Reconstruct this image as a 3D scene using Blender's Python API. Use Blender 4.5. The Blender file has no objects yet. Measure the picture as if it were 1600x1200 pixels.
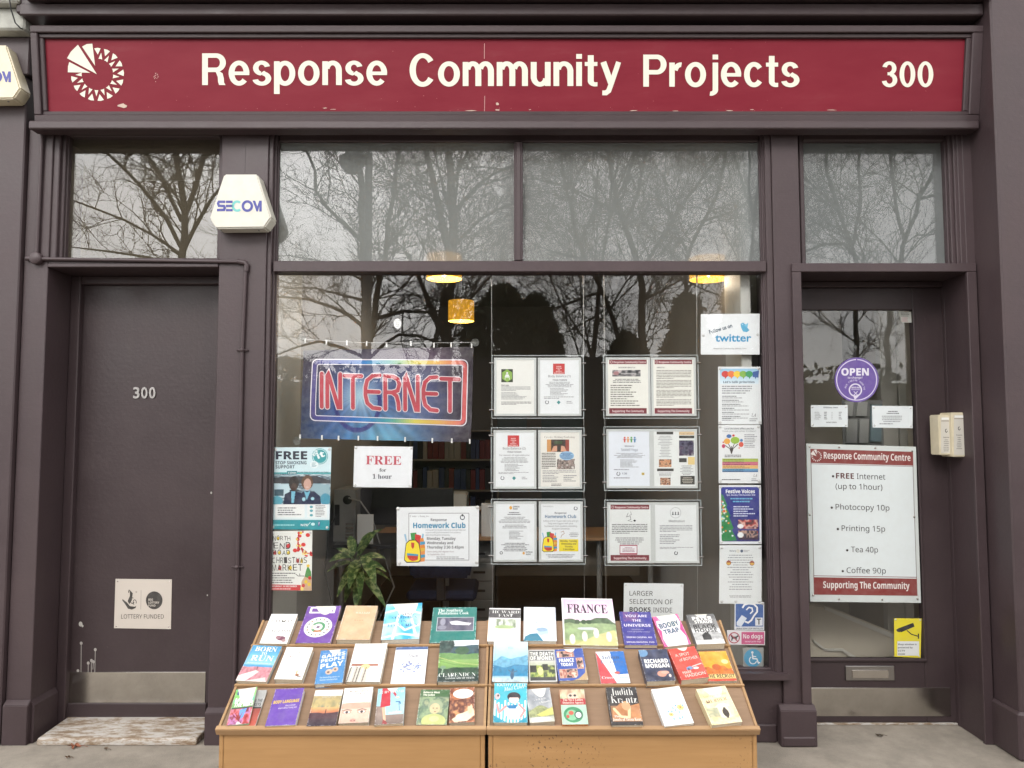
import bpy, bmesh, math, random, os
import numpy as np
from mathutils import Vector, Matrix
R = math.radians
random.seed(7)
sc = bpy.context.scene
col = sc.collection

# ------------------------------------------------------------------ camera, sky, sun, exposure
CAM = np.array([0.0, -4.0, 1.58]); FPX = 1190.0; PITCH = math.atan(77 / FPX)
cd = bpy.data.cameras.new('camera'); cam = bpy.data.objects.new('camera', cd); col.objects.link(cam)
cam.location = CAM; cam.rotation_euler = (R(90) + PITCH, 0, 0)
cd.sensor_width = 36; cd.lens = 36 * FPX / 1600; cd.clip_start = 0.05; cd.clip_end = 600
sc.camera = cam
SUN_EL, SUN_AZ = 33, 196
w = bpy.data.worlds.new('World'); sc.world = w; w.use_nodes = True
wn, wl = w.node_tree.nodes, w.node_tree.links
sky = wn.new('ShaderNodeTexSky'); sky.sky_type = 'NISHITA'; sky.sun_disc = False
sky.sun_elevation = R(SUN_EL); sky.sun_rotation = R(SUN_AZ); sky.air_density = 1.0; sky.dust_density = 4.0; sky.ozone_density = 1.0
hs = wn.new('ShaderNodeHueSaturation'); hs.inputs['Saturation'].default_value = 0.10
wl.new(sky.outputs[0], hs.inputs['Color']); 
cl = wn.new('ShaderNodeMix'); cl.data_type = 'RGBA'; cl.inputs[0].default_value = .65      # an even cloud layer over the clear sky
cl.inputs[7].default_value = (8.6, 8.5, 8.3, 1); wl.new(hs.outputs[0], cl.inputs[6]); wl.new(cl.outputs[2], wn['Background'].inputs[0])
wn['Background'].inputs[1].default_value = 0.15
sd = bpy.data.lights.new('sun', 'SUN'); sd.energy = 0.5; sd.angle = R(18); sd.color = (1, 0.97, 0.93)
sun = bpy.data.objects.new('sun', sd); col.objects.link(sun); sun.rotation_euler = (R(90 - SUN_EL), 0, R(-18)); sun.location = (0, -6, 9)
vs = sc.view_settings; vs.view_transform = 'Standard'; vs.look = 'None'; vs.gamma = 1; vs.use_curve_mapping = False; vs.exposure = 1.38

# ------------------------------------------------------------------ helpers
def at(px, py, pl=0.0):
    """photograph pixel -> point on a plane: a number is the depth of an upright plane, else (point, normal)"""
    px, py = np.broadcast_arrays(np.asarray(px, float), np.asarray(py, float))
    u = (px - 800) / FPX; v = (600 - py) / FPX
    c, s = math.cos(PITCH), math.sin(PITCH)
    d = np.stack([u, c - v * s, s + v * c], -1)
    if isinstance(pl, (int, float)): pl = ((0, pl, 0), (0, 1, 0))
    p, n = np.array(pl[0], float), np.array(pl[1], float)
    t = ((p - CAM) @ n) / (d @ n)
    return CAM + d * t[..., None]
def X(px, py, Y=0.0): return float(at(px, py, Y)[0])
def Z(py, Y=0.0): return float(at(800, py, Y)[2])
def lin(c):
    c = np.asarray(c, float) / 255
    return np.where(c <= .04045, c / 12.92, ((c + .055) / 1.055) ** 2.4)
WL = {}
def tag(o, label=None, cat=None, group=None, kind=None):
    if label: o['label'] = label
    if cat: o['category'] = cat
    if group: o['group'] = group
    if kind: o['kind'] = kind
    return o
def place(o, origin, parent):
    WL[o.name] = Vector(origin)
    o.location = Vector(origin) - (WL[parent.name] if parent else Vector((0, 0, 0)))
    if parent: o.parent = parent
    col.objects.link(o)
def thing(name, label, cat, loc=(0, 0, 0), group=None, parent=None):
    o = bpy.data.objects.new(name, None); o.empty_display_size = .05
    place(o, loc, parent); return tag(o, label, cat, group)
_bx = {}
class MB:
    def __init__(s, fn=None): s.v, s.f, s.sm, s.fn = [], [], [], fn
    def add(s, vs, fs, smooth=False):
        b = len(s.v); s.v += [tuple(p) for p in vs]; s.f += [tuple(i + b for i in f) for f in fs]; s.sm += [smooth] * len(fs); return s
    def box(s, x0, x1, y0, y1, z0, z1, bev=.003):
        x0, x1 = min(x0, x1), max(x0, x1); y0, y1 = min(y0, y1), max(y0, y1); z0, z1 = min(z0, z1), max(z0, z1)
        b = min(bev, (x1 - x0) * .3, (y1 - y0) * .3, (z1 - z0) * .3)
        bm = bmesh.new(); bmesh.ops.create_cube(bm, size=1)
        for v in bm.verts: v.co = ((x0 + x1) / 2 + v.co.x * (x1 - x0), (y0 + y1) / 2 + v.co.y * (y1 - y0), (z0 + z1) / 2 + v.co.z * (z1 - z0))
        if b > 1e-5: bmesh.ops.bevel(bm, geom=bm.edges[:], offset=b, segments=1, affect='EDGES')
        bm.verts.index_update(); s.add([v.co[:] for v in bm.verts], [[v.index for v in f.verts] for f in bm.faces]); bm.free(); return s
    def prism(s, poly, d0, d1, axis='y', bev=0.0):
        """poly: list of 2-D points, extruded along an axis (y: poly is x,z; x: poly is y,z; z: poly is x,y)"""
        bm = bmesh.new()
        def P(a, d): return (a[0], d, a[1]) if axis == 'y' else ((d, a[0], a[1]) if axis == 'x' else (a[0], a[1], d))
        f = bm.faces.new([bm.verts.new(P(a, d0)) for a in poly])
        r = bmesh.ops.extrude_face_region(bm, geom=[f])
        for v in r['geom']:
            if isinstance(v, bmesh.types.BMVert):
                v.co[{'x': 0, 'y': 1, 'z': 2}[axis]] = d1
        bmesh.ops.recalc_face_normals(bm, faces=bm.faces[:])
        if bev: bmesh.ops.bevel(bm, geom=bm.edges[:], offset=bev, segments=2, affect='EDGES')
        bm.verts.index_update(); s.add([v.co[:] for v in bm.verts], [[v.index for v in f.verts] for f in bm.faces]); bm.free(); return s
    def tube(s, pts, r, n=10, cap=True):
        pts = [Vector(p) for p in pts]; rs = r if isinstance(r, (list, tuple)) else [r] * len(pts)
        vs, fs = [], []; up = None
        for i, p in enumerate(pts):
            d = (pts[min(i + 1, len(pts) - 1)] - pts[max(i - 1, 0)]).normalized()
            a = d.orthogonal().normalized() if up is None else (up - d * up.dot(d)).normalized()
            up = a; b = d.cross(a)
            for k in range(n):
                t = 2 * math.pi * k / n; vs.append(p + (a * math.cos(t) + b * math.sin(t)) * rs[i])
        for i in range(len(pts) - 1):
            for k in range(n): fs.append((i * n + k, i * n + (k + 1) % n, (i + 1) * n + (k + 1) % n, (i + 1) * n + k))
        s.add(vs, fs, True)
        if cap: s.add(vs[:n], [tuple(range(n))[::-1]]); s.add(vs[-n:], [tuple(range(n))])
        return s
    def lathe(s, prof, c, n=28, axis='z'):
        vs, fs = [], []
        for r, h in prof:
            for k in range(n):
                t = 2 * math.pi * k / n
                p = (r * math.cos(t), r * math.sin(t), h) if axis == 'z' else (r * math.cos(t), h, r * math.sin(t))
                vs.append((c[0] + p[0], c[1] + p[1], c[2] + p[2]))
        for i in range(len(prof) - 1):
            for k in range(n): fs.append((i * n + k, i * n + (k + 1) % n, (i + 1) * n + (k + 1) % n, (i + 1) * n + k))
        s.add(vs, fs, True); return s
    def build(s, name, mat, parent=None, origin=None, label=None):
        v = np.array(s.v, float)
        if s.fn: v = np.array([s.fn(p) for p in v])
        o = np.array(origin, float) if origin is not None else (v.min(0) + v.max(0)) / 2
        me = bpy.data.meshes.new(name); me.from_pydata((v - o).tolist(), [], s.f)
        me.polygons.foreach_set('use_smooth', s.sm); me.materials.append(mat); me.update()
        ob = bpy.data.objects.new(name, me); place(ob, o, parent)
        if label: ob['label'] = label
        return ob

# ------------------------------------------------------------------ materials
def nodes(name):
    m = bpy.data.materials.new(name); m.use_nodes = True; nt = m.node_tree
    return m, nt.nodes, nt.links, nt.nodes['Principled BSDF']
def tcoord(N, L, kind='Object', scale=(1, 1, 1)):
    tc = N.new('ShaderNodeTexCoord'); mp = N.new('ShaderNodeMapping'); mp.inputs['Scale'].default_value = scale
    if kind == 'World':
        g = N.new('ShaderNodeNewGeometry'); L.new(g.outputs['Position'], mp.inputs[0])
    else: L.new(tc.outputs[kind], mp.inputs[0])
    return mp.outputs[0]
def noise(N, L, vec, scale, detail=5, rough=.6):
    n = N.new('ShaderNodeTexNoise'); n.inputs['Scale'].default_value = scale; n.inputs['Detail'].default_value = detail; n.inputs['Roughness'].default_value = rough
    L.new(vec, n.inputs['Vector']); return n.outputs['Fac']
def ramp(N, L, fac, stops):
    r = N.new('ShaderNodeValToRGB'); L.new(fac, r.inputs[0]); e = r.color_ramp.elements
    while len(e) < len(stops): e.new(.5)
    for k, (p, c) in enumerate(stops): e[k].position = p; e[k].color = (*c, 1) if len(c) == 3 else c
    return r.outputs[0]
def mixc(N, L, fac, a, b):
    m = N.new('ShaderNodeMix'); m.data_type = 'RGBA'
    for s_, v in ((m.inputs[0], fac), (m.inputs[6], a), (m.inputs[7], b)):
        if hasattr(v, 'is_linked'): L.new(v, s_)
        else: s_.default_value = v if not isinstance(v, (tuple, list)) else (*v, 1)
    return m.outputs[2]
def bump(N, L, p, h, strength, dist):
    b = N.new('ShaderNodeBump'); b.inputs['Strength'].default_value = strength; b.inputs['Distance'].default_value = dist
    L.new(h, b.inputs['Height']); L.new(b.outputs[0], p.inputs['Normal'])
def solid(name, c, rough=.5, metal=0.0, spec=.5, var=0.0, scale=8, emit=0.0, bmp=0.0):
    m, N, L, p = nodes(name)
    p.inputs['Roughness'].default_value = rough; p.inputs['Metallic'].default_value = metal; p.inputs['Specular IOR Level'].default_value = spec
    p.inputs['Base Color'].default_value = (*c, 1)
    if var or bmp:
        n = noise(N, L, tcoord(N, L, 'World'), scale)
        if var: L.new(ramp(N, L, n, [(.3, tuple(x * (1 - var) for x in c)), (.7, tuple(min(1, x * (1 + var)) for x in c))]), p.inputs['Base Color'])
        if bmp: bump(N, L, p, n, bmp, .004)
    if emit: p.inputs['Emission Color'].default_value = (*c, 1); p.inputs['Emission Strength'].default_value = emit
    return m

def paint_mat(name, c, rough=.42, wear=True):
    m, N, L, p = nodes(name)
    w1 = tcoord(N, L, 'World')
    big = noise(N, L, w1, 2.2, 6, .65); fine = noise(N, L, w1, 55, 4, .6)
    brush = noise(N, L, tcoord(N, L, 'World', (3, 3, 160)), 1.0, 3, .5)
    base = ramp(N, L, big, [(.28, tuple(x * .84 for x in c)), (.55, c), (.78, (c[0] * 1.18, c[1] * 1.16, c[2] * 1.12))])
    base = mixc(N, L, ramp(N, L, fine, [(.5, (0, 0, 0)), (.75, (.35, .35, .35))]), base, tuple(x * 1.25 for x in c))
    if wear:   # small chips and scuffs of paler undercoat
        v = noise(N, L, w1, 23, 8, .75)
        base = mixc(N, L, ramp(N, L, v, [(.70, (0, 0, 0)), (.72, (.5, .5, .5))]), base, (.17, .14, .14))
        dirt = noise(N, L, tcoord(N, L, 'World', (9, 9, .7)), 1.0, 6, .7)
        base = mixc(N, L, ramp(N, L, dirt, [(.5, (0, 0, 0)), (.8, (.4, .4, .4))]), base, (.05, .037, .035)); p.inputs['Specular IOR Level'].default_value = .35
    L.new(base, p.inputs['Base Color'])
    L.new(ramp(N, L, big, [(.3, (rough - .07,) * 3), (.7, (rough + .14,) * 3)]), p.inputs['Roughness'])
    ad = N.new('ShaderNodeMath'); ad.operation = 'MULTIPLY_ADD'; L.new(brush, ad.inputs[0]); ad.inputs[1].default_value = .22; L.new(fine, ad.inputs[2])
    lump = noise(N, L, w1, 14, 5, .6)
    a2 = N.new('ShaderNodeMath'); a2.operation = 'ADD'; L.new(ad.outputs[0], a2.inputs[0]); L.new(lump, a2.inputs[1])
    bump(N, L, p, a2.outputs[0], .26, .003)
    return m
M = {}
M['paint'] = paint_mat('maroon_grey_paint', (.051, .0345, .0375))
M['door'] = paint_mat('dark_door_paint', (.041, .028, .030), .38)
M['red'] = None
def wood_mat(name, c0, c1, rough=.45, sc_=(1.2, 18, 18), specks=False, rough_b=.15):
    m, N, L, p = nodes(name)
    v = tcoord(N, L, 'World', sc_)
    g = noise(N, L, v, 2.2, 8, .65); b = noise(N, L, tcoord(N, L, 'World', (.8, 3, 3)), 2.0, 3)
    c = ramp(N, L, g, [(.3, c0), (.7, c1)])
    c = mixc(N, L, ramp(N, L, b, [(.35, (0, 0, 0)), (.75, (.45, .45, .45))]), c, tuple(x * .72 for x in c0))
    if specks:
        s = noise(N, L, tcoord(N, L, 'World'), 95, 2, .5); area = noise(N, L, tcoord(N, L, 'World'), 3.1, 3)
        mm = N.new('ShaderNodeMath'); mm.operation = 'MULTIPLY'
        L.new(ramp(N, L, s, [(.62, (0, 0, 0)), (.66, (1, 1, 1))]), mm.inputs[0]); L.new(ramp(N, L, area, [(.46, (0, 0, 0)), (.6, (1, 1, 1))]), mm.inputs[1])
        c = mixc(N, L, mm.outputs[0], c, (.10, .055, .03))
    L.new(c, p.inputs['Base Color']); p.inputs['Roughness'].default_value = rough
    bump(N, L, p, g, rough_b, .002); return m
M['ply'] = wood_mat('varnished_ply', (.35, .19, .074), (.41, .232, .098), .38, specks=True)
M['ply_plain'] = wood_mat('plain_ply', (.35, .19, .074), (.41, .232, .098), .38)
M['lip'] = wood_mat('pine_lip', (.31, .18, .085), (.40, .25, .125), .4)
M['board'] = wood_mat('hardboard', (.215, .132, .078), (.265, .17, .105), .55, (4, 30, 30))
M['desk'] = wood_mat('desk_laminate', (.40, .22, .10), (.48, .28, .14), .4)
M['metal'] = None
def steel(name, c=(.46, .44, .41), rough=.28):
    m, N, L, p = nodes(name); p.inputs['Metallic'].default_value = 1
    g = noise(N, L, tcoord(N, L, 'World', (2, 2, 220)), 2, 2); d = noise(N, L, tcoord(N, L, 'World'), 9, 6, .7)
    L.new(ramp(N, L, d, [(.3, tuple(x * .8 for x in c)), (.7, c)]), p.inputs['Base Color'])
    L.new(ramp(N, L, g, [(.3, (rough - .02,) * 3), (.7, (rough + .05,) * 3)]), p.inputs['Roughness']); bump(N, L, p, d, .05, .002); return m
M['steel'] = steel('brushed_steel', (.58, .55, .51), .17); M['chrome'] = steel('bright_steel', (.36, .34, .33), .3)
M['plaque'] = solid('pale_plaque', (.52, .47, .42), .35, 0, .5, .05, 20)
M['cream'] = solid('cream_plastic', (.50, .48, .42), .35, 0, .5, .06, 18)
M['cream2'] = solid('aged_cream_plastic', (.54, .48, .35), .4, 0, .5, .1, 14)
M['black'] = solid('black_plastic', (.012, .012, .014), .4)
M['grey'] = solid('grey_plastic', (.22, .22, .21), .45, 0, .5, .08)
M['pale'] = solid('pale_grey_paint', (.42, .42, .39), .5, 0, .4, .08, 3)
M['wall'] = solid('beige_wall', (.50, .45, .36), .8, 0, .2, .08, 2)
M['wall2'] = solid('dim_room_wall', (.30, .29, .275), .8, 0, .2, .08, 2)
M['carpet'] = solid('dark_carpet', (.06, .055, .05), .95, 0, .1, .3, 60)
M['ceil'] = solid('ceiling', (.40, .385, .36), .8, 0, .2)
M['tealp'] = solid('blue_grey_panel', (.20, .27, .29), .5, 0, .4, .06)
M['navy'] = solid('navy_fabric', (.015, .02, .04), .9, 0, .2, .3, 40)
M['papercol'] = solid('plain_paper', (.74, .75, .74), .7, 0, .3)
M['pages'] = solid('book_pages', (.60, .52, .40), .8, 0, .2, .12, 220)
M['pages2'] = solid('white_book_pages', (.70, .66, .58), .8, 0, .2, .1, 220)
M['cable'] = solid('black_cable', (.015, .015, .015), .5)
def clear_mat(name, base=.04, tint=(1, 1, 1), rough=0.0, haze=0.0, hazecol=(.6, .6, .6)):
    """a clear sheet: Fresnel reflection over straight transmission, optional thin dust"""
    m = bpy.data.materials.new(name); m.use_nodes = True; N, L = m.node_tree.nodes, m.node_tree.links
    N.remove(N['Principled BSDF']); out = N['Material Output']
    tr = N.new('ShaderNodeBsdfTransparent'); tr.inputs[0].default_value = (*tint, 1)
    gl = N.new('ShaderNodeBsdfGlossy'); gl.inputs['Roughness'].default_value = rough
    lw = N.new('ShaderNodeLayerWeight'); lw.inputs[0].default_value = .5
    pw = N.new('ShaderNodeMath'); pw.operation = 'POWER'; L.new(lw.outputs['Facing'], pw.inputs[0]); pw.inputs[1].default_value = 5
    ma = N.new('ShaderNodeMath'); ma.operation = 'MULTIPLY_ADD'; L.new(pw.outputs[0], ma.inputs[0]); ma.inputs[1].default_value = 1 - base; ma.inputs[2].default_value = base
    body = tr.outputs[0]
    if haze:
        df = N.new('ShaderNodeBsdfDiffuse'); df.inputs[0].default_value = (*hazecol, 1)
        tl = N.new('ShaderNodeBsdfTranslucent'); tl.inputs[0].default_value = (*hazecol, 1)
        ad = N.new('ShaderNodeMixShader'); L.new(df.outputs[0], ad.inputs[1]); L.new(tl.outputs[0], ad.inputs[2]); ad.inputs[0].default_value = .5
        mh = N.new('ShaderNodeMixShader'); mh.inputs[0].default_value = haze
        ns = noise(N, L, tcoord(N, L, 'World'), 3, 6, .7)
        L.new(ramp(N, L, ns, [(.3, (haze * .95,) * 3), (.7, (haze * 1.05,) * 3)]), mh.inputs[0])
        L.new(tr.outputs[0], mh.inputs[1]); L.new(ad.outputs[0], mh.inputs[2]); body = mh.outputs[0]
    mx = N.new('ShaderNodeMixShader'); L.new(ma.outputs[0], mx.inputs[0]); L.new(body, mx.inputs[1]); L.new(gl.outputs[0], mx.inputs[2])
    L.new(mx.outputs[0], out.inputs[0]); return m
M['glass'] = clear_mat('window_glass', .045)
M['oldglass'] = clear_mat('bright_old_glass', .066, haze=.16, hazecol=(.36, .31, .22))
M['film'] = clear_mat('obscuring_film', .0, haze=.5, hazecol=(.40, .425, .42))
M['acrylic'] = clear_mat('acrylic', .03, (.93, .95, .95), 0, .05)
def vc_mat(name, rough, spec):
    m, N, L, p = nodes(name); a = N.new('ShaderNodeAttribute'); a.attribute_name = 'ink'
    n = noise(N, L, tcoord(N, L, 'World'), 30, 4)
    L.new(mixc(N, L, ramp(N, L, n, [(.3, (0, 0, 0)), (.8, (.14, .14, .14))]), a.outputs['Color'], (.45, .43, .40)), p.inputs['Base Color'])
    p.inputs['Roughness'].default_value = rough; p.inputs['Specular IOR Level'].default_value = spec
    bump(N, L, p, noise(N, L, tcoord(N, L, 'World'), 7, 3), .12, .004)
    return m
M['print'] = vc_mat('printed_paper', .6, .3); M['gloss'] = vc_mat('printed_gloss_card', .35, .4); M['flat'] = vc_mat('painted_lettering', .5, .35)

# ------------------------------------------------------------------ lettering and printed surfaces
FD = os.path.join(bpy.utils.resource_path('LOCAL'), 'datafiles', 'fonts')
def fnt(f):
    try: return bpy.data.fonts.load(os.path.join(FD, f))
    except Exception: return None
FM, FS, FE = fnt('NotoSansMath-Regular.woff2'), fnt('NotoSansSymbols2-Regular.woff2'), fnt('NotoEmoji-VariableFont_wght.woff2')
def remap(s, base, dig):
    if FM is None: return s
    o = ''
    for c in s:
        if 'A' <= c <= 'Z': o += chr(base + ord(c) - 65)
        elif 'a' <= c <= 'z': o += chr(base + 26 + ord(c) - 97) if not (base == 0x1D434 and c == 'h') else '\u210e'
        elif c.isdigit() and dig: o += chr(dig + ord(c) - 48)
        else: o += c
    return o
FK = {'r': (None, lambda s: s, 0, FM), 'b': (None, lambda s: remap(s, 0x1D5D4, 0x1D7EC), 0, FM), 'x': (None, lambda s: remap(s, 0x1D5D4, 0x1D7EC), .012, FM),
      's': (None, lambda s: remap(s, 0x1D400, 0x1D7CE), 0, FM), 'i': (None, lambda s: remap(s, 0x1D434, 0), 0, FM), 't': (None, lambda s: remap(s, 0x1D400, 0x1D7CE), -.012, FM),
      'd': (None, lambda s: s, 0, None), 'D': (None, lambda s: s, .02, None), 'e': (None, lambda s: s, 0, FE), 'y': (None, lambda s: s, 0, FS)}
_tx = {}
def glyphs(s, k):
    """(vertices n x 2, faces, width): baseline at 0, capital height 1"""
    key = (s, k)
    if key in _tx: return _tx[key]
    _, fn, off, font = FK[k]
    def mesh(body):
        c = bpy.data.curves.new('t', 'FONT'); c.body = body; c.offset = off; c.resolution_u = 3
        if font: c.font = font
        o = bpy.data.objects.new('t', c); col.objects.link(o)
        me = o.evaluated_get(bpy.context.evaluated_depsgraph_get()).to_mesh()
        v = np.zeros(len(me.vertices) * 3); me.vertices.foreach_get('co', v); v = v.reshape(-1, 3)[:, :2].copy()
        f = [tuple(p.vertices) for p in me.polygons]
        bpy.data.objects.remove(o); bpy.data.curves.remove(c); return v, f
    if ('cap height', k) not in _tx: _tx[('cap height', k)] = mesh(fn('H') if k not in 'ey' else s)[0][:, 1].max()
    hh = _tx[('cap height', k)]
    v, f = mesh(fn(s))
    if len(v): v /= hh; v[:, 0] -= v[:, 0].min(); wd = v[:, 0].max()
    else: wd = .3
    _tx[key] = (v, f, wd); return _tx[key]

def ellpts(cx, cy, rx, ry, n=28, a0=0, a1=360):
    return [(cx + rx * math.cos(R(a0 + (a1 - a0) * i / n)), cy - ry * math.sin(R(a0 + (a1 - a0) * i / n))) for i in range(n + (abs(a1 - a0) < 360))]
INK = .8
class Pr:
    """a printed or painted surface drawn in its own 2-D coordinates; fn maps (a, b, offset towards the viewer) to space"""
    def __init__(s, pl=None, fn=None, step=.00022):
        s.v, s.f, s.c, s.step = [], [], [], step
        if fn is None:
            n = np.array((0, 1, 0) if isinstance(pl, (int, float)) else pl[1], float)
            def fn(a, b, d): return at(a, b, pl) - n[None, :] * d[:, None]
        s.fn = fn
    def _add(s, pts, faces, c, d):
        b = len(s.v); s.v += [(p[0], p[1], d) for p in pts]; s.f += [tuple(i + b for i in f) for f in faces]
        s.c += [tuple(lin(c) * INK)] * len(faces)
    def poly(s, pts, c, L=1): s._add(pts, [tuple(range(len(pts)))], c, L * s.step)
    def rect(s, x0, y0, x1, y1, c, L=1): s.poly([(x0, y0), (x0, y1), (x1, y1), (x1, y0)], c, L)
    def card(s, q, c, th=.0015, L=0):
        """q: TL, TR, BR, BL; a sheet with its thickness"""
        b = len(s.v); s.v += [(p[0], p[1], L * s.step) for p in q] + [(p[0], p[1], L * s.step - th) for p in q]
        n = len(q); fs = [tuple(range(n))[::-1], tuple(range(n, 2 * n))] + [(i, (i + 1) % n, n + (i + 1) % n, n + i) for i in range(n)]
        s.f += [tuple(i + b for i in f) for f in fs]; s.c += [tuple(lin(c) * INK)] * len(fs)
    def ell(s, cx, cy, rx, ry, c, L=1, n=28): s.poly(ellpts(cx, cy, rx, ry, n), c, L)
    def ring(s, cx, cy, rx, ry, tx, ty, c, L=1, a0=0, a1=360, n=32):
        o, i = ellpts(cx, cy, rx, ry, n, a0, a1), ellpts(cx, cy, rx - tx, ry - ty, n, a0, a1)
        full = abs(a1 - a0) >= 360; m = len(o)
        s._add(o + i, [(k, (k + 1) % m, m + (k + 1) % m, m + k) for k in range(m if full else m - 1)], c, L * s.step)
    def stroke(s, pts, wd, c, L=1, asp=1.0, cap=False):
        P = [Vector((p[0], p[1] / asp)) for p in pts]; lf, rt = [], []
        for i, p in enumerate(P):
            a = (p - P[i - 1]).normalized() if i else None; b = (P[i + 1] - p).normalized() if i < len(P) - 1 else None
            if a is None: n = Vector((-b.y, b.x)); k = 1
            elif b is None: n = Vector((-a.y, a.x)); k = 1
            else:
                n = Vector((-(a + b).y, (a + b).x)); n = n.normalized() if n.length > 1e-6 else Vector((-a.y, a.x)); k = 1 / max(.45, n.dot(Vector((-a.y, a.x))))
            lf.append(p + n * wd / 2 * k); rt.append(p - n * wd / 2 * k)
        q = [(p.x, p.y * asp) for p in lf + rt]; m = len(P)
        s._add(q, [(i, i + 1, m + i + 1, m + i) for i in range(m - 1)], c, L * s.step)
        if cap:
            for j, p in enumerate((P[0], P[-1])): s._add(ellpts(p.x, p.y * asp, wd / 2, wd / 2 * asp, 12), [tuple(range(12))], c, (L - .3 - .2 * j) * s.step)
    def text(s, t, x0, x1, yb, h, c, k='r', L=3, rot=0, al='l', slant=0):
        v, f, wd = glyphs(t, k)
        if not len(v): return
        sx = (x1 - x0) / wd if x1 is not None else h
        p = v.copy(); p[:, 0] = p[:, 0] * sx; p[:, 1] = p[:, 1] * h
        if slant: p[:, 0] += p[:, 1] * slant
        if al == 'c' and x1 is None: p[:, 0] -= wd * h / 2
        ca, sa = math.cos(R(rot)), math.sin(R(rot))
        q = [(x0 + a * ca - b * sa, yb - (a * sa + b * ca)) for a, b in p]
        s._add(q, f, c, L * s.step)
    def lines(s, x0, x1, y0, y1, n, c=(120, 120, 120), L=2, al='l', seed=0, fill=.45, skew=0):
        rg = random.Random(seed * 77 + int(x0 * 13) + int(y0 * 7)); pitch = (y1 - y0) / n; unit = (x1 - x0) / 60
        for i in range(n):
            y = y0 + i * pitch; ln = (x1 - x0) * (rg.uniform(.55, 1.0) if al != 'j' else (1 if i < n - 1 else .5))
            xa = x0 if al in 'lj' else (x0 + x1 - ln) / 2; xe = xa + ln; x = xa
            while x < xe:
                wl_ = min(unit * rg.randint(2, 8), xe - x); yy = y + skew * (x - x0)
                s.rect(x, yy + pitch * .25, x + wl_, yy + pitch * (.25 + fill), c, L); x += wl_ + unit * .9
    def grid(s, q, c, L=1, n=14):
        s.pic(q, np.zeros((n, n, 3)) + lin(c), L)
    def pic(s, q, cv, L=1):
        a = cv.get() if hasattr(cv, 'get') else cv
        h, w_ = a.shape[:2]; TL, TR, BR, BL = [np.array(p, float) for p in q]
        u = np.linspace(0, 1, w_ + 1); v = np.linspace(0, 1, h + 1); U, V = np.meshgrid(u, v)
        P = (1 - V)[..., None] * ((1 - U)[..., None] * TL + U[..., None] * TR) + V[..., None] * ((1 - U)[..., None] * BL + U[..., None] * BR)
        b = len(s.v); s.v += [(p[0], p[1], L * s.step) for p in P.reshape(-1, 2)]
        W = w_ + 1
        for j in range(h):
            for i in range(w_):
                k = b + j * W + i; s.f.append((k, k + W, k + W + 1, k + 1)); s.c.append(tuple(a[j, i] * INK))
    def done(s, name, parent=None, mat='print', origin=None, post=None):
        v = np.array(s.v, float); W = s.fn(v[:, 0], v[:, 1], v[:, 2])
        if post: W = post(v, W)
        o = np.array(origin, float) if origin is not None else (W.min(0) + W.max(0)) / 2
        me = bpy.data.meshes.new(name); me.from_pydata((W - o).tolist(), [], s.f); me.materials.append(M[mat])
        at_ = me.color_attributes.new('ink', 'FLOAT_COLOR', 'CORNER')
        cc = np.repeat(np.array(s.c, float), [len(f) for f in s.f], 0); cc = np.concatenate([cc, np.ones((len(cc), 1))], 1)
        at_.data.foreach_set('color', cc.astype(np.float32).ravel()); me.update()
        ob = bpy.data.objects.new(name, me); place(ob, o, parent); return ob
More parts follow.
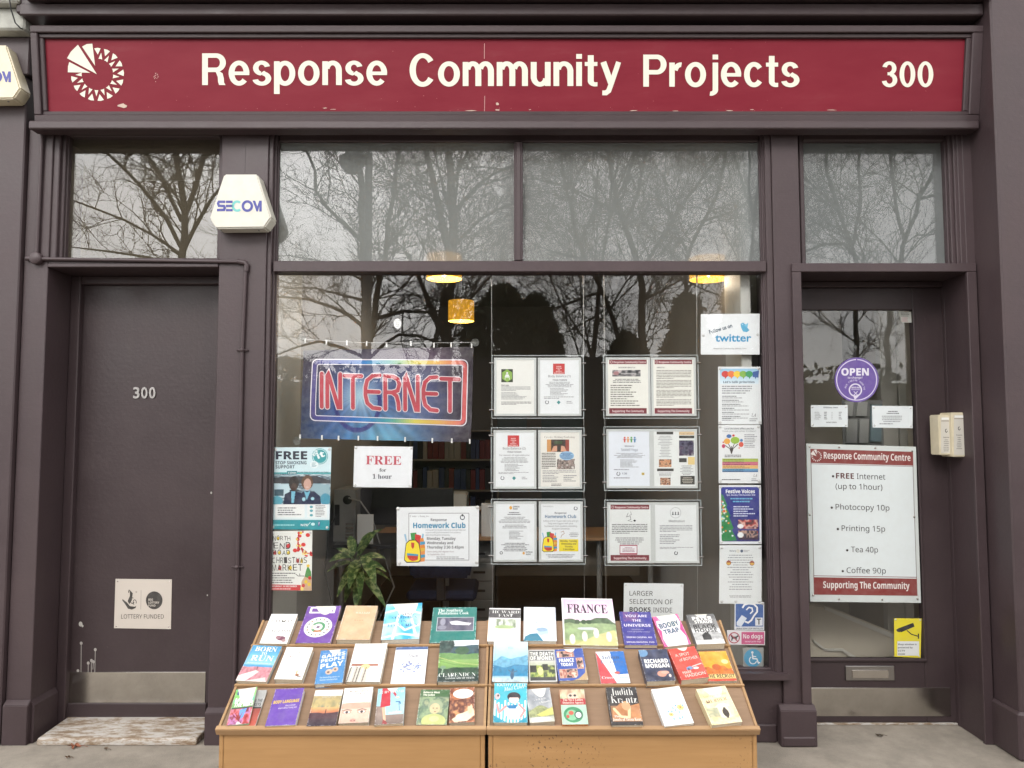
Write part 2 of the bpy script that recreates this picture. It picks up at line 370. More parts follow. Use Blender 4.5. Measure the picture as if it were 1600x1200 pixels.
class Cv:
    """small picture computed with numpy; u right, v down, both 0..1"""
    def __init__(s, w_, h, bg): s.w, s.h = w_, h; W, H = w_ * 2, h * 2; s.a = np.zeros((H, W, 3)) + np.array(bg, float); s.U, s.V = np.meshgrid((np.arange(W) + .5) / W, (np.arange(H) + .5) / H)
    def put(s, m, c): s.a[m] = c; return s
    def ell(s, x, y, rx, ry, c): return s.put(((s.U - x) / rx) ** 2 + ((s.V - y) / ry) ** 2 < 1, c)
    def rect(s, x0, y0, x1, y1, c): return s.put((s.U > x0) & (s.U < x1) & (s.V > y0) & (s.V < y1), c)
    def poly(s, pts, c):
        m = np.zeros(s.U.shape, bool); n = len(pts)
        for i in range(n):
            (x0, y0), (x1, y1) = pts[i], pts[(i + 1) % n]
            if y0 == y1: continue
            m ^= ((y0 > s.V) != (y1 > s.V)) & (s.U < (x1 - x0) * (s.V - y0) / (y1 - y0) + x0)
        return s.put(m, c)
    def grad(s, v0, v1, c0, c1, u0=0, u1=1):
        m = (s.V >= v0) & (s.V <= v1) & (s.U >= u0) & (s.U <= u1); t = ((s.V - v0) / (v1 - v0))[..., None]
        s.a = np.where(m[..., None], np.array(c0, float) * (1 - t) + np.array(c1, float) * t, s.a); return s
    def field(s, fx, fy, seed, oc=3):
        rg = np.random.RandomState(seed); out = np.zeros(s.U.shape); amp = 1; tot = 0
        for _ in range(oc):
            g = rg.rand(int(fy) + 3, int(fx) + 3); x, y = s.U * fx, s.V * fy; i, j = x.astype(int), y.astype(int); a, b = x - i, y - j; a = a * a * (3 - 2 * a); b = b * b * (3 - 2 * b)
            out += amp * ((g[j, i] * (1 - a) + g[j, i + 1] * a) * (1 - b) + (g[j + 1, i] * (1 - a) + g[j + 1, i + 1] * a) * b); tot += amp; amp *= .55; fx *= 2; fy *= 2
        return out / tot
    def noise(s, box, cols, fx, fy, seed=1, oc=3, al=1.0):
        n = np.clip((s.field(fx, fy, seed, oc) - .22) / .56, 0, .999) * (len(cols) - 1); i = n.astype(int); t = (n - i)[..., None]; C = np.array(cols, float)
        px = C[i] * (1 - t) + C[np.minimum(i + 1, len(cols) - 1)] * t; x0, y0, x1, y1 = box
        m = ((s.U >= x0) & (s.U <= x1) & (s.V >= y0) & (s.V <= y1))[..., None]; s.a = np.where(m, s.a * (1 - al) + px * al, s.a); return s
    def hill(s, base, amp, fx, seed, c, bottom=1.0, vary=0):
        rg = np.random.RandomState(seed); g = rg.rand(int(fx) + 3); x = s.U * fx; i = x.astype(int); a = x - i; a = a * a * (3 - 2 * a); y = base - amp * (g[i] * (1 - a) + g[i + 1] * a)
        m = (s.V > y) & (s.V < bottom)
        if vary: s.a = np.where(m[..., None], np.array(c, float) * (1 + vary * (s.field(14, 14, seed + 5)[..., None] - .5)), s.a)
        else: s.put(m, c)
        return s
    def line(s, pts, wd, c):
        asp = s.h / s.w
        for (x0, y0), (x1, y1) in zip(pts, pts[1:]):
            dx, dy = x1 - x0, (y1 - y0) * asp; q = dx * dx + dy * dy + 1e-9
            t = np.clip(((s.U - x0) * dx + (s.V - y0) * asp * dy) / q, 0, 1)
            s.put(((s.U - x0 - t * dx) ** 2 + ((s.V - y0) * asp - t * dy) ** 2) < wd * wd / 4, c)
        return s
    def get(s): return lin(np.clip(s.a, 0, 255)).reshape(s.h, 2, s.w, 2, 3).mean((1, 3))
def Q(x0, y0, x1, y1): return [(x0, y0), (x1, y0), (x1, y1), (x0, y1)]
WHITE = (238, 240, 240)

# ------------------------------------------------------------------ ground
def ground_mat(name, c, var, sc_, stain=(.12, .10, .08)):
    m, N, L, p = nodes(name); v = tcoord(N, L, 'World')
    a = noise(N, L, v, sc_, 8, .7); b = noise(N, L, v, 140, 3, .6); d = noise(N, L, v, 1.3, 5, .6)
    k = ramp(N, L, a, [(.3, tuple(x * (1 - var) for x in c)), (.7, tuple(x * (1 + var) for x in c))])
    k = mixc(N, L, ramp(N, L, d, [(.5, (0, 0, 0)), (.75, (.5, .5, .5))]), k, stain)
    k = mixc(N, L, ramp(N, L, b, [(.62, (0, 0, 0)), (.72, (.5, .5, .5))]), k, tuple(x * 1.5 for x in c))
    k = mixc(N, L, ramp(N, L, b, [(.28, (.5, .5, .5)), (.38, (0, 0, 0))]), k, stain)
    L.new(k, p.inputs['Base Color']); p.inputs['Roughness'].default_value = .85
    ad = N.new('ShaderNodeMath'); ad.operation = 'ADD'; L.new(a, ad.inputs[0]); L.new(b, ad.inputs[1]); bump(N, L, p, ad.outputs[0], .5, .006); return m
M['concrete'] = ground_mat('worn_concrete', (.235, .205, .17), .24, 6)
M['asphalt'] = ground_mat('asphalt', (.05, .05, .05), .25, 5, (.03, .03, .03))
M['grassy'] = ground_mat('winter_grass', (.06, .065, .03), .3, 5, (.05, .04, .025))
tag(MB().box(-30, 30, -5.5, .30, -.3, 0, 0).build('pavement', M['concrete']), kind='structure')
tag(MB().box(-30, 30, -5.64, -5.504, -.3, -.004, .01).build('kerb', M['concrete']), kind='structure')
tag(MB().box(-60, 60, -13.5, -5.644, -.4, -.13, 0).build('road', M['asphalt']), kind='structure')
tag(MB().box(-200, 200, -300, -13.504, -.5, -.02, 0).build('ground', M['grassy']), kind='structure')

# ------------------------------------------------------------------ shop building
PM = M['paint']
shop = thing('shop_building', 'dark maroon shopfront with one wide display window between two recessed doors', 'shop', (0, 0, 0))
def part(name, mb, mat=None, parent=None): return mb.build(name, mat or PM, parent or shop)
XA0, XA1 = X(42, 300), X(75, 418)             # pilaster beside the plain door
XB0, XB1 = X(342, 418), X(420, 215)
XC0, XC1 = X(1205, 215), X(1252, 424)
XD0, XD1 = X(1511, 424), X(1533, 420)
ZT = 3.95
ZH = Z(212, .05)
part('pilaster', MB().box(XA0, XA1, 0, .30, 0, ZH + .02))
part('pilaster', MB().box(XB0, XB1, 0, .30, 0, ZH + .02).box((XB0 + XB1) / 2 - .002, (XB0 + XB1) / 2 + .002, -.0015, .01, Z(300), ZH, 0))
part('pilaster', MB().box(XC0, XC1, 0, .30, 0, ZH + .02))
part('pilaster', MB().box(XD0, XD1, 0, .30, 0, ZH + .02).box(XD1 - .006, XD1 - .001, -.004, .01, .3, ZH, .002))
xl = X(-60, 600, -.03)
part('pier', MB().box(xl, XA0 - .004, -.03, .30, 0, Z(120, -.03), .006))
XP = 2.464
part('pier', MB().box(XP, XP + 1.2, -.21, .5, 0, ZT + .4, .008).box(XP - .018, XP + 1.2, -.228, .4, 0, Z(1100, -.1), .012))
neigh = MB().box(xl, X(38, 45, -.12), -.12, .05, Z(46, -.12), Z(12, -.12), .01).box(xl, X(30, 20, -.16), -.17, .05, Z(12, -.12) + .002, Z(-40, -.17), .01)
part('stone_capital', neigh, solid('weathered_stone', (.34, .34, .31), .85, 0, .2, .25, 9, bmp=.4))
part('capital_block', MB().box(X(28, 10, -.13), X(75, 10, -.13), -.15, .05, Z(20, -.15), Z(-40, -.15), .008).box(xl, X(45, 60, -.06), -.05, .04, Z(120, -.03) + .002, Z(46, -.12) - .002, .006))
# plinths
def plinth(x0, x1, py, y=-.03, side=0):
    z = Z(py, y); m = MB()
    m.prism([(y, 0), (y, z - .022), (y + .028, z), (.001, z), (.001, 0)], x0, x1, 'x', .003); return m
pl = plinth(X(3, 1120, -.03), XA1 + .004, 1096); pl.prism([(XA1 + .001, 0), (XA1 + .02, 0), (XA1 + .02, Z(1096, -.03) - .03), (XA1 + .001, Z(1096, -.03) - .004)], -.001, .205, 'y'); part('plinth', pl)
part('plinth', plinth(XB0 - .004, XB1 + .0, 1108))
part('plinth', plinth(XC0 - .035, XC1 + .004, 1104, -.05).box(XC0 - .03, XC1 + .0, -.056, -.01, 0, .055, .01))
# header, fascia frame, ledge, cornice
XF0, XF1 = X(46, 150, -.1), X(1529, 150, -.1)
part('header_beam', MB().box(XF0 + .01, XP - .001, -.02, .35, ZH, ZT + .4, .002))
part('fascia_ledge', MB().box(XF0, XF1, -.10, -.02, Z(201, -.10), Z(188, -.10), .006).box(XF0 + .02, XF1 - .02, -.07, -.018, Z(206, -.06), Z(201, -.10) - .001, .003))
part('cornice', MB().box(X(30, 10, -.16), XP - .002, -.16, -.021, Z(23, -.16), Z(5, -.16), .006).box(X(30, 10, -.22), XP - .002, -.25, -.021, Z(-14, -.25), ZT + .35, .006)
     .box(X(30, 10, -.16), XP - .002, -.06, -.0205, Z(38, -.05), Z(23, -.16) - .001, .004))
zb, zt = Z(175, -.055), Z(61, -.11); SL = math.hypot(.055, zt - zb); sy, sz = -.055 / SL, (zt - zb) / SL
NS = (0, sz, -sy); SIGN = ((0, -.055, zb), NS)
def cant(p): return (p[0], -.055 + p[2] * sy + p[1] * NS[1], zb + p[2] * sz + p[1] * NS[2])
x0s, x1s = float(at(73, 115, SIGN)[0]), float(at(1505, 115, SIGN)[0])
fr = MB(cant)
for (a, b, d) in ((0, .022, -.018), (.022, .058, -.034)):
    fr.box(x0s - b, x1s + b * 1.35, d, .05, -b, -a - .0005, .004); fr.box(x0s - b, x1s + b * 1.35, d, .05, SL + a + .0005, SL + b, .004)
    fr.box(x0s - b, x0s - a, d, .05, -a, SL + a, .004); fr.box(x1s + a, x1s + b * 1.35, d, .05, -a, SL + a, .004)
part('fascia_frame', fr)
# left door: lintel, frame, door
part('door_lintel', MB().box(XA1 + .001, XB0 - .001, .0, .30, Z(418), Z(403), .004).box(XA1 + .001, XB0 - .001, -.008, .05, Z(418) + .001, Z(412), .003))
part('door_frame', MB().box(XA1 + .001, X(116, 600, .215) + .015, .212, .3, 0, Z(418) - .001, .004).box(X(116, 600, .215) + .016, XB0 - .001, .212, .3, Z(444, .215), Z(418) - .001, .004))
door = part('door', MB().box(X(116, 600, .215) - .01, XB0 + .05, .25, .29, .045, Z(440, .25), .003), M['door'])
part('kick_plate', MB().box(X(96.5, 1075, .248), X(321, 1075, .248), .2465, .252, Z(1098, .248), Z(1050, .248), .001), M['steel'], door)
part('bottom_rail', MB().box(X(96, 1105, .235), X(322, 1105, .235), .236, .252, .036, Z(1099, .24), .004), M['door'], door)
pr = Pr(.249, step=.0005)
pr2 = MB()
for i, ch in enumerate('300'):
    x = 208 + i * 12.4; g = Pr(.243)
    v, f, wd = glyphs(ch, 'D'); pts = at(x + v[:, 0] / wd * 10, 622 - v[:, 1] * 17, .243)
    n = len(pts); edges = {}
    for fc in f:
        for a, b in zip(fc, fc[1:] + fc[:1]): edges[(a, b)] = edges.get((a, b), 0) + 1
    V = [tuple(p) for p in pts] + [(p[0], .2497, p[2]) for p in pts]
    F = [tuple(fc) for fc in f] + [(a, b, b + n, a + n) for (a, b) in edges if (b, a) not in edges]
    MB().add(V, F).build('door_number', M['chrome'], door)
# dried white paint runs on the door
rg = random.Random(3)
for (x, y0, y1) in ((127, 1005, 1095), (122, 1048, 1072), (138, 1036, 1084), (143, 1032, 1088), (149, 1015, 1050), (146, 1034, 1046)):
    pr.stroke([(x, y0), (x - .4, (y0 + y1) / 2), (x - .8, y1)], 1.0, (165, 160, 155)); pr.ell(x, y0, 2.2, 2.6, (170, 165, 160), 2, 10)
for (x, y, r_) in ((126, 975, 3), (129, 978, 1.6), (330, 770, 1.5), (324, 930, 1)): pr.ell(x, y, r_, r_ * 1.3, (180, 176, 170), 1, 8)
pr.done('paint_stain', door, 'flat')
m, N, L, p = nodes('peeling_white_wood'); v = tcoord(N, L, 'World', (3, 10, 10)); g = noise(N, L, v, 3.4, 9, .75)
L.new(ramp(N, L, g, [(.40, (.18, .12, .075)), (.48, (.28, .225, .17)), (.54, (.40, .37, .34)), (.8, (.52, .49, .46))]), p.inputs['Base Color']); p.inputs['Roughness'].default_value = .75; bump(N, L, p, g, .5, .004); M['peel'] = m
stp = thing('door_step', 'worn wooden door sill with peeling white paint below the plain door', 'door sill', (X(185, 1145), .1, 0))
MB().prism([(-.03, .001), (-.03, .026), (-.022, .034), (.26, .046), (.26, .001)], X(58, 1145, -.03), X(307, 1145, -.03), 'x', .003).build('step_board', M['peel'], stp)
# transom over the left door
def pane(px0, px1, py0, py1, Y, name, parent, film=False, th=.006, mat='glass'):
    g = MB().box(X(px0, 300, Y), X(px1, 300, Y), Y, Y + th, Z(py1, Y), Z(py0, Y), 0).build(name, M[mat], parent)
    if film: MB().box(X(px0, 300, Y), X(px1, 300, Y), Y + th + .002, Y + th + .0025, Z(py1, Y), Z(py0, Y), 0).build('obscuring_film', M['film'], g)
    return g
def bars(lst, Yb=.10, name='window_frame'):
    m = MB()
    for (x0, x1, y0, y1, Y) in lst: m.box(X(x0, 300, Y), X(x1, 300, Y), Y, Yb, Z(y1, Y), Z(y0, Y), .004)
    return part(name, m)
tw = bars([(78, 91, 204, 405, .012), (91, 100, 205, 405, .035), (100, 105, 206, 405, .055), (341, 350, 206, 405, .045), (105, 341, 205, 213, .04)], name='transom_window')
pane(99, 344, 206, 405, .082, 'glass', tw, mat='oldglass')
# display window
sw = bars([(419, 426, 206, 1052, .012), (426, 431.5, 206, 1052, .035), (431.5, 435, 206, 1052, .05), (1187, 1190, 206, 1052, .05), (1190, 1196, 206, 1052, .035), (1196, 1206, 206, 1052, .012), (1193, 1195, 206, 1052, .028),
           (435, 1187, 205, 221, .045), (803, 817, 221.5, 407, .02), (806, 814, 221.5, 407, .012), (429, 1195, 407.5, 424.5, .008), (434, 1190, 1044, 1051, .045)], .10, 'display_window')
pane(435, 806, 208, 415, .062, 'glass', sw, True); pane(814, 1189, 208, 415, .062, 'glass', sw, True)
pane(434, 1189, 418, 1050, .062, 'glass', sw)
part('window_sill', MB().prism([(-.045, Z(1064, -.045)), (-.045, Z(1053, -.045)), (.06, Z(1049, .04)), (.12, Z(1049, .04)), (.12, Z(1064, -.045))], XB1 + .001, XC0 + .02, 'x', .004), parent=sw)
part('stall_riser', MB().box(XB1 + .001, XC0 - .001, .02, .14, 0, Z(1064, -.045) - .001, .003).box(XB1 + .001, XC0 - .036, .005, .03, 0, .09, .006))
# transom over the glazed door
tr = bars([(1250, 1257, 206, 412, .045), (1478, 1484, 206, 412, .055), (1484, 1492, 206, 412, .03), (1492, 1500, 206, 412, .012), (1257, 1478, 205, 219, .045), (1498, 1513, 206, 412, .005)], name='transom_window')
pane(1252, 1481, 208, 412, .082, 'glass', tr, True)
dfm = MB(); a0, a1 = X(1238, 424, -.02), X(1526, 424, -.02); zz = Z(411, -.02)
dfm.box(a0, a1, -.02, .30, Z(424.5, -.02), zz, .003).box(a0, X(1252, 424, -.02), -.02, .002, .0 + Z(1104, -.05), Z(424.5, -.02) - .0005, .003).box(X(1511, 424, -.02), a1, -.02, .002, 0, Z(424.5, -.02) - .0005, .003)
part('door_frame', dfm)
# glazed door (leaf at y = .25)
YD = .25
gx0, gx1 = X(1247, 600, YD), X(1430, 600, YD); dl, dr = XC1 - .06, X(1470, 500, YD) + .012; gz0, gz1 = Z(1030, YD), Z(484, YD)
gd = part('door', MB().box(dl, gx0, YD, YD + .045, .012, Z(450, YD), .003).box(gx1, dr, YD, YD + .045, .012, Z(450, YD), .003).box(gx0 + .0005, gx1 - .0005, YD, YD + .045, gz1, Z(450, YD), .003).box(gx0 + .0005, gx1 - .0005, YD, YD + .045, .012, gz0, .003)
          .box(gx0, gx1 + .012, YD - .012, YD + .001, gz0 - .012, gz0 + .006, .004).box(gx1 - .002, gx1 + .010, YD - .008, YD + .001, gz0, gz1, .003), M['door'])
part('door_frame', MB().box(dr + .001, XD0 - .001, YD - .03, .30, 0, Z(424.5, -.02) - .001, .004).box(dl, dr, YD - .02, .30, Z(450, YD) + .002, Z(424.5, -.02) - .001, .004))
MB().box(gx0 - .002, gx1 + .002, YD + .018, YD + .024, gz0 - .002, gz1 + .002, 0).build('glass', M['glass'], gd)
MB().box(X(1264, 1100, YD), X(1485, 1100, YD), YD - .003, YD + .002, Z(1119, YD), Z(1074.5, YD), .001).build('kick_plate', M['steel'], gd)
lp = MB().box(X(1320, 1050, YD), X(1397, 1050, YD), YD - .008, YD + .002, Z(1063, YD), Z(1040, YD), .003).build('letter_plate', M['chrome'], gd)
MB().box(X(1330, 1050, YD), X(1387, 1050, YD), YD - .012, YD - .007, Z(1059, YD), Z(1046, YD), .002).build('flap', M['steel'], lp)
MB().box(dl, dr + .02, YD - .01, .3, .0005, .010, .002).build('threshold', M['peel'], shop)
# rooms behind
def room(x0, x1, y0, y1, z1, mat, name='room_wall', fill=True):
    m = MB().box(x0 - .1, x0, y0, y1, 0, z1, 0).box(x1, x1 + .1, y0, y1, 0, z1, 0).box(x0 - .1, x1 + .1, y1, y1 + .1, 0, z1, 0); part(name, m, mat)
    part('room_floor', MB().box(x0, x1, .302, y1, -.05, .004, 0), M['carpet']); part('room_ceiling', MB().box(x0 - .1, x1 + .1, .352 if z1 > ZH else .31, y1 + .1, z1, z1 + .1, 0), M['ceil'])
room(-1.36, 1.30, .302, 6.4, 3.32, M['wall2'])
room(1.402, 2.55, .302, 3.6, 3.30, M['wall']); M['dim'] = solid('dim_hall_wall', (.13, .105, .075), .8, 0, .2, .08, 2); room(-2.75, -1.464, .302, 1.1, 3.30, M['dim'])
part('window_return', MB().box(-1.335, -1.285, .11, .62, 0, 3.12, .003), M['pale']); part('window_return', MB().box(1.245, 1.30, .11, .42, 0, 3.12, .003), M['pale'])

# ------------------------------------------------------------------ fascia sign
m, N, L, p = nodes('red_fascia_paint'); v = tcoord(N, L, 'World'); a = noise(N, L, tcoord(N, L, 'World', (2.5, 2.5, 9)), 1.4, 6, .6); b = noise(N, L, v, 7, 8, .72)
k = ramp(N, L, a, [(.35, (.155, .009, .020)), (.6, (.168, .013, .024)), (.8, (.18, .026, .036))])
k = mixc(N, L, ramp(N, L, b, [(.70, (0, 0, 0)), (.78, (.35, .35, .35))]), k, (.24, .07, .075))
L.new(k, p.inputs['Base Color']); p.inputs['Specular IOR Level'].default_value = .16; p.inputs['Roughness'].default_value = .5; bump(N, L, p, noise(N, L, tcoord(N, L, 'World', (4, 4, 60)), 2, 4), .12, .002); M['red'] = m
sign = thing('fascia_sign', 'long red fascia sign with cream lettering and sunburst emblem above the shopfront', 'sign', cant(((x0s + x1s) / 2, 0, 0)))
MB(cant).box(x0s, x1s, 0, .02, 0, SL, 0).build('sign_panel', M['red'], sign)
CREAM = (234, 228, 213)
T_, TY = .175, .145
def G_R(g, stem=True, low=.41):
    g.rect(0, 0, .175, 1); g.rect(.1, .86, .43, 1, 1); g.rect(.1, low, .43, low + .14, 1); g.arc(.42, (low + 1) / 2, .30, (1 - low) / 2, -90, 90, .18, .14)
    if stem: g.poly([(.30, .43), (.46, .47), (.62, .37), (.655, .22), (.665, .08), (.71, 0), (.515, 0), (.485, .10), (.475, .26), (.41, .42)], 2)
class Gl:
    def __init__(s, pr, x, yb, hx, hy): s.p, s.x, s.y, s.hx, s.hy = pr, x, yb, hx, hy
    def q(s, a): return (s.x + a[0] * s.hx, s.y - a[1] * s.hy)
    def poly(s, pts, L=0): s.p.poly([s.q(a) for a in pts], CREAM, 4 + L * .2)
    def rect(s, x0, y0, x1, y1, L=0): s.poly([(x0, y0), (x1, y0), (x1, y1), (x0, y1)], L)
    def arc(s, cx, cy, rx, ry, a0, a1, tx=T_, ty=TY, L=3):
        c = s.q((cx, cy)); s.p.ring(c[0], c[1], rx * s.hx, ry * s.hy, tx * s.hx, ty * s.hy, CREAM, 4 + L * .2, a0, a1, 40)
    def stroke(s, pts, wd, L=1): s.p.stroke([s.q(a) for a in pts], wd * s.hx, CREAM, 4 + L * .2, s.hy / s.hx)
def gl(ch, g):
    if ch == 'R': G_R(g); return .72
    if ch == 'P': G_R(g, False, .38); return .72
    if ch == 'C': g.arc(.39, .5, .39, .525, 36, 324, .185, .15); return .76
    if ch == 'e': g.arc(.315, .375, .315, .395, 0, 318); g.rect(.12, .315, .625, .425, 1); return .63
    if ch == 's': g.arc(.285, .535, .26, .235, 15, 262, .165, .125); g.arc(.29, .205, .285, .225, -168, 82, .17, .125, 4); g.poly([(.20, .33), (.25, .30), (.42, .40), (.36, .45)], 2); return .575
    if ch == 'p': g.rect(0, -.28, .17, .75); g.arc(.335, .37, .31, .395, 0, 360); return .645
    if ch == 'o': g.arc(.325, .375, .325, .395, 0, 360); return .65
    if ch == 'c': g.arc(.31, .375, .31, .395, 38, 322); return .595
    if ch == 'n': g.rect(0, 0, .17, .75); g.arc(.315, .46, .275, .31, 0, 165); g.rect(.415, 0, .59, .465); return .59
    if ch == 'm':
        g.rect(0, 0, .17, .75); g.arc(.30, .46, .25, .31, 0, 165); g.rect(.375, 0, .55, .465); g.arc(.675, .46, .25, .31, 0, 160, L=4); g.rect(.75, 0, .925, .465); return .925
    if ch == 'u': g.rect(0, .28, .175, .75); g.arc(.275, .29, .275, .31, 180, 345); g.rect(.42, 0, .59, .75, 1); return .59
    if ch == 'i': g.rect(0, 0, .17, .75); g.rect(0, .85, .17, 1); return .17
    if ch == 't': g.rect(.09, .14, .265, .96); g.rect(0, .625, .375, .75, 1); g.arc(.31, .16, .22, .175, 180, 275, .175, .13); g.rect(.31, -.012, .375, .118, 2); return .375
    if ch == 'y': g.stroke([(.09, .75), (.33, .05)], .175, 0); g.stroke([(.545, .75), (.31, .02), (.25, -.15), (.17, -.215), (.06, -.215)], .15, 1); return .63
    if ch == 'r': g.rect(0, 0, .17, .75); g.arc(.35, .42, .27, .335, 82, 160); return .40
    if ch == 'j': g.rect(.12, -.1, .29, .75); g.rect(.12, .85, .29, 1); g.arc(.05, -.1, .24, .185, -95, 0, .17, .13); return .29
    if ch == '0': g.arc(.29, .5, .29, .525, 0, 360, .17, .14); return .58
    if ch == '3': g.arc(.27, .745, .26, .28, -82, 168, .165, .135); g.arc(.275, .27, .285, .295, -170, 84, .17, .14, 4); g.rect(.2, .46, .34, .58, 2); return .56
    return .3
def word(t, x0, x1, yb, h, name='lettering'):
    class D:
        def __getattr__(s, n): return lambda *a, **k: None
    gap = .085; W = sum(gl(c, D()) for c in t) + gap * (len(t) - 1); hx = (x1 - x0) / W; pr = Pr(SIGN, step=.0004); x = x0
    for c in t: x += (gl(c, Gl(pr, x, yb, hx, h)) + gap) * hx
    o = pr.done(name, sign, 'flat'); o['label'] = 'cream sign lettering'
word('Response', 316, 605, 133, 49.5); word('Community', 640, 971, 134.5, 50); word('Projects', 1005, 1249, 135.5, 50); word('300', 1378, 1458, 135.5, 38.5)
pr = Pr(SIGN, step=.0004)
for pts in ([(32, 10), (61.5, 56), (15, 31)], [(38.5, 13), (54.5, 8.5), (58.8, 43)], [(18.5, 37), (51, 53.8), (16.3, 53)]):
    q = list(pts); pr.poly([(90 + a, 60 + b) for a, b in ([q[0], q[2], q[1]] if len(q) == 3 and q[0][0] == 32 else q)], CREAM, 4)
pr.poly([(90 + 15, 60 + 31), (90 + 21, 60 + 21), (90 + 32, 60 + 10)], CREAM, 4.2); pr.poly([(128.5, 73), (136, 69), (144.5, 68.5)], CREAM, 4.2); pr.poly([(106.3, 113), (106.6, 104), (108.5, 97)], CREAM, 4.2)
cx, cy = 152.5, 116.5
for i in range(13):
    a = 97 - i * 21.6 + 0; b = a - 14
    f = lambda t, r_: (cx + r_ * math.cos(R(t)), cy - r_ * math.sin(R(t)))
    pr.poly([f(a, 41), f((a + b) / 2, 41.6), f(b, 41), f((a + b) / 2 - 1, 31)], CREAM, 4)
    a2 = a - 17.8; pr.poly([f(a2 + 1, 34.5), f(a2 + 7, 24.5), f(a2, 24.8), f(a2 - 7, 24.5)], CREAM, 4.3)
o = pr.done('emblem', sign, 'flat')
pr = Pr(SIGN, step=.0004); rg = random.Random(5)
def blot(x, y, rx, ry, c, n=9, L=5): pr.poly([(x + rx * math.cos(6.283 * i / n) * rg.uniform(.5, 1.1), y + ry * math.sin(6.283 * i / n) * rg.uniform(.5, 1.1)) for i in range(n)], c, L)
pr.stroke([(757, 68), (756.7, 92)], .7, (215, 170, 165), 5); pr.stroke([(757.5, 150), (757, 175)], .6, (215, 175, 170), 5)
for x, y, rx, ry in ((192, 165, 8, 4), (777, 163, 3.5, 2.6), (777, 172, 5, 1.4), (828, 171.5, 3, .7), (735, 173, 10, .8), (508, 169, 4, 1), (990, 173, 8, .8), (1055, 173.5, 5, .6), (1140, 173, 7, .7), (1175, 171.5, 4, .6), (1300, 172, 9, .7), (520, 171, 7, .7)): blot(x, y, rx, ry, (200, 175, 160))
for i in range(14): blot(243 + rg.gauss(0, 3), 117 + rg.gauss(0, 5), .9, .9, (196, 150, 145))
for i in range(70): blot(rg.uniform(215, 1490), rg.choice([rg.uniform(66, 175), rg.uniform(166, 175)]), rg.uniform(.3, 1.1), rg.uniform(.25, .5), (190, 120, 118), 6)
pr.done('paint_stain', sign, 'flat')

# ------------------------------------------------------------------ alarm boxes
def alarm(dx, dy, Y0, Y1, label, letters, mat):
    f = [(350, 272), (402, 272), (424, 340), (413, 356), (338, 357), (327, 341)]
    P = [at(a + dx, b + dy, Y1) for a, b in f]; c = sum(P) / 6
    t = thing('alarm_box', label, 'alarm', (c[0], Y0, c[2]), 'alarm boxes on the shopfront')
    MB().prism([(q[0], q[2]) for q in P], Y1, Y0 + .0, 'y', .007).build('housing', mat, t)
    pr = Pr(Y1 - .0006); pr.step = .0003; BL = (62, 66, 150)
    def bar(*a, c=BL): pr.rect(a[0] + dx, a[1] + dy, a[2] + dx, a[3] + dy, c, 1)
    y0, y1 = 313.5, 330.5; h = y1 - y0
    if 'S' in letters:
        pr.stroke([(352 + dx, 315.3 + dy), (342 + dx, 315.3 + dy), (340.8 + dx, 318 + dy), (342 + dx, 321.5 + dy), (350 + dx, 322 + dy), (351.2 + dx, 325 + dy), (350 + dx, 328 + dy), (339 + dx, 328.2 + dy)], 4, BL, 1)
        for yy in (315.3, 321.8, 328.4): bar(353, yy - 1.9, 363.5, yy + 1.9)
        pr.ring(370.5 + dx, 322 + dy, 8.5, 9, 4, 3.8, (110, 190, 186), 1, 45, 315)
    pr.ring(386.5 + dx, 322 + dy, 9, 9.2, 4, 4, BL, 2)
    M_ = BL if 'S' in letters else (70, 130, 190)
    pr.poly([(394.6 + dx, 313.5 + dy), (398.8 + dx, 313.5 + dy), (402 + dx, 322.5 + dy), (405 + dx, 313.5 + dy), (409 + dx, 313.5 + dy), (409 + dx, 330.5 + dy), (405.2 + dx, 330.5 + dy), (405.2 + dx, 323 + dy), (402.8 + dx, 330.5 + dy), (400.8 + dx, 330.5 + dy)], BL, 1)
    pr.done('logo', t, 'flat')
    for a, b in ((345, 360), (405, 360)):
        c = at(a + dx, b + dy, Y1 + .03); MB().lathe([(0, -.004), (.0045, -.003), (.005, .004)], (c[0], c[1], c[2] - .002), 10).build('screw', M['grey'], t)
    return t
alarm(0, 0, -.001, -.10, 'cream alarm box with blue logo on the pilaster between plain door and window', 'SECOM', M['cream'])
alarm(-392, -202, -.031, -.125, 'yellowed alarm box cut off at the upper corner beside the red sign', 'OM', M['cream2'])

# ------------------------------------------------------------------ conduit pipe
YP = -.013
def W3(px, py, Y): return tuple(at(px, py, Y))
pipe = thing('conduit_pipe', 'painted conduit pipe running over the plain door and down the pilaster', 'pipe', W3(57, 404, YP))
MB().tube([W3(66, 206, YP), W3(57.5, 398, YP)], .0095).build('pipe_run', PM, pipe)
MB().tube([W3(62, 404.5, YP), W3(230, 407, YP), W3(376, 409, YP), W3(382, 410.5, YP), W3(385, 415, YP), W3(383.6, 430, YP), W3(378.5, 548, YP), W3(371, 886, YP), W3(365.5, 1100, YP)], .0095).build('pipe_run', PM, pipe)
c = W3(57, 404, YP); MB().lathe([(0, -.018), (.028, -.018), (.032, -.013), (.032, .012)], c, 24, 'y').tube([(c[0] - .055, c[1], c[2]), (c[0], c[1], c[2])], .012).build('junction_box', PM, pipe)
MB().tube([W3(372, 408.8, YP), W3(383, 410, YP), W3(385.5, 414, YP), W3(384.4, 424, YP)], .0135).build('elbow', PM, pipe)
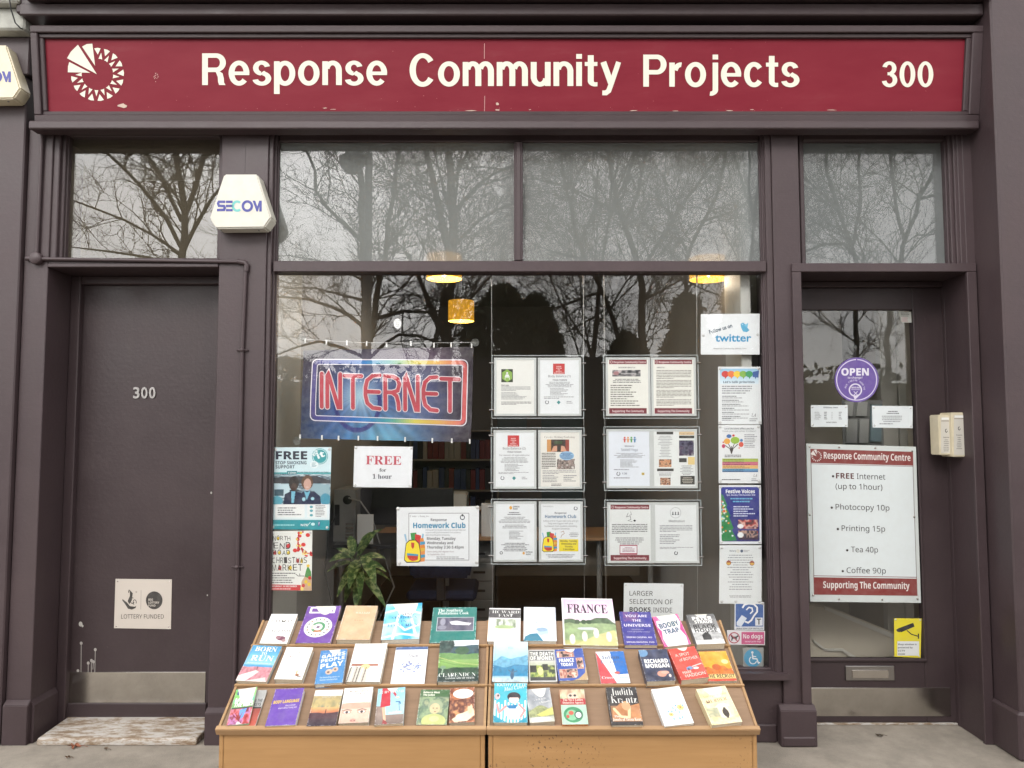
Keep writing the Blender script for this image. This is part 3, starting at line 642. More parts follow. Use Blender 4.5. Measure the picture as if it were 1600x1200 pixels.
for px, py in ((378.5, 547), (370.5, 886)):
    c = W3(px, py, YP); MB().tube([(c[0] - .0285, .0, c[2]), (c[0] - .0285, -.012, c[2]), (c[0] + .0285, -.012, c[2]), (c[0] + .0285, 0, c[2])], .004, 6).lathe([(0, -.028), (.009, -.027), (.011, -.02), (.0115, .0)], (c[0], c[1] + .013, c[2]), 12, 'y').build('pipe_clip', PM, pipe)

# ------------------------------------------------------------------ plaque, entry leaflet boxes, leaf
pq = thing('door_plaque', 'square pale plaque with lottery funding logos screwed to the plain door', 'plaque', W3(224, 944, .249))
q = [(180.5, 904.5), (268.5, 905.5), (267, 983), (178, 981.5)]
pr = Pr(.2465); pr.card(q, (204, 194, 184), .003); K = (52, 48, 46)
pr.stroke([(220.5, 922), (220, 952)], .5, (120, 112, 106), 1); pr.ell(241, 938, 13, 14, K, 1)
for i, t_ in enumerate(('BIG', 'LOTTERY', 'FUND')): pr.text(t_, 232, 232 + (7, 17, 11)[i], 938.5 + i * 4.6, 3.2, (205, 196, 186), 'b', 3)
pr.text('LOTTERY FUNDED', 189.5, 256, 966.5, 6.6, K, 'r', 3)
pr.poly([(203, 922), (207.5, 927), (206, 938), (202, 944), (199.5, 939), (203, 931)], K, 1); pr.poly([(191.5, 936), (198, 941), (203, 947), (211, 948), (213, 946), (212, 950), (206, 952.5), (200, 951), (195.5, 944), (191, 938)], K, 1.3)
pr.ring(207, 938.5, 3.6, 5, 1.1, 1.2, K, 1.6, 60, 330); pr.ring(210.5, 941, 3, 4.4, 1.1, 1.2, K, 1.8, -30, 250); pr.stroke([(202, 921.5), (201, 926)], 1.6, K, 1.2); pr.ring(213, 925, 1.2, 1.2, .4, .4, K, 1)
pr.done('plate', pq, 'flat')
for a, b in ((184, 908.5), (265, 909), (263.5, 979.5), (181.5, 978.5)):
    c = W3(a, b, .2463); MB().lathe([(0, -.0015), (.0035, -.001), (.004, .0015)], c, 10, 'y').build('screw', M['steel'], pq)
YL = .13
lb = thing('leaflet_holder', 'pair of slim cream leaflet boxes on the jamb beside the glazed door', 'leaflet box', W3(1492, 680, YL))
for x0, x1, y0, y1, yy in ((1468.5, 1488.5, 648, 711, YL - .02), (1489, 1516.5, 644.5, 714, YL - .045)):
    a, b = at(x0, y1, yy), at(x1, y0, yy)
    bx = MB().prism([(a[0], a[2]), (b[0], a[2]), (b[0], b[2]), (a[0], b[2])], yy, .2, 'y', .004).build('box_body', M['cream2'], lb)
    pr = Pr(yy - .0006); xx = (x0 + x1) / 2 - (4 if x0 > 1480 else 0); hw = 8.2
    pr.rect(xx - hw, y0 + 4, xx + hw, y1 - 3, (205, 200, 190), 1); pr.rect(xx - hw * .9, y0 + 4.5, xx + hw * .9, y0 + 8, (235, 235, 230), 2); pr.ring(xx, y0 + 25, 2, 3, 1, 1, (40, 40, 45), 2, 60, 360); pr.text('Response', xx - 4.5, xx + 4.5, y0 + 36, 1.6, (70, 70, 70), 'b'); pr.lines(xx - 4.5, xx + 4.5, y0 + 38, y0 + 58, 7, (140, 138, 132), 2, 'c')
    pr.rect(x0 + 2, y0 + 9.3, x1 - 2, y0 + 10.2, (120, 105, 80), 2); pr.done('leaflet', bx)
def leaf(px, py, r_, seed, label, c):
    rg = random.Random(seed); z = -CAM[2] / ((at(px, py, 1.0) - CAM)[2]) ; P = CAM + (at(px, py, 1.0) - CAM) * z
    pts = []
    for i in range(15):
        a = 2 * math.pi * i / 15; k = 1.0 if i % 3 == 0 else rg.uniform(.42, .6); pts.append((r_ * k * math.cos(a), r_ * k * .85 * math.sin(a), .004 + rg.uniform(0, .016)))
    MBx = MB(); n = len(pts); MBx.add([(P[0], P[1], .012)] + [(P[0] + a, P[1] + b, c_) for a, b, c_ in pts], [(0, 1 + i, 1 + (i + 1) % n) for i in range(n)])
    MBx.add([(P[0], P[1], .010)] + [(P[0] + a, P[1] + b, c_ - .0015) for a, b, c_ in pts], [(0, 1 + (i + 1) % n, 1 + i) for i in range(n)])
    MBx.tube([(P[0], P[1], .012), (P[0] + r_ * 1.2, P[1] + .01, .006), (P[0] + r_ * 1.9, P[1] + .0, .004)], .0012, 5)
    tag(MBx.build('fallen_leaf', solid('dead_leaf', c, .8, 0, .2, .3, 40), origin=(P[0], P[1], .0)), label, 'leaf', 'fallen leaves on the pavement')
leaf(116, 1168, .036, 1, 'curled russet plane leaf lying on concrete before the white sill', (.22, .085, .05))
leaf(106, 1186, .014, 4, 'small brown leaf scrap on the concrete below the russet leaf', (.12, .07, .04))
leaf(165, 1173, .013, 6, 'tiny grey brown leaf scrap to one side of the russet leaf', (.14, .10, .07))
leaf(1374, 1151, .022, 8, 'dark flattened leaf on the concrete before the glazed door', (.07, .055, .04))

# ------------------------------------------------------------------ notices on the glass
M['pad'] = solid('clear_sticky_pad', (.5, .5, .49), .25, 0, .5, .1, 60)
YW = .074
K, G1, G2 = (30, 30, 34), (95, 95, 100), (140, 142, 146)
def finish(pr, name, label, cat, group=None, pads=(), Y=YW, mat='print', r=.008):
    o = tag(pr.done(name, None, mat), label, cat, group)
    for a, b in pads:
        c = at(a, b, Y - .0008); MB().lathe([(0, -.0022), (r * .6, -.0018), (r, .0008)], c, 12, 'y').lathe([(0, -.003), (r * .28, -.003), (r * .3, -.001)], c, 8, 'y').build('sticky_pad', M['pad'], o)
    return o
def corners(q, e=4): 
    (a, b), (c, d), (f, g), (h, i) = q; return [(a + e, b + e), (c - e, d + e), (f - e, g - e), (h + e, i - e)]
WG = 'notices stuck inside the window'
# stop smoking
q = [(427, 699), (518, 698.5), (514.5, 828), (423, 827)]; pr = Pr(YW); pr.card(q, (214, 236, 242))
cv = Cv(90, 46, (150, 176, 186)); cv.noise((0, 0, 1, 1), [(40, 50, 60), (120, 150, 165), (210, 225, 230), (70, 90, 105), (180, 205, 215)], 5, 9, 11, 3)
cv.poly([(0, .1), (.75, .05), (1, .2), (1, .3), (0, .3)], (60, 62, 70)); cv.poly([(0, .3), (.3, .32), (.3, .75), (0, .8)], (196, 220, 230)); cv.rect(.04, .5, .2, .72, (60, 90, 105)); cv.poly([(.65, .3), (.98, .34), (1, .8), (.7, .8)], (150, 180, 190))
cv.ell(.92, .82, .09, .2, (70, 150, 175)); cv.ell(.09, .88, .1, .16, (90, 170, 190))
cv.poly([(.2, 1), (.22, .66), (.33, .55), (.5, .6), (.52, 1)], (28, 36, 66)); cv.ell(.37, .3, .085, .24, (34, 26, 26)); cv.ell(.375, .42, .055, .13, (70, 48, 42)); cv.poly([(.33, .56), (.4, .56), (.38, .95), (.34, .95)], (120, 190, 215))
cv.poly([(.44, 1), (.47, .66), (.55, .55), (.72, .55), (.83, .72), (.85, 1)], (30, 40, 74)); cv.ell(.6, .27, .10, .24, (96, 66, 44)); cv.ell(.605, .33, .065, .19, (206, 166, 150)); cv.rect(.58, .42, .63, .44, (235, 225, 220)); cv.poly([(.55, .55), (.6, .6), (.66, .54), (.6, .85)], (120, 190, 215)); cv.ell(.7, .8, .03, .05, (170, 215, 230)); cv.ell(.55, .82, .03, .06, (170, 215, 230))
pr.pic([(426, 741), (516.8, 741), (515.5, 789), (424.3, 788)], cv, 1)
pr.text('FREE', 431, 480, 717.5, 12.5, (24, 34, 58), 'x', 3); pr.text('STOP SMOKING', 430.5, 479, 725.5, 5, (24, 44, 70), 'b', 3); pr.text('SUPPORT', 430.5, 460.5, 732, 5, (24, 44, 70), 'b', 3)
pr.ell(500, 713, 12.5, 12.5, (60, 160, 166), 1.5); pr.ring(500, 713, 11.5, 11.5, 1, 1, (210, 236, 240), 2); pr.text('kick', 492, 502, 713, 5, (236, 246, 248), 'x', 3, 60); pr.text('it', 497, 509, 717, 9, (236, 246, 248), 'x', 3, 22); pr.ell(491, 726, 6.5, 5.5, (236, 246, 248), 4); pr.lines(487, 495, 722.5, 730, 4, (90, 150, 165), 5)
pr.rect(426.5, 738, 517, 740.6, (60, 168, 172), 2); pr.text("You're up to", 431, 447, 741, 2.6, (30, 60, 80)); pr.rect(448.5, 736, 464.5, 741, (30, 130, 140), 3); pr.text('4 times', 450, 463, 740, 2.8, WHITE, 'b', 4); pr.text('more likely to quit with our help', 466, 513, 739, 2.6, (30, 60, 80))
pr.rect(424.5, 788, 515, 812, (224, 238, 242), 1.5); pr.rect(430, 788, 476, 809, (240, 242, 240), 2); pr.rect(480, 788, 511, 809, (236, 240, 240), 2); pr.lines(434, 474, 792, 806, 4, (110, 112, 116), 3, seed=2); pr.lines(493, 509, 789, 808, 8, (120, 122, 126), 3, seed=4)
for yy in (791, 797, 804): pr.ell(486.5, yy + 1, 2.6, 2, (90, 170, 180), 3)
pr.poly([(424, 812), (515, 812.5), (514.5, 828), (423, 827)], (30, 150, 160), 1.7); pr.text('NCF', 470, 481, 822, 3.4, WHITE, 'b'); pr.stroke([(477, 819), (480, 822), (485, 816)], .8, (220, 240, 240), 3); pr.ell(489, 819, 3, 2.4, (200, 234, 236), 3); pr.rect(497, 815, 500, 822, (50, 70, 140), 3); pr.text('f', 497.8, 499.4, 821, 5, WHITE, 'b', 4); pr.lines(427, 463, 818, 823, 1, (150, 215, 220), 3)
finish(pr, 'stop_smoking_poster', 'turquoise stop smoking poster with two smiling staff in navy jackets', 'poster', WG, corners(q, 3.5))
# christmas market
q = [(423, 830), (488, 829), (487, 923), (420, 922)]; pr = Pr(YW); pr.card(q, (236, 238, 232))
rg = random.Random(9)
for i in range(52):
    a = R(rg.uniform(95, 300)); rr = rg.uniform(17, 24); x, y = 484 + rr * .95 * math.cos(a), 846 - rr * math.sin(a)
    if x < 487 and y > 831: pr.ell(x, y, rg.uniform(1.2, 2.6), rg.uniform(1.2, 2.4), rg.choice([(206, 44, 44), (222, 60, 50), (240, 206, 70), (244, 226, 150), (180, 30, 36)]), 1 + i * .02, 9)
for x, y in ((481, 836), (474, 851), (461, 860)): pr.ell(x, y, 3.6, 3.2, (214, 50, 46), 2.4, 10)
for t, x0, x1, yb, h, fl in (('NORTH', 426.5, 455, 844.5, 7, {1: (232, 196, 40)}), ('END', 427.5, 456, 857.5, 10, {2: (206, 40, 44)}), ('ROAD', 426.5, 455, 867, 7.5, {0: (206, 40, 44), 1: (236, 206, 60), 3: (236, 206, 60)}), ('CHRISTMAS', 425.5, 481, 880, 9, {6: (206, 40, 44), 7: (232, 196, 40)}), ('MARKET', 425.5, 474, 891.5, 10, {1: (206, 40, 44), 3: (232, 196, 40)})):
    w_ = (x1 - x0) / len(t)
    for i, ch in enumerate(t):
        xx = x0 + i * w_
        if i in fl: pr.ell(xx + w_ * .45, yb - h * .42, w_ * .34, h * .4, fl[i], 2.6, 14)
        pr.text(ch, xx, xx + w_ * .8, yb + rg.uniform(-.6, .6), h * rg.uniform(.92, 1.08), (34, 30, 34), 'd' if i % 2 else 'r', 4, rg.uniform(-4, 4))
pr.lines(425, 462, 894, 912, 5, (110, 110, 112), 2, seed=3)
pr.poly([(421, 913), (470, 914), (470, 922.6), (420.4, 922)], (208, 40, 44), 1.6); pr.text('SATURDAY 15 DECEMBER', 423, 464, 917.3, 2.6, WHITE, 'b', 3); pr.lines(423, 458, 918.5, 922, 1, (240, 200, 200), 3)
pr.poly([(487, 905), (476, 901), (471, 909), (470, 922.6), (487, 923)], (206, 170, 136), 1.8); pr.poly([(486, 893), (481, 884), (478, 892), (476, 901), (487, 905)], (60, 140, 60), 2); pr.ell(481.5, 884, 3, 2.6, (240, 200, 60), 2.2, 5)
for x, y, c in ((478, 909, (232, 196, 40)), (484, 903, (206, 40, 44)), (483, 913, (232, 196, 40)), (474, 915, (206, 40, 44)), (472, 920, (240, 220, 120))): pr.ell(x, y, 2.6, 3, c, 2.4, 9)
pr.stroke([(462, 897), (466, 900), (476, 900)], 1, K, 2.3); pr.stroke([(468, 896), (469, 900)], .9, K, 2.3)
finish(pr, 'christmas_market_poster', 'hand lettered white and red Christmas market poster low beside the pilaster', 'poster', WG, corners(q, 3.5)[:2])
# free for one hour
q = [(554, 697), (645, 698), (643, 762), (552, 761)]; pr = Pr(YW); pr.card(q, (232, 235, 238)); pr.text('FREE', 571.5, 627, 725.5, 13.5, (196, 74, 92), 's', 3, -1); pr.text('for', 593, 603.5, 737, 5.5, (46, 48, 62), 's', 3); pr.text('1 hour', 582, 612, 748, 7, (46, 50, 70), 's', 3)
finish(pr, 'free_hour_notice', 'white landscape notice with large red word FREE below the banner', 'notice', WG, corners(q, 2.5))
# homework club
def backpack(pr, x, y, s, L=2, sy=None):
    sy = sy or s
    p_ = lambda pts, c, l: pr.poly([(x + a * s, y + b * sy) for a, b in pts], c, L + l)
    e_ = lambda a, b, rx, ry, c, l, n=20: pr.ell(x + a * s, y + b * sy, rx * s, ry * sy, c, L + l, n)
    p_([(.30, .02), (.55, .0), (.6, .22), (.34, .26)], (58, 150, 70), .0); p_([(.5, .05), (.76, .1), (.74, .5), (.5, .4)], (206, 50, 44), .2); p_([(.02, .06), (.1, .05), (.16, .3), (.1, .32)], (150, 190, 220), .1); p_([(.82, .04), (.88, .05), (.85, .3), (.78, .3)], (120, 180, 210), .1)
    p_([(.72, .2), (.86, .18), (.94, .5), (.92, .98), (.7, 1.0)], (225, 140, 60), .4)
    for k in range(3): p_([(.72, .32 + k * .22), (.93, .30 + k * .22), (.94, .4 + k * .22), (.72, .43 + k * .22)], [(60, 150, 190), (220, 180, 60), (60, 150, 190)][k], .6)
    p_([(.06, .62), (.1, .36), (.26, .25), (.52, .24), (.68, .36), (.74, .62), (.76, .94), (.66, 1.02), (.14, 1.03), (.02, .94)], K, .8)
    p_([(.09, .62), (.13, .38), (.27, .28), (.51, .27), (.65, .38), (.71, .62), (.73, .92), (.64, .99), (.15, 1.0), (.05, .92)], (246, 222, 40), 1)
    p_([(.15, .72), (.64, .76), (.62, .92), (.5, .96), (.38, .97), (.26, .93), (.17, .84)], (200, 60, 44), 1.2); p_([(.15, .70), (.64, .74), (.64, .80), (.16, .78)], (60, 150, 190), 1.4); p_([(.33, .34), (.47, .35), (.46, .5), (.40, .56), (.34, .49)], (200, 60, 44), 1.2)
q = [(620, 793), (748.5, 791), (747.5, 885), (620, 884)]; pr = Pr(YW); pr.card(q, (230, 233, 235)); pr.poly([(638.5, 801.5), (733, 801.5), (733, 875.5), (638.5, 875.5)], (60, 62, 66), 1); pr.poly([(639.2, 802.2), (732.3, 802.2), (732.3, 874.8), (639.2, 874.8)], (236, 239, 241), 1.5)
pr.text('Come along to ....', 640.5, 676, 808, 3.2, G1, 't'); pr.text('Response', 673, 698, 814.2, 4.2, (70, 72, 78), 'b'); pr.text('Homework Club', 645.5, 727.5, 825, 8.2, (48, 138, 176), 'x')
for i, t_ in enumerate(('Calling all 8 to 16 year olds come and get help and', 'support with your homework from students', 'attending Kingston University')): pr.text(t_, 665, (727, 720, 703)[i], 829.2 + i * 3.9, 2.3, G1, 'r')
for i, t_ in enumerate(('Monday, Tuesday', 'Wednesday and', 'Thursday 3:30-5:45pm')): pr.text(t_, 667, (712, 708, 724.5)[i], 843.5 + i * 6.8, 4.3, (40, 42, 46), 'b')
pr.text('Come along and register from', 667, 709, 863, 2.4, (120, 86, 90)); pr.text('1st September 2016', 667, 695, 867.4, 2.4, (120, 86, 90)); pr.lines(682, 731, 869, 874.5, 2, G2, 2, seed=3)
pr.ring(722.5, 808.5, 4, 4, 1.4, 1.4, (70, 78, 90), 2, 100, 440); pr.poly([(721, 803.5), (724, 803.5), (723, 808)], K, 2.5); backpack(pr, 630.5, 832, 36, 3, 46)
finish(pr, 'homework_notice', 'white homework club notice with yellow backpack drawing hanging above the books', 'notice', WG, [(622, 795), (746, 793), (624, 880), (745, 879)], r=.010)
# twitter-like notice
q = [(1095, 491), (1187, 490), (1187, 554), (1095, 554)]; pr = Pr(YW); pr.card(q, (230, 234, 236)); TB = (40, 148, 196)
pr.text('Follow us on', 1109, 1146, 522, 6.2, (50, 76, 98), 'D', 4, 17); pr.text('twitter', 1117.5, 1174, 533.5, 12, TB, 'D', 3); pr.text('Response Community @Resp_Com', 1115, 1166, 545.5, 2, G1)
pr.poly([(1157, 506), (1161, 504), (1165, 507), (1166, 510), (1171, 516), (1167, 519), (1161, 518), (1158, 512)], (90, 170, 206), 2); pr.poly([(1163, 509), (1169, 504), (1168, 512)], (120, 190, 220), 2.5); pr.ell(1160, 507, .7, .7, WHITE, 3, 8)
finish(pr, 'social_media_notice', 'white notice with blue bird and word twitter high in the window corner', 'notice', WG, [(1099, 524), (1184, 523)])
# core priorities
q = [(1122, 573), (1188, 573), (1190, 663), (1122.5, 663)]; pr = Pr(YW); pr.card(q, (228, 232, 233)); cv = Cv(32, 12, (200, 226, 240)); cv.grad(0, 1, (150, 196, 226), (222, 236, 244)); pr.pic([(1125, 576), (1185, 576), (1185.5, 600), (1125, 600)], cv, 1)
for i, c in enumerate([(206, 60, 56), (232, 120, 60), (240, 204, 60), (130, 176, 70), (60, 156, 96), (52, 92, 160)]):
    x = 1133 + i * 9.4
    if i == 5: pr.poly([(x - 4, 581), (x + 6, 579), (x + 5, 590), (x - 4, 589)], c, 2)
    else: pr.ell(x, 584.5, 5.8, 5, c, 2 + i * .1, 16)
    pr.poly([(x - 1, 588), (x + 3, 588), (x, 592.5)], c, 2.7)
pr.text("Let's talk priorities", 1130, 1179, 598.5, 3.4, (46, 60, 80), 'b'); pr.lines(1128, 1180, 602, 616, 4, G2, 2, seed=1)
for k in range(6): pr.lines(1128, 1158, 618 + k * 6.3, 620.4 + k * 6.3, 1, (70, 72, 76), 2, seed=k); pr.lines(1128, 1178, 620.6 + k * 6.3, 623 + k * 6.3, 1, G2, 2, seed=k + 9)
pr.text('LA', 1174, 1181, 651, 5, K, 'i'); pr.lines(1128, 1150, 653, 658, 2, G2, 2); pr.lines(1171, 1184, 653, 659, 2, G2, 2)
finish(pr, 'priorities_poster', 'white poster topped by overlapping rainbow speech bubbles', 'poster', WG, corners(q, 3))
# tree
q = [(1122.5, 664), (1188, 664), (1189, 755), (1123, 755)]; pr = Pr(YW); pr.card(q, (228, 231, 232)); pr.text('Local decisions affect you but', 1132, 1178, 671, 2.6, (70, 80, 86), 'b'); pr.text('Have you got what it takes?', 1129, 1181, 674.8, 2.4, (96, 106, 112))
for a in ((0, 0), (-5, -12), (5, -13), (10, -11), (-10, -9), (0, -8)):
    pr.stroke([(1143, 709), (1143 + a[0] * .25, 703 + a[1] * .2), (1143 + a[0], 705 + a[1])], 1.2, (60, 50, 46), 2 + a[0] * .02)
for x, y, rx, ry, c in ((1148.5, 688, 7, 5.5, (150, 186, 60)), (1136, 689.5, 5, 4.5, (232, 170, 70)), (1139, 681.5, 4, 3, (66, 110, 170)), (1146, 680.5, 2, 1.8, (206, 70, 60)), (1158, 694.5, 3.8, 4, (214, 90, 70)), (1158.5, 688, 2.4, 2.2, (70, 130, 180)), (1130.5, 697, 2.7, 3.2, (200, 80, 110)), (1130, 691, 1.3, 1.2, (214, 90, 70)), (1155, 700, 1.3, 1.2, (224, 130, 120))): pr.ell(x, y, rx, ry, c, 3, 18)
pr.lines(1163, 1186, 678, 700, 8, G2, 2, seed=5); pr.lines(1128, 1162, 710, 715, 2, (60, 60, 64), 2, 'c')
for i, c in enumerate([(170, 190, 80), (170, 190, 80), (206, 106, 130), (206, 106, 130), (232, 184, 110), (232, 184, 110), (90, 164, 200), (60, 110, 160)]): pr.rect(1128.5, 716.5 + i * 2.65, 1184.5, 719 + i * 2.65, c, 1); pr.lines(1130, 1180, 716.7 + i * 2.65, 719 + i * 2.65, 1, tuple(int(x * .6) for x in c), 2, seed=i)
pr.text('LA', 1177, 1183, 745, 4.4, K, 'i'); pr.lines(1128, 1158, 748, 751, 1, (80, 80, 84), 2); pr.lines(1174, 1185, 747, 752, 2, G2, 2)
finish(pr, 'decisions_poster', 'white poster with many-coloured bubble tree over four striped bands', 'poster', WG, corners(q, 3))
# festive voices
q = [(1123.5, 758), (1189, 758), (1190, 850), (1124.5, 850)]; pr = Pr(YW); pr.card(q, (226, 230, 234)); cv = Cv(60, 84, (44, 52, 130)); cv.grad(0, 1, (52, 60, 150), (36, 40, 112)); cv.noise((0, 0, 1, 1), [(30, 36, 100), (60, 66, 160)], 4, 5, 3, 2, .3)
cv.poly([(0, .12), (.06, .16), (.16, .34), (.13, .36), (.24, .53), (.2, .55), (.32, .76), (.27, .78), (.4, .98), (0, 1)], (36, 130, 70)); cv.noise((0, .1, .0, 1), [(36, 130, 70)], 3, 3)
rg = random.Random(4)
for i in range(34):
    v_ = rg.uniform(.25, .97); u_ = rg.uniform(0, .38 * (v_ - .1)); cv.ell(u_, v_, .022, .016, rg.choice([(230, 220, 90), (220, 60, 60), (230, 240, 240), (90, 190, 200), (240, 140, 60)]))
cv.rect(.44, .6, .97, .77, (120, 40, 50)); cv.noise((.44, .6, .97, .77), [(60, 20, 30), (190, 70, 70), (224, 190, 170), (90, 30, 50)], 9, 12, 5, 2); cv.rect(.44, .8, .97, .97, (60, 40, 60)); cv.noise((.44, .8, .97, .93), [(50, 30, 40), (200, 160, 140), (40, 40, 60), (170, 60, 60)], 10, 12, 6, 2); cv.ell(.5, .72, .08, .04, (236, 238, 240)); cv.ell(.5, .88, .08, .05, (236, 238, 240))
pr.pic([(1126.5, 761), (1186, 761), (1187, 846), (1127.5, 846)], cv, 1); pr.text('Festive Voices', 1134, 1179.5, 770.5, 5.6, WHITE, 'x'); pr.text('7pm, Monday 17th December 2018', 1135, 1180, 774.6, 2.4, (220, 224, 240), 'b'); pr.lines(1137, 1180, 777, 786, 2, (110, 180, 210), 2, 'c', 2); pr.lines(1146, 1183, 790, 808, 5, (210, 216, 236), 2, seed=8)
finish(pr, 'festive_poster', 'deep blue festive singing poster with green decorated Christmas tree', 'poster', WG, corners(q, 3))
# plain letter
q = [(1124.5, 852), (1190, 852), (1190, 944), (1123.5, 943)]; pr = Pr(YW); pr.card(q, (224, 228, 228)); pr.text('Rotary', 1140, 1150, 862, 2.8, (110, 120, 130), 'b'); pr.ring(1153, 861, 2.2, 2.2, .7, .7, (190, 170, 120), 2); pr.ell(1159, 861, 2.3, 2.3, (80, 96, 120), 2); pr.lines(1162, 1172, 859, 863, 2, G2)
pr.lines(1136, 1178, 866, 923, 15, G2, 2, 'c', 4, .3); pr.ell(1138.5, 879.5, 3.8, 3.8, (150, 60, 40), 3); pr.ell(1175, 880, 3.8, 3.8, (150, 60, 40), 3); pr.poly([(1135, 879), (1142, 879), (1140, 882.5), (1136, 882)], (214, 170, 60), 3.5); pr.poly([(1171.5, 879.5), (1178.5, 879.5), (1177, 883), (1173, 882.5)], (214, 170, 60), 3.5); pr.lines(1134, 1180, 930, 934, 2, G2, 2, 'c', 2)
finish(pr, 'charity_notice', 'plain white typed letter with two small round brown emblems', 'notice', WG, [(1128, 856), (1187, 856), (1150, 940), (1186, 940), (1128, 940)])
# hearing loop
q = [(1148, 941), (1194, 941), (1194, 985), (1147.5, 984)]; pr = Pr(YW + .0015); pr.card(q, (226, 230, 236), .0008); BB = (46, 92, 160); pr.rect(1149.5, 942, 1192.5, 979, BB, 1)
pr.stroke([(1160, 950), (1163, 945), (1170, 943), (1178, 944), (1183, 949), (1183, 956), (1178, 962), (1174, 969), (1169, 973), (1164, 971)], 2.6, WHITE, 2); pr.stroke([(1166, 953), (1170, 949), (1175, 950), (1176, 955), (1172, 959)], 2, WHITE, 2); pr.poly([(1151, 972), (1159, 961), (1167, 966), (1158, 979), (1151, 977)], (214, 222, 232), 2.4); pr.rect(1180, 965, 1191.5, 977.5, (226, 230, 236), 2); pr.text('T', 1182.5, 1189, 976, 9.5, (50, 54, 60), 'b', 3); pr.text('INDUCTION LOOP INSTALLED', 1150.5, 1192, 983.3, 2.6, (40, 44, 60), 'b')
finish(pr, 'hearing_loop_sign', 'blue hearing loop sign with white ear tucked under the typed letter', 'sign', WG, [(1192, 943)])
# no dogs
q = [(1136, 984.5), (1195.5, 986), (1195, 1008), (1137, 1007)]; pr = Pr(YW); pr.card(q, (226, 224, 228), .001); pr.rect(1158.5, 987.5, 1194, 1006.5, (200, 78, 130), 1); pr.text('No dogs', 1161, 1191.5, 997.5, 6.6, (238, 232, 236), 'b'); pr.text('except guide dogs', 1164, 1189, 1003.5, 2.6, (236, 200, 216), 'b')
pr.poly([(1141, 993), (1143, 992), (1145, 994.5), (1150, 994.5), (1152.5, 992), (1154, 995), (1151.5, 996), (1151, 1001), (1149.5, 1001), (1149, 998), (1145, 998), (1144, 1001.5), (1142.5, 1001), (1143, 996)], (50, 50, 56), 2); pr.ring(1147, 996.5, 9, 8.8, 1.6, 1.6, (176, 50, 80), 3); pr.stroke([(1141, 990.5), (1153, 1002.5)], 1.5, (176, 50, 80), 3.4)
finish(pr, 'no_dogs_sign', 'pink and white sign with crossed out dog beside the glass edge', 'sign', WG)
q = Q(1161, 1012, 1193, 1047); pr = Pr(YW); pr.card(q, (150, 152, 148), .0006); pr.ell(1176.5, 1028, 14, 14, (60, 150, 190), 1, 36)
pr.ell(1175.5, 1019.5, 1.9, 2, WHITE, 2, 12); pr.stroke([(1175.5, 1022), (1176.5, 1029), (1182.5, 1029.5), (1185, 1036), (1187.5, 1035)], 1.9, WHITE, 2); pr.stroke([(1176, 1025.5), (1181.5, 1026)], 1.5, WHITE, 2.3); pr.ring(1176.5, 1031.5, 6.3, 6.5, 1.5, 1.5, WHITE, 2.6, 120, 345)
finish(pr, 'wheelchair_sticker', 'round blue wheelchair access sticker low in the window corner', 'sticker', WG)
q = [(975, 911), (1068, 912), (1067, 978), (974, 976)]; pr = Pr(YW); pr.card(q, (222, 226, 226))
for t_, x1, yb, k in (('LARGER', 1020, 930.5, 'r'), ('SELECTION OF', 1051, 943.3, 'r'), ('INSIDE', 1050, 956.6, 'r')): pr.text(t_, 983.5 if t_ != 'INSIDE' else 1020.5, x1, yb, 7.4, (50, 54, 56), k, 3, -.8)
pr.text('BOOKS', 983.5, 1016.5, 956, 7.4, (44, 48, 50), 'b', 3, -.8)
finish(pr, 'books_inside_notice', 'white landscape notice in capitals half hidden behind the displayed books', 'notice', WG, [(978, 914), (1065, 915)], r=.005)
pr = Pr(YW); pr.card(ellpts(621, 505.5, 5.8, 7.8, 24), (218, 220, 218), .0005); pr.lines(617, 625, 500, 512, 4, (170, 172, 170), 2, 'c'); finish(pr, 'round_sticker', 'small blank oval white sticker alone on the upper glass above the banner', 'sticker', WG)

# ------------------------------------------------------------------ banner
cv = Cv(150, 82, (60, 52, 70)); U, V = cv.U, cv.V
cv.noise((0, 0, 1, 1), [(58, 48, 66), (82, 66, 84), (70, 66, 96)], 4, 3, 2, 3)
def glow(x, y, rx, ry, c, k=1.0, pw=1.0):
    d = np.exp(-(((U - x) / rx) ** 2 + ((V - y) / ry) ** 2) ** pw)[..., None] * k; cv.a = cv.a * (1 - d) + np.array(c, float) * d
glow(.35, .92, .42, .5, (40, 96, 160), .95); glow(.30, .5, .3, .32, (36, 70, 150), .9); glow(.5, .98, .22, .3, (120, 190, 214), .8); glow(.34, .52, .12, .2, (190, 226, 240), .95); glow(.72, .55, .2, .3, (96, 110, 170), .6)
ang = np.arctan2(V - .5, (U - .34)); ray = (np.sin(ang * 23) + np.sin(ang * 41 + 1)) * .5; cv.a *= (1 + .16 * ray * np.exp(-((U - .45) ** 2 + (V - .9) ** 2) * 4))[..., None]
d = ((U - .33) / .13) ** 2 + ((V - .6) / .30) ** 2; cv.a = np.where(((d > .8) & (d < 1.15) & (V > .5))[..., None], np.array((40, 50, 130.)), cv.a)
glow(.75, .1, .4, .1, (124, 92, 118), .55); glow(.97, .7, .10, .6, (78, 60, 84), .8); glow(.03, .2, .14, .4, (72, 60, 86), .7)
cv.a = cv.a * .88 * (1 - .38 * np.clip((np.abs(U - .45) - .3) / .25, 0, 1) * 1.0 - .12 * (V < .12))[..., None]
BQ = [(474, 547.5), (740, 541.5), (736, 691), (469, 685)]
def bn(u, v): a, b, c, d = [np.array(p, float) for p in BQ]; return tuple((1 - v) * ((1 - u) * a + u * b) + v * ((1 - u) * d + u * c))
YB = .094
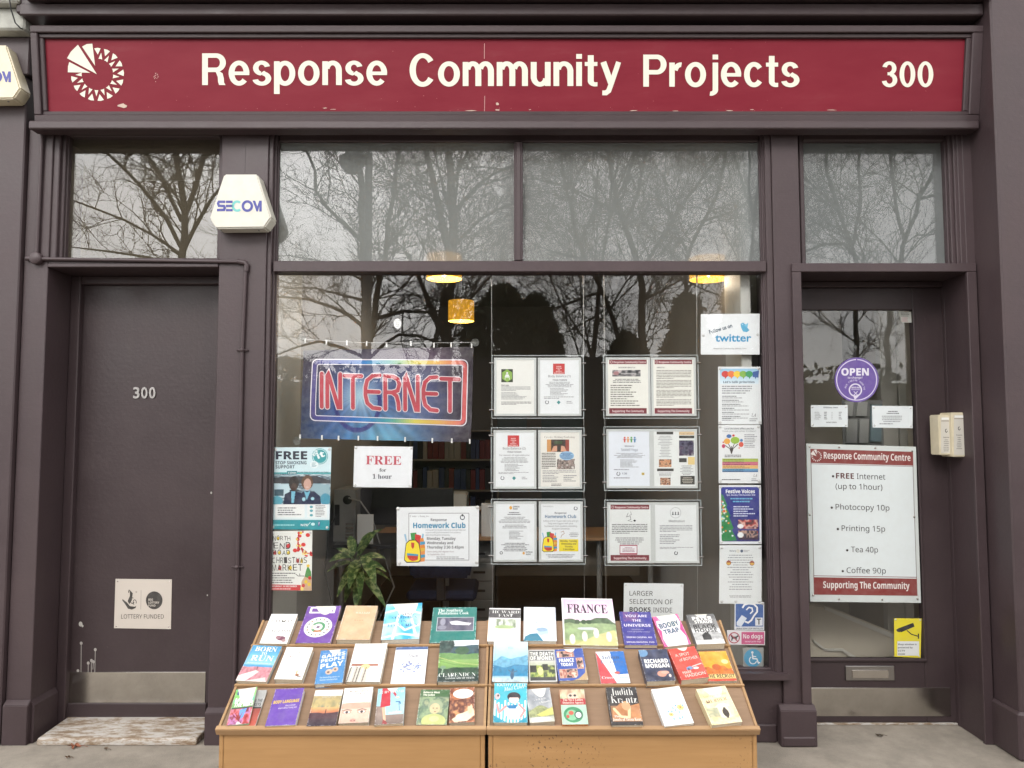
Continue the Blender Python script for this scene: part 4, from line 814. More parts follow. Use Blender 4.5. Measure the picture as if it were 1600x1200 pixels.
def bfn(a, b, d):   # a hung vinyl sheet: shallow creases fanning from the tied corners
    P = at(a, b, YB); u, v = (a - 470) / 270, (b - 545) / 145
    P[:, 1] += -d + .004 * np.sin(u * 19 + v * 6) * (1 - v) ** 2 + .004 * np.sin((u + v) * 16) * np.clip(u, 0, 1) ** 2 + .003 * np.sin(v * 9 + u * 3); return P
pr = Pr(fn=bfn, step=.0007); pr.pic(BQ, cv, 0)
def rr(x0, y0, x1, y1, r_, n=6):
    pts = []
    for cx, cy, a in ((x1 - r_, y0 + r_, 0), (x0 + r_, y0 + r_, 90), (x0 + r_, y1 - r_, 180), (x1 - r_, y1 - r_, 270)):
        for i in range(n + 1): t = R(a + 90 * i / n); pts.append((cx + r_ * math.cos(t), cy - r_ * math.sin(t)))
    return pts
fm = lambda pts: [bn((x - 469) / 271, (y - 545) / 145) for x, y in pts]
def dense(pts, k=10, closed=True):
    o = []
    for a, b in zip(pts, pts[1:] + ([pts[0]] if closed else [])):
        n = max(1, int(math.hypot(b[0] - a[0], b[1] - a[1]) / k)); o += [(a[0] + (b[0] - a[0]) * i / n, a[1] + (b[1] - a[1]) * i / n) for i in range(n)]
    return o + ([pts[0]] if closed else [pts[-1]])
FR = [(487, 566), (728.5, 560.5 + 6), (725.5, 663), (481.5, 656)]
for (x0, y0, x1, y1, r_, wd, c, L) in ((485, 562.5, 730, 662.5, 8, 1.5, (228, 222, 230), 2), (493, 570.5, 722, 654.5, 3, 1.2, (224, 220, 230), 2)):
    pr.stroke(dense([bn(.01 + (x - 473) / 268, (y - 545 + (x - 600) * .022) / 145) for x, y in rr(x0, y0, x1, y1, r_)]), wd, c, L)
NC = [(76, 66, 130), (50, 80, 160), (30, 120, 190), (60, 150, 150), (206, 196, 80), (220, 170, 90), (206, 90, 90)]
def frame_col(t):
    t = max(0, min(.999, t)) * 6; i = int(t); a, b = NC[i], NC[i + 1]; return tuple(a[k] + (b[k] - a[k]) * (t - i) for k in range(3))
ring_ = dense([(x, y) for x, y in rr(489, 566.5, 726, 658.5, 6)], 4)
for a, b in zip(ring_, ring_[1:]):
    m_ = lambda x, y: bn(.01 + (x - 473) / 268, (y - 545 + (x - 600) * .022) / 145)
    pr.stroke([m_(*a), m_(*b)], 6.2, frame_col((a[0] - 489) / 237), 1)
LT = {'I': [[(.5, 0), (.5, 1)]], 'N': [[(0, 1), (0, .06), (.08, 0), (.85, 1), (1, 1), (1, 0)]], 'T': [[(-.1, .04), (1.1, .04)], [(.5, .04), (.5, 1)]],
      'E': [[(1, 0), (.5, .02), (.12, .16), (0, .38), (0, .62), (.12, .84), (.5, .98), (1, 1)], [(0, .5), (.95, .5)]], 'R': [[(0, 1), (0, .02), (.55, .02), (.88, .1), (1, .25), (.88, .44), (.5, .5), (.06, .5)], [(.5, .5), (.8, .6), (.92, .8), (.95, 1)]]}
x = 503.0
for ch, wd in zip('INTERNET', (0, 20, 22, 22, 22, 20, 21, 23)):
    for pts in LT[ch]:
        P = []
        for a, b in pts: xx = x + a * wd; P.append((xx, 583.5 + (xx - 499) * .033 + b * 52))
        P = dense(P, 5, False)
        pr.stroke(P, 8.6, (226, 216, 222), 3, cap=True); pr.stroke(P, 6.0, (186, 66, 80), 5, cap=True)
    x += wd + 8.8
ban = tag(pr.done('banner', None, 'print'), 'blue and purple vinyl banner with red neon style word INTERNET', 'banner')
M['clip'] = solid('white_clip', (.66, .66, .64), .4)
for bx_, by_, in [(477, 532), (510, 535), (542, 536), (573, 537), (604, 539), (642, 537), (678, 540), (705, 539.5), (737, 540.5), (469, 683), (503, 684), (529, 685), (560, 685), (590, 685.5), (633, 687), (675.5, 688.5), (706, 689), (734, 690)]:
    c = at(bx_, by_, YB - .004); MB().box(c[0] - .004, c[0] + .004, c[1] - .003, c[1] + .006, c[2] - .012, c[2] + .014, .001).build('clip', M['clip'], ban)
MB().tube([W3(474, 530, YB), W3(560, 535, YB), W3(650, 536, YB), W3(742, 535, YB)], .0009, 5).build('hanging_cord', M['clip'], ban)
M['suction'] = clear_mat('clear_suction_cup', .08, (.8, .84, .82), .1, .25, (.6, .62, .6))
for a, b in ((471.5, 527), (742.5, 535), (464.5, 689)):
    c = at(a, b, .072); MB().lathe([(.021, -.003), (.018, .002), (.010, .008), (.007, .016), (0, .017)], c, 20, 'y').build('suction_cup', M['suction'], ban)

# ------------------------------------------------------------------ acrylic display holders on steel cables
M['frame'] = solid('silver_poster_edge', (.46, .48, .47), .35, .0, .5, .05)
M['steelcable'] = solid('steel_cable', (.50, .50, .48), .3, .8)
HG = 'clear holders hung on the steel cables'
YH = .125
for px, py0, py1, wh in ((768.5, 428, 960, 'first'), (912, 428, 955, 'second'), (944, 428, 945, 'third'), (1089, 428, 985, 'last')):
    dx = 0 if wh != 'third' else 2
    ca = thing('display_cable', {'first': 'thin steel cable between the banner and the green hexagon page', 'second': 'thin steel cable at the inner edge of the yoga pages', 'third': 'thin steel cable at the inner edge of the maroon headed pages', 'last': 'thin steel cable just beside the twitter notice and rainbow poster'}[wh], 'cable', W3(px, py0, YH + .006), 'steel display cables in the window')
    MB().tube([W3(px - .5, py0 - 8, YH + .006), W3(px + 1 + dx, py1, YH + .006)], .0011, 6).build('wire', M['steelcable'], ca); MB().tube([W3(px - .4, py0 - 6, YH + .006), W3(px, py0 + 18, YH + .006)], .004, 10).build('end_ferrule', M['chrome'], ca)
def holder(q0, q1, label):
    x0, y0 = q0[0], min(q0[1], q1[1]); x1, y1 = q1[2], max(q0[3], q1[3]); c = at((x0 + x1) / 2, (y0 + y1) / 2, YH)
    t = thing('poster_holder', label, 'poster holder', tuple(c), HG)
    a, b = at(x0 - 4, y1 + 4, YH), at(x1 + 4, y0 - 4, YH)
    MB().box(a[0], b[0], YH, YH + .004, a[2], b[2], .001).build('acrylic_panel', M['acrylic'], t)
    ed = MB()
    for z in (a[2], b[2] - .0035): ed.box(a[0], b[0], YH - .0012, YH + .0052, z, z + .0035, .0008)
    for xx in (a[0], b[0] - .0035): ed.box(xx, xx + .0035, YH - .0008, YH + .0048, a[2] + .0036, b[2] - .0036, .0008)
    ed.build('panel_edge', M['acredge'], t)
    for s, px in ((-1, x0 - 4), (1, x1 + 4)):
        for py in (y0 + 8.5, y1 - 9.5):
            cc = at(px, py, YH); MB().tube([(cc[0] - .012, cc[1] - .002, cc[2]), (cc[0] + .012, cc[1] - .002, cc[2])], .0045, 10).build('cable_clamp', M['chrome'], t)
    for q in (q0, q1):
        a, b = at(q[0], q[3], YH - .004), at(q[2], q[1], YH - .004); e = .0125
        MB().box(a[0], b[0], YH - .004, YH - .001, a[2], a[2] + e, .001).box(a[0], b[0], YH - .004, YH - .001, b[2] - e, b[2], .001).box(a[0], a[0] + e, YH - .004, YH - .001, a[2] + e + .0002, b[2] - e - .0002, .001).box(b[0] - e, b[0], YH - .004, YH - .001, a[2] + e + .0002, b[2] - e - .0002, .001).build('page_frame', M['frame'], t)
M['acredge'] = solid('bright_acrylic_edge', (.42, .46, .46), .15, 0, .6)
H = {}
H['1a'], H['1b'], H['1c'], H['1d'] = (772, 559, 838, 650), (840.5, 559, 908, 650), (947, 558.5, 1016, 650), (1018, 558.5, 1087, 650)
H['2a'], H['2b'], H['2c'], H['2d'] = (771, 672, 838, 764), (841, 672, 909, 764), (948, 670.5, 1018, 763), (1019, 670.5, 1089, 763)
H['3a'], H['3b'], H['3c'], H['3d'] = (771, 783.5, 838.5, 878), (842, 783.5, 910.5, 878), (949, 785, 1020, 880), (1021, 785, 1091.5, 880)
for a, b, l in (('1a', '1b', 'clear twin holder with green hexagon page and red square page, topmost by the banner'), ('1c', '1d', 'clear twin holder with two dense maroon headed pages, topmost of its column'), ('2a', '2b', 'clear twin holder with a red square page and a writing page, middle of its column'), ('2c', '2d', 'clear twin holder with seated yoga page and a page of photo blocks'), ('3a', '3b', 'clear twin holder with a backpack page, lowest above the white book'), ('3c', '3d', 'clear twin holder with a meditation page, above the larger selection notice')): holder(H[a], H[b], l)
SG = 'pages in the clear holders'
def sheet(k, tint=(232, 236, 238)):
    x0, y0, x1, y1 = H[k]; pr = Pr(YH - .0022, step=.00018); pr.card(Q(x0 + 2, y0 + 2, x1 - 2, y1 - 2), tint, .0008)
    def u(a): return x0 + a * (x1 - x0)
    def v(b): return y0 + b * (y1 - y0)
    return pr, u, v
def sh_done(pr, label): tag(pr.done('notice_sheet', None, 'print'), label, 'notice', SG)
def keepsq(pr, u, v, x0, x1, y0, y1):
    pr.rect(u(x0), v(y0), u(x1), v(y1), (196, 56, 56), 1)
    for i, t_ in enumerate(('KEEP', 'CALM', 'AND', 'BODY', 'BALANCE')): w_ = (.4, .45, .2, .5, .8)[i]; c = (x0 + x1) / 2; pr.text(t_, u(c - w_ * (x1 - x0) / 2), u(c + w_ * (x1 - x0) / 2), v(y0 + (y1 - y0) * (.34 + i * .155)), (v(y1) - v(y0)) * .10, (244, 220, 216), 'b', 2)
def logos(pr, u, v, y):
    pr.ring(u(.21), v(y), 3, 3, 1, 1, (60, 70, 80), 2, 100, 420); pr.poly([(u(.48) - 3, v(y)), (u(.48), v(y) - 3), (u(.48) + 3, v(y)), (u(.48), v(y) + 3.4)], (40, 140, 140), 2); pr.lines(u(.66), u(.8), v(y) - 2.5, v(y) + 2.5, 2, G2)
pr, u, v = sheet('1a', (232, 233, 228)); pr.rect(u(.17), v(.195), u(.445), v(.42), (50, 60, 40), 1); pr.poly([(u(.31 + .135 * math.cos(R(90 + 60 * i))), v(.307 - .11 * math.sin(R(90 + 60 * i)))) for i in range(6)], (140, 180, 80), 2)
pr.ell(u(.31), v(.262), 1.6, 1.6, WHITE, 3, 10); pr.poly([(u(.28), v(.285)), (u(.34), v(.285)), (u(.37), v(.33)), (u(.25), v(.33))], WHITE, 3); pr.stroke([(u(.26), v(.375)), (u(.26), v(.34)), (u(.36), v(.34)), (u(.36), v(.375))], .7, WHITE, 3)
pr.text('Chair yoga', u(.17), u(.35), v(.485), 2.4, K, 'b'); pr.lines(u(.17), u(.86), v(.49), v(.57), 4, G2, 2, 'j'); pr.lines(u(.17), u(.8), v(.59), v(.72), 6, G2, 2, seed=4); pr.lines(u(.17), u(.88), v(.75), v(.81), 3, G1, 2, 'j', 2); sh_done(pr, 'white page with green hexagon picture of a seated figure')
pr, u, v = sheet('1b'); keepsq(pr, u, v, .35, .62, .10, .28); pr.text('Body Balance (1)', u(.24), u(.76), v(.335), 3.4, (60, 62, 68), 'r'); pr.text('YOGA FUSION', u(.34), u(.67), v(.395), 2.4, (70, 72, 78), 'b'); pr.lines(u(.14), u(.86), v(.41), v(.51), 5, G2, 2, 'c', 3); pr.lines(u(.28), u(.72), v(.52), v(.65), 6, G2, 2, seed=2); pr.lines(u(.14), u(.84), v(.66), v(.71), 2, G2, 2, 'j'); logos(pr, u, v, .765); sh_done(pr, 'white yoga page with red square, upper of the two red square pages')
def mar(pr, u, v):
    MR = (122, 40, 52); pr.rect(u(.07), v(.04), u(.92), v(.115), MR, 1); pr.ring(u(.12), v(.078), 2.2, 2.2, .8, .8, (220, 190, 190), 2); pr.text('Response Community Centre', u(.17), u(.9), v(.098), 3.3, (236, 214, 214), 'b', 2); pr.rect(u(.07), v(.865), u(.92), v(.96), MR, 1); pr.text('Supporting The Community', u(.14), u(.86), v(.933), 3.3, (236, 214, 214), 'b', 2)
pr, u, v = sheet('1c', (234, 234, 226)); mar(pr, u, v); pr.text('OUR NEWS ABOUT US', u(.28), u(.66), v(.185), 2.2, G1, 'b'); cv = Cv(40, 9, (70, 74, 78)); cv.noise((0, 0, 1, 1), [(40, 44, 48), (110, 110, 112), (200, 190, 190)], 8, 3, 4, 2); cv.rect(.3, .52, .85, .62, (210, 205, 205)); cv.ell(.14, .5, .1, .3, (170, 120, 124)); pr.pic([(u(.14), v(.215)), (u(.78), v(.215)), (u(.78), v(.325)), (u(.14), v(.325))], cv, 1)
pr.lines(u(.09), u(.85), v(.36), v(.44), 3, G1, 2, 'c'); pr.lines(u(.1), u(.78), v(.46), v(.84), 10, (124, 122, 116), 2, seed=7); sh_done(pr, 'maroon headed page with dark picture strip and list')
pr, u, v = sheet('1d', (234, 234, 226)); mar(pr, u, v); pr.text('ABOUT US', u(.12), u(.29), v(.185), 2.2, G1, 'b')
for y0, y1, n in ((.21, .37, 6), (.38, .53, 6), (.55, .69, 6), (.71, .83, 5)): pr.lines(u(.11), u(.9), v(y0), v(y1), n, (128, 126, 120), 2, 'j', int(y0 * 100))
sh_done(pr, 'maroon headed page filled with dense paragraphs')
pr, u, v = sheet('2a'); keepsq(pr, u, v, .33, .60, .09, .28); pr.text('Body Balance (2)', u(.22), u(.75), v(.33), 3.6, (60, 62, 68), 'r'); pr.text('YOGA FUSION', u(.32), u(.65), v(.385), 2.4, (70, 72, 78), 'b'); pr.text('For women all ages welcome', u(.14), u(.84), v(.44), 2.6, (80, 82, 88), 'r'); pr.lines(u(.12), u(.86), v(.46), v(.56), 5, G2, 2, 'c', 3); pr.lines(u(.26), u(.7), v(.57), v(.70), 6, G2, 2, seed=9); pr.lines(u(.12), u(.82), v(.71), v(.75), 2, G2, 2, 'j'); logos(pr, u, v, .815); sh_done(pr, 'white yoga page with red square, lower of the two red square pages')
pr, u, v = sheet('2b', (232, 230, 222)); pr.text('Creative Writing Workshop', u(.14), u(.84), v(.135), 3.0, (96, 84, 78), 't'); cv = Cv(46, 26, (40, 34, 32)); cv.noise((0, 0, 1, 1), [(30, 26, 24), (70, 50, 40), (44, 40, 40)], 6, 4, 3, 2); cv.rect(0, 0, .18, 1, (206, 150, 90)); cv.rect(.84, 0, 1, 1, (150, 60, 44)); cv.poly([(.18, 1), (.3, .55), (.45, .5), (.46, .95)], (214, 160, 130)); cv.poly([(.62, .95), (.64, .5), (.78, .55), (.9, 1)], (214, 160, 130)); cv.rect(.34, .12, .7, .36, (60, 80, 50)); pr.pic([(u(.2), v(.16)), (u(.71), v(.16)), (u(.71), v(.37)), (u(.2), v(.37))], cv, 1)
pr.lines(u(.08), u(.40), v(.38), v(.66), 10, (70, 66, 64), 2, 'j', 1, .5); pr.ell(u(.655), v(.435), 11.5, 7, (150, 190, 222), 2); pr.lines(u(.5), u(.8), v(.385), v(.49), 5, (60, 90, 140), 3, 'c', 5); cv = Cv(40, 24, (90, 84, 80)); cv.noise((0, 0, 1, 1), [(60, 56, 54), (190, 170, 160), (90, 80, 76), (220, 214, 206)], 7, 5, 8, 2); pr.pic([(u(.43), v(.49)), (u(.84), v(.49)), (u(.84), v(.665)), (u(.43), v(.665))], cv, 1)
pr.lines(u(.1), u(.86), v(.68), v(.75), 3, G2, 2, 'j', 4); pr.lines(u(.1), u(.54), v(.76), v(.89), 5, G2, 2, seed=4); pr.lines(u(.58), u(.9), v(.76), v(.88), 4, G2, 2, seed=6); pr.lines(u(.25), u(.58), v(.905), v(.955), 2, G1, 2, 'c'); sh_done(pr, 'writing workshop page with typewriter photo and pale blue oval')
pr, u, v = sheet('2c', (226, 232, 240))
for i, c in enumerate([(206, 80, 70), (226, 150, 70), (90, 160, 80), (70, 130, 180)]): x = u(.4 + i * .075); pr.ell(x, v(.145), 1.5, 1.5, c, 2, 10); pr.poly([(x - 1.6, v(.165)), (x + 1.6, v(.165)), (x + 1, v(.225)), (x - 1, v(.225))], c, 2); pr.stroke([(x - 2.8, v(.17)), (x + 2.8, v(.17))], .8, c, 2.3)
pr.text("Women's", u(.40), u(.61), v(.30), 2.6, G1, 'b'); pr.text('Seated Yoga', u(.32), u(.69), v(.37), 4.2, (96, 110, 128), 'r'); pr.lines(u(.16), u(.86), v(.40), v(.49), 5, G2, 2, 'c', 2); pr.lines(u(.3), u(.74), v(.51), v(.65), 7, G2, 2, seed=3); pr.lines(u(.16), u(.84), v(.67), v(.70), 1, G2, 2, 'j'); pr.ring(u(.26), v(.755), 3, 3, 1, 1, (50, 56, 66), 2, 100, 420); pr.text('1:30', u(.34), u(.45), v(.765), 2.8, (90, 92, 110), 'b'); pr.rect(u(.78), v(.735), u(.84), v(.775), (200, 176, 80), 2); pr.lines(u(.16), u(.86), v(.81), v(.84), 1, G1, 2, 'j'); sh_done(pr, 'bluish white seated yoga page with four coloured stick figures')
pr, u, v = sheet('2d', (228, 232, 230)); DK = (62, 62, 58)
for x0, x1, y0, y1, c in ((.1, .47, .045, .09, DK), (.6, .94, .045, .10, (226, 200, 160)), (.6, .94, .11, .155, DK), (.6, .77, .49, .56, DK), (.8, .95, .47, .60, (232, 206, 140)), (.11, .48, .665, .71, DK), (.63, .95, .79, .935, DK)): pr.rect(u(x0), v(y0), u(x1), v(y1), c, 1)
pr.text('Beauty and Brows', u(.61), u(.93), v(.092), 3, (150, 110, 70), 't', 2)
for bx_, cols, sd_ in (((.6, .93, .19, .45), [(40, 34, 60), (90, 90, 110), (60, 40, 70), (150, 150, 150)], 3), ((.15, .43, .51, .64), [(196, 130, 90), (220, 170, 130), (60, 44, 40), (214, 150, 110)], 5), ((.18, .41, .82, .945), [(210, 160, 120), (120, 70, 50), (236, 200, 170), (60, 40, 36)], 7)):
    cv = Cv(22, 22, cols[0]); cv.noise((0, 0, 1, 1), cols, 4, 4, sd_, 2); pr.pic([(u(bx_[0]), v(bx_[2])), (u(bx_[1]), v(bx_[2])), (u(bx_[1]), v(bx_[3])), (u(bx_[0]), v(bx_[3]))], cv, 1)
pr.lines(u(.13), u(.45), v(.11), v(.48), 14, G2, 2, 'c', 2, .35); pr.lines(u(.13), u(.45), v(.73), v(.8), 3, G2, 2, 'c', 3); pr.lines(u(.62), u(.92), v(.61), v(.78), 7, G2, 2, 'c', 5); pr.lines(u(.66), u(.92), v(.81), v(.92), 4, (196, 190, 176), 2, 'c', 5); sh_done(pr, 'leaflet page of dark headings and small photos beside the yoga page')
pr, u, v = sheet('3a'); pr.ell(u(.40), v(.105), 2.2, 2.8, (232, 170, 60), 2); pr.text('OPEN', u(.45), u(.60), v(.10), 2.5, K, 'b'); pr.text('AGE', u(.45), u(.56), v(.135), 2.5, K, 'b'); pr.lines(u(.28), u(.68), v(.17), v(.23), 2, G1, 2, 'c'); pr.lines(u(.12), u(.86), v(.25), v(.36), 5, G2, 2, 'c', 2); pr.lines(u(.12), u(.86), v(.38), v(.45), 3, G2, 2, 'c', 4); pr.lines(u(.36), u(.7), v(.48), v(.63), 7, G2, 2, seed=5); pr.lines(u(.18), u(.82), v(.68), v(.83), 6, G1, 2, 'c', 6); pr.ring(u(.18), v(.85), 2.4, 2.4, .9, .9, K, 2); pr.ell(u(.70), v(.855), 1.8, 2.2, (232, 170, 60), 2); pr.text('OPEN', u(.75), u(.90), v(.85), 2.2, K, 'b'); pr.text('AGE', u(.75), u(.86), v(.885), 2.2, K, 'b'); sh_done(pr, 'mostly text page with small orange emblem at top and foot')
pr, u, v = sheet('3b'); pr.text('Come along to...', u(.09), u(.34), v(.09), 2, G1); pr.ring(u(.84), v(.115), 3, 3, 1.1, 1.1, (70, 78, 90), 2, 100, 420); pr.text('Response', u(.36), u(.63), v(.205), 2.8, G1, 'b'); pr.text('Homework Club', u(.14), u(.85), v(.275), 5, (60, 110, 150), 'b')
for i, t_ in enumerate(('Calling all 8 to 16 year olds come and get', 'help and support with your', 'homework from students attending', 'Kingston University')): a_ = (.10, .22, .13, .3)[i]; pr.text(t_, u(a_), u(1 - a_), v(.335 + i * .043), 2.5, G1)
backpack(pr, u(.06), v(.50), 26, 2, 31); pr.stroke([(u(.5), v(.51)), (u(.56), v(.49)), (u(.58), v(.53)), (u(.52), v(.56)), (u(.5), v(.6))], .7, (160, 110, 60), 2); pr.lines(u(.68), u(.92), v(.51), v(.59), 3, G2, 2, 'c'); pr.rect(u(.46), v(.625), u(.90), v(.825), (240, 220, 50), 2)
for i, t_ in enumerate(('Monday, Tuesday', 'Wednesday and', 'Thursday', '3:30-5:45pm')): a_ = (.0, .02, .1, .06)[i]; pr.text(t_, u(.49 + a_), u(.87 - a_), v(.668 + i * .046), 2.7, (80, 76, 50), 'b', 3)
pr.lines(u(.12), u(.86), v(.87), v(.94), 3, G2, 2, 'c', 3); sh_done(pr, 'homework page with yellow backpack and yellow panel in a clear holder')
pr, u, v = sheet('3c', (226, 230, 228)); mar(pr, u, v); pr.stroke([(u(.46), v(.17)), (u(.42), v(.24)), (u(.5), v(.22)), (u(.52), v(.28)), (u(.45), v(.30)), (u(.55), v(.315))], .7, (80, 82, 84), 2); pr.ell(u(.6), v(.3), 2, 1.6, K, 2, 8); pr.stroke([(u(.51), v(.15)), (u(.53), v(.2)), (u(.49), v(.21))], .6, (80, 82, 84), 2); pr.lines(u(.1), u(.88), v(.35), v(.52), 6, (110, 110, 112), 2, 'j', 2); pr.lines(u(.16), u(.82), v(.57), v(.70), 4, (120, 120, 122), 2, 'c', 4); pr.rect(u(.27), v(.70), u(.66), v(.86), (170, 56, 80), 1.4); pr.rect(u(.285), v(.715), u(.645), v(.835), (236, 234, 236), 1.8); pr.lines(u(.32), u(.61), v(.735), v(.82), 4, (150, 90, 104), 2.4, 'c', 5); sh_done(pr, 'maroon headed page with tiny line drawing and pink box')
pr, u, v = sheet('3d', (228, 232, 232)); pr.ring(u(.49), v(.17), 8.5, 8.5, .5, .5, (150, 152, 156), 2)
for i in range(3): x = u(.43 + i * .06); pr.ell(x, v(.165), 1, 1, (70, 74, 80), 2, 8); pr.poly([(x - 1.5, v(.205)), (x - .6, v(.178)), (x + .6, v(.178)), (x + 1.5, v(.205))], (70, 74, 80), 2)
pr.text('Meditation', u(.34), u(.69), v(.325), 3.6, (66, 70, 78), 'r'); pr.lines(u(.14), u(.86), v(.37), v(.49), 5, G2, 2, 'j', 3); pr.lines(u(.14), u(.62), v(.52), v(.69), 6, G2, 2, seed=6); pr.lines(u(.14), u(.88), v(.73), v(.77), 2, G2, 2, 'j'); pr.ring(u(.5), v(.835), 3, 3, 1.2, 1.2, (60, 66, 74), 2, 100, 420); sh_done(pr, 'white meditation page with pale ring of three small figures')

# ------------------------------------------------------------------ notices on the glazed door
DG = 'notices on the glazed door'; YG = YD + .0165
q = Q(1267, 633, 1324.5, 667); pr = Pr(YG); pr.card(q, (220, 226, 228), .001); pr.text('OPENING TIMES', 1286.5, 1309.5, 637.8, 2, G1, 'b')
for i, t_ in enumerate(('Monday', 'Tuesday', 'Wednesday', 'Thursday', 'Friday')): yb = 645 + i * 2.6; pr.text(t_, 1273, 1273 + len(t_) * 1.15, yb, 1.7, G1); pr.lines(1287.5, 1294, yb - 2, yb + .4, 1, G1, 2); pr.text('to', 1299, 1301, yb, 1.5, G1); pr.lines(1310.5, 1316, yb - 2, yb + .4, 1, G1, 2, seed=i)
pr.text('NOW OPEN', 1291, 1307, 661, 2, G1, 'b'); finish(pr, 'hours_notice', 'small white notice with table of opening times on the door glass', 'notice', DG, corners(q, 3), YG, r=.006)
q = [(1362.5, 634), (1426, 634.5), (1426, 669), (1363.5, 668)]; pr = Pr(YG); pr.card(q, (222, 228, 230), .001); pr.lines(1382, 1408, 641.5, 647.5, 2, G1, 2, 'c'); pr.lines(1377, 1410, 649, 660, 4, G2, 2, 'c', 3); pr.lines(1374, 1416, 660.5, 664, 1, G2, 2, 'j'); finish(pr, 'typed_notice', 'small white notice of centred typed lines on the door glass', 'notice', DG, corners(q, 3), YG, r=.006)
op = Pr(YG - .004); op.card(ellpts(1338.5, 593.5, 34.5, 35, 48), (104, 78, 158), .0015); op.ring(1338.5, 593.5, 32, 32.4, 1.5, 1.5, (220, 212, 236), 1, 92, 448, 60); op.text('OPEN', 1314.5, 1357.5, 586.5, 11.2, (232, 228, 240), 'x'); op.text('to change?', 1324.5, 1348, 591.6, 3.2, (226, 220, 236), 'b')
for i, ch in enumerate('ASK INSIDE HOW TO'):
    t = 172 - i * 10.2; op.text(ch, 1336.5 + 13.6 * math.cos(R(t)) - 1, None, 609 - 13.6 * math.sin(R(t)), 2.6, (206, 196, 226), 'b', 3, t - 90)
op.ring(1336.5, 609.5, 10.4, 10.4, 2, 2, (228, 222, 238), 2); op.poly([(1333, 618), (1342, 618.5), (1335.5, 625)], (228, 222, 238), 2.4); op.text('BREAK', 1330.5, 1343.5, 607, 2.8, (228, 222, 238), 'b'); op.rect(1330, 608.4, 1343.5, 609.3, (200, 190, 222), 2.6); op.stroke([(1334, 611.5), (1340, 617.5)], 1.1, (220, 214, 236), 2.6); op.stroke([(1340, 611.5), (1334, 617.5)], 1.1, (220, 214, 236), 2.8)
o = tag(op.done('open_sign', None, 'gloss'), 'round purple OPEN sign hanging from a suction hook on the door glass', 'sign')
c = at(1336, 543, YG); MB().lathe([(.014, 0), (.012, -.004), (.006, -.007), (.003, -.014), (0, -.015)], c, 18, 'y').build('suction_hook', M['suction'], o); MB().tube([(c[0], c[1] - .01, c[2]), W3(1337, 560, YG - .006)], .0014, 6).build('hook_wire', M['chrome'], o)
q = [(1260, 693), (1431, 698), (1439, 942), (1266, 940)]; YN = YD - .006
def ba(a, b): P = [np.array(p, float) for p in q]; return tuple((1 - b) * ((1 - a) * P[0] + a * P[1]) + b * ((1 - a) * P[3] + a * P[2]))
class BP(Pr):
    pass
pr = Pr(fn=lambda a, b, d: at(*np.array([ba(x, y) for x, y in zip(a, b)]).T, YN) - np.array((0, 1, 0))[None, :] * (d[:, None] - (.0014 * np.sin(a * 5 + b * 7) * (1 - b))[:, None]), step=.0005)
N_ = 16; outl = [(i / N_, 0) for i in range(N_)] + [(1, i / N_) for i in range(N_)] + [(1 - i / N_, 1) for i in range(N_)] + [(0, 1 - i / N_) for i in range(N_)]; pr.card(outl, (204, 210, 208), .003, -6)
BR = (132, 52, 50); pr.grid(Q(0, 0, 1, 1), (204, 210, 208), .3, 20); pr.grid(Q(.035, .04, .97, .955), (120, 112, 108), 1, 20); pr.grid(Q(.041, .044, .964, .951), (220, 227, 228), 1.6, 20); pr.grid(Q(.035, .033, .97, .122), BR, 2); pr.grid(Q(.035, .126, .97, .129), (120, 60, 58), 2.2)
pr.grid(Q(.035, .845, .97, .955), BR, 2); pr.grid(Q(.035, .834, .97, .838), (120, 60, 58), 2.2); WT = (232, 226, 222)
pr.text('Response Community Centre', .155, .945, .092, .042, WT, 'b', 4); pr.text('Supporting The Community', .12, .90, .912, .042, WT, 'b', 4)
for i in range(14): a_ = R(100 - i * 22); pr.poly([(.09 + .048 * math.cos(a_), .078 - .034 * math.sin(a_)), (.09 + .048 * math.cos(a_ - .22), .078 - .034 * math.sin(a_ - .22)), (.09 + .03 * math.cos(a_ - .11), .078 - .021 * math.sin(a_ - .11))], WT, 4)
for pts in ([(.035, .065), (.06, .042), (.088, .078)], [(.065, .038), (.09, .036), (.093, .068)]): pr.poly(pts, WT, 4)
DT = (62, 56, 58)
for a_, b_, yb, k, t_ in ((.262, .425, .216, 'b', 'FREE'), (.45, .71, .216, 'r', 'Internet'), (.255, .68, .282, 'r', '(up to 1hour)'), (.25, .74, .413, 'r', 'Photocopy 10p'), (.30, .695, .548, 'r', 'Printing 15p'), (.38, .625, .682, 'r', 'Tea 40p'), (.335, .69, .815, 'r', 'Coffee 90p')):
    pr.text(t_, a_, b_, yb, .035, DT if k == 'r' else (96, 44, 44), k, 4)
for a_, b_ in ((.235, .203), (.215, .402), (.265, .537), (.345, .671), (.30, .804)): pr.ell(a_, b_, .011, .0078, DT, 4, 12)
o = tag(pr.done('price_banner', None, 'gloss'), 'large white price banner with maroon bands screwed over the door glass', 'banner')
for a_, b_ in ((.03, .02), (.3, .018), (.63, .016), (.965, .03), (.965, .45), (.015, .45), (.97, .975), (.65, .982), (.26, .982), (.03, .96)):
    c = at(*ba(a_, b_), YN - .003); MB().lathe([(0, -.002), (.005, -.0015), (.0055, .003)], c, 10, 'y').build('screw', M['steel'], o)
q = [(1397, 966), (1440, 966.5), (1438.5, 1028), (1397.5, 1026)]; pr = Pr(YG); pr.card(q, (226, 210, 40), .001); pr.rect(1402, 1002, 1436, 1024.5, (224, 226, 226), 1)
for i, t_ in enumerate(('Shop window is', 'protected by', 'CCTV', 'inside')): pr.text(t_, 1403, (1432, 1426, 1414, 1414)[i], 1008 + i * 5, 2.6, K, 'b')
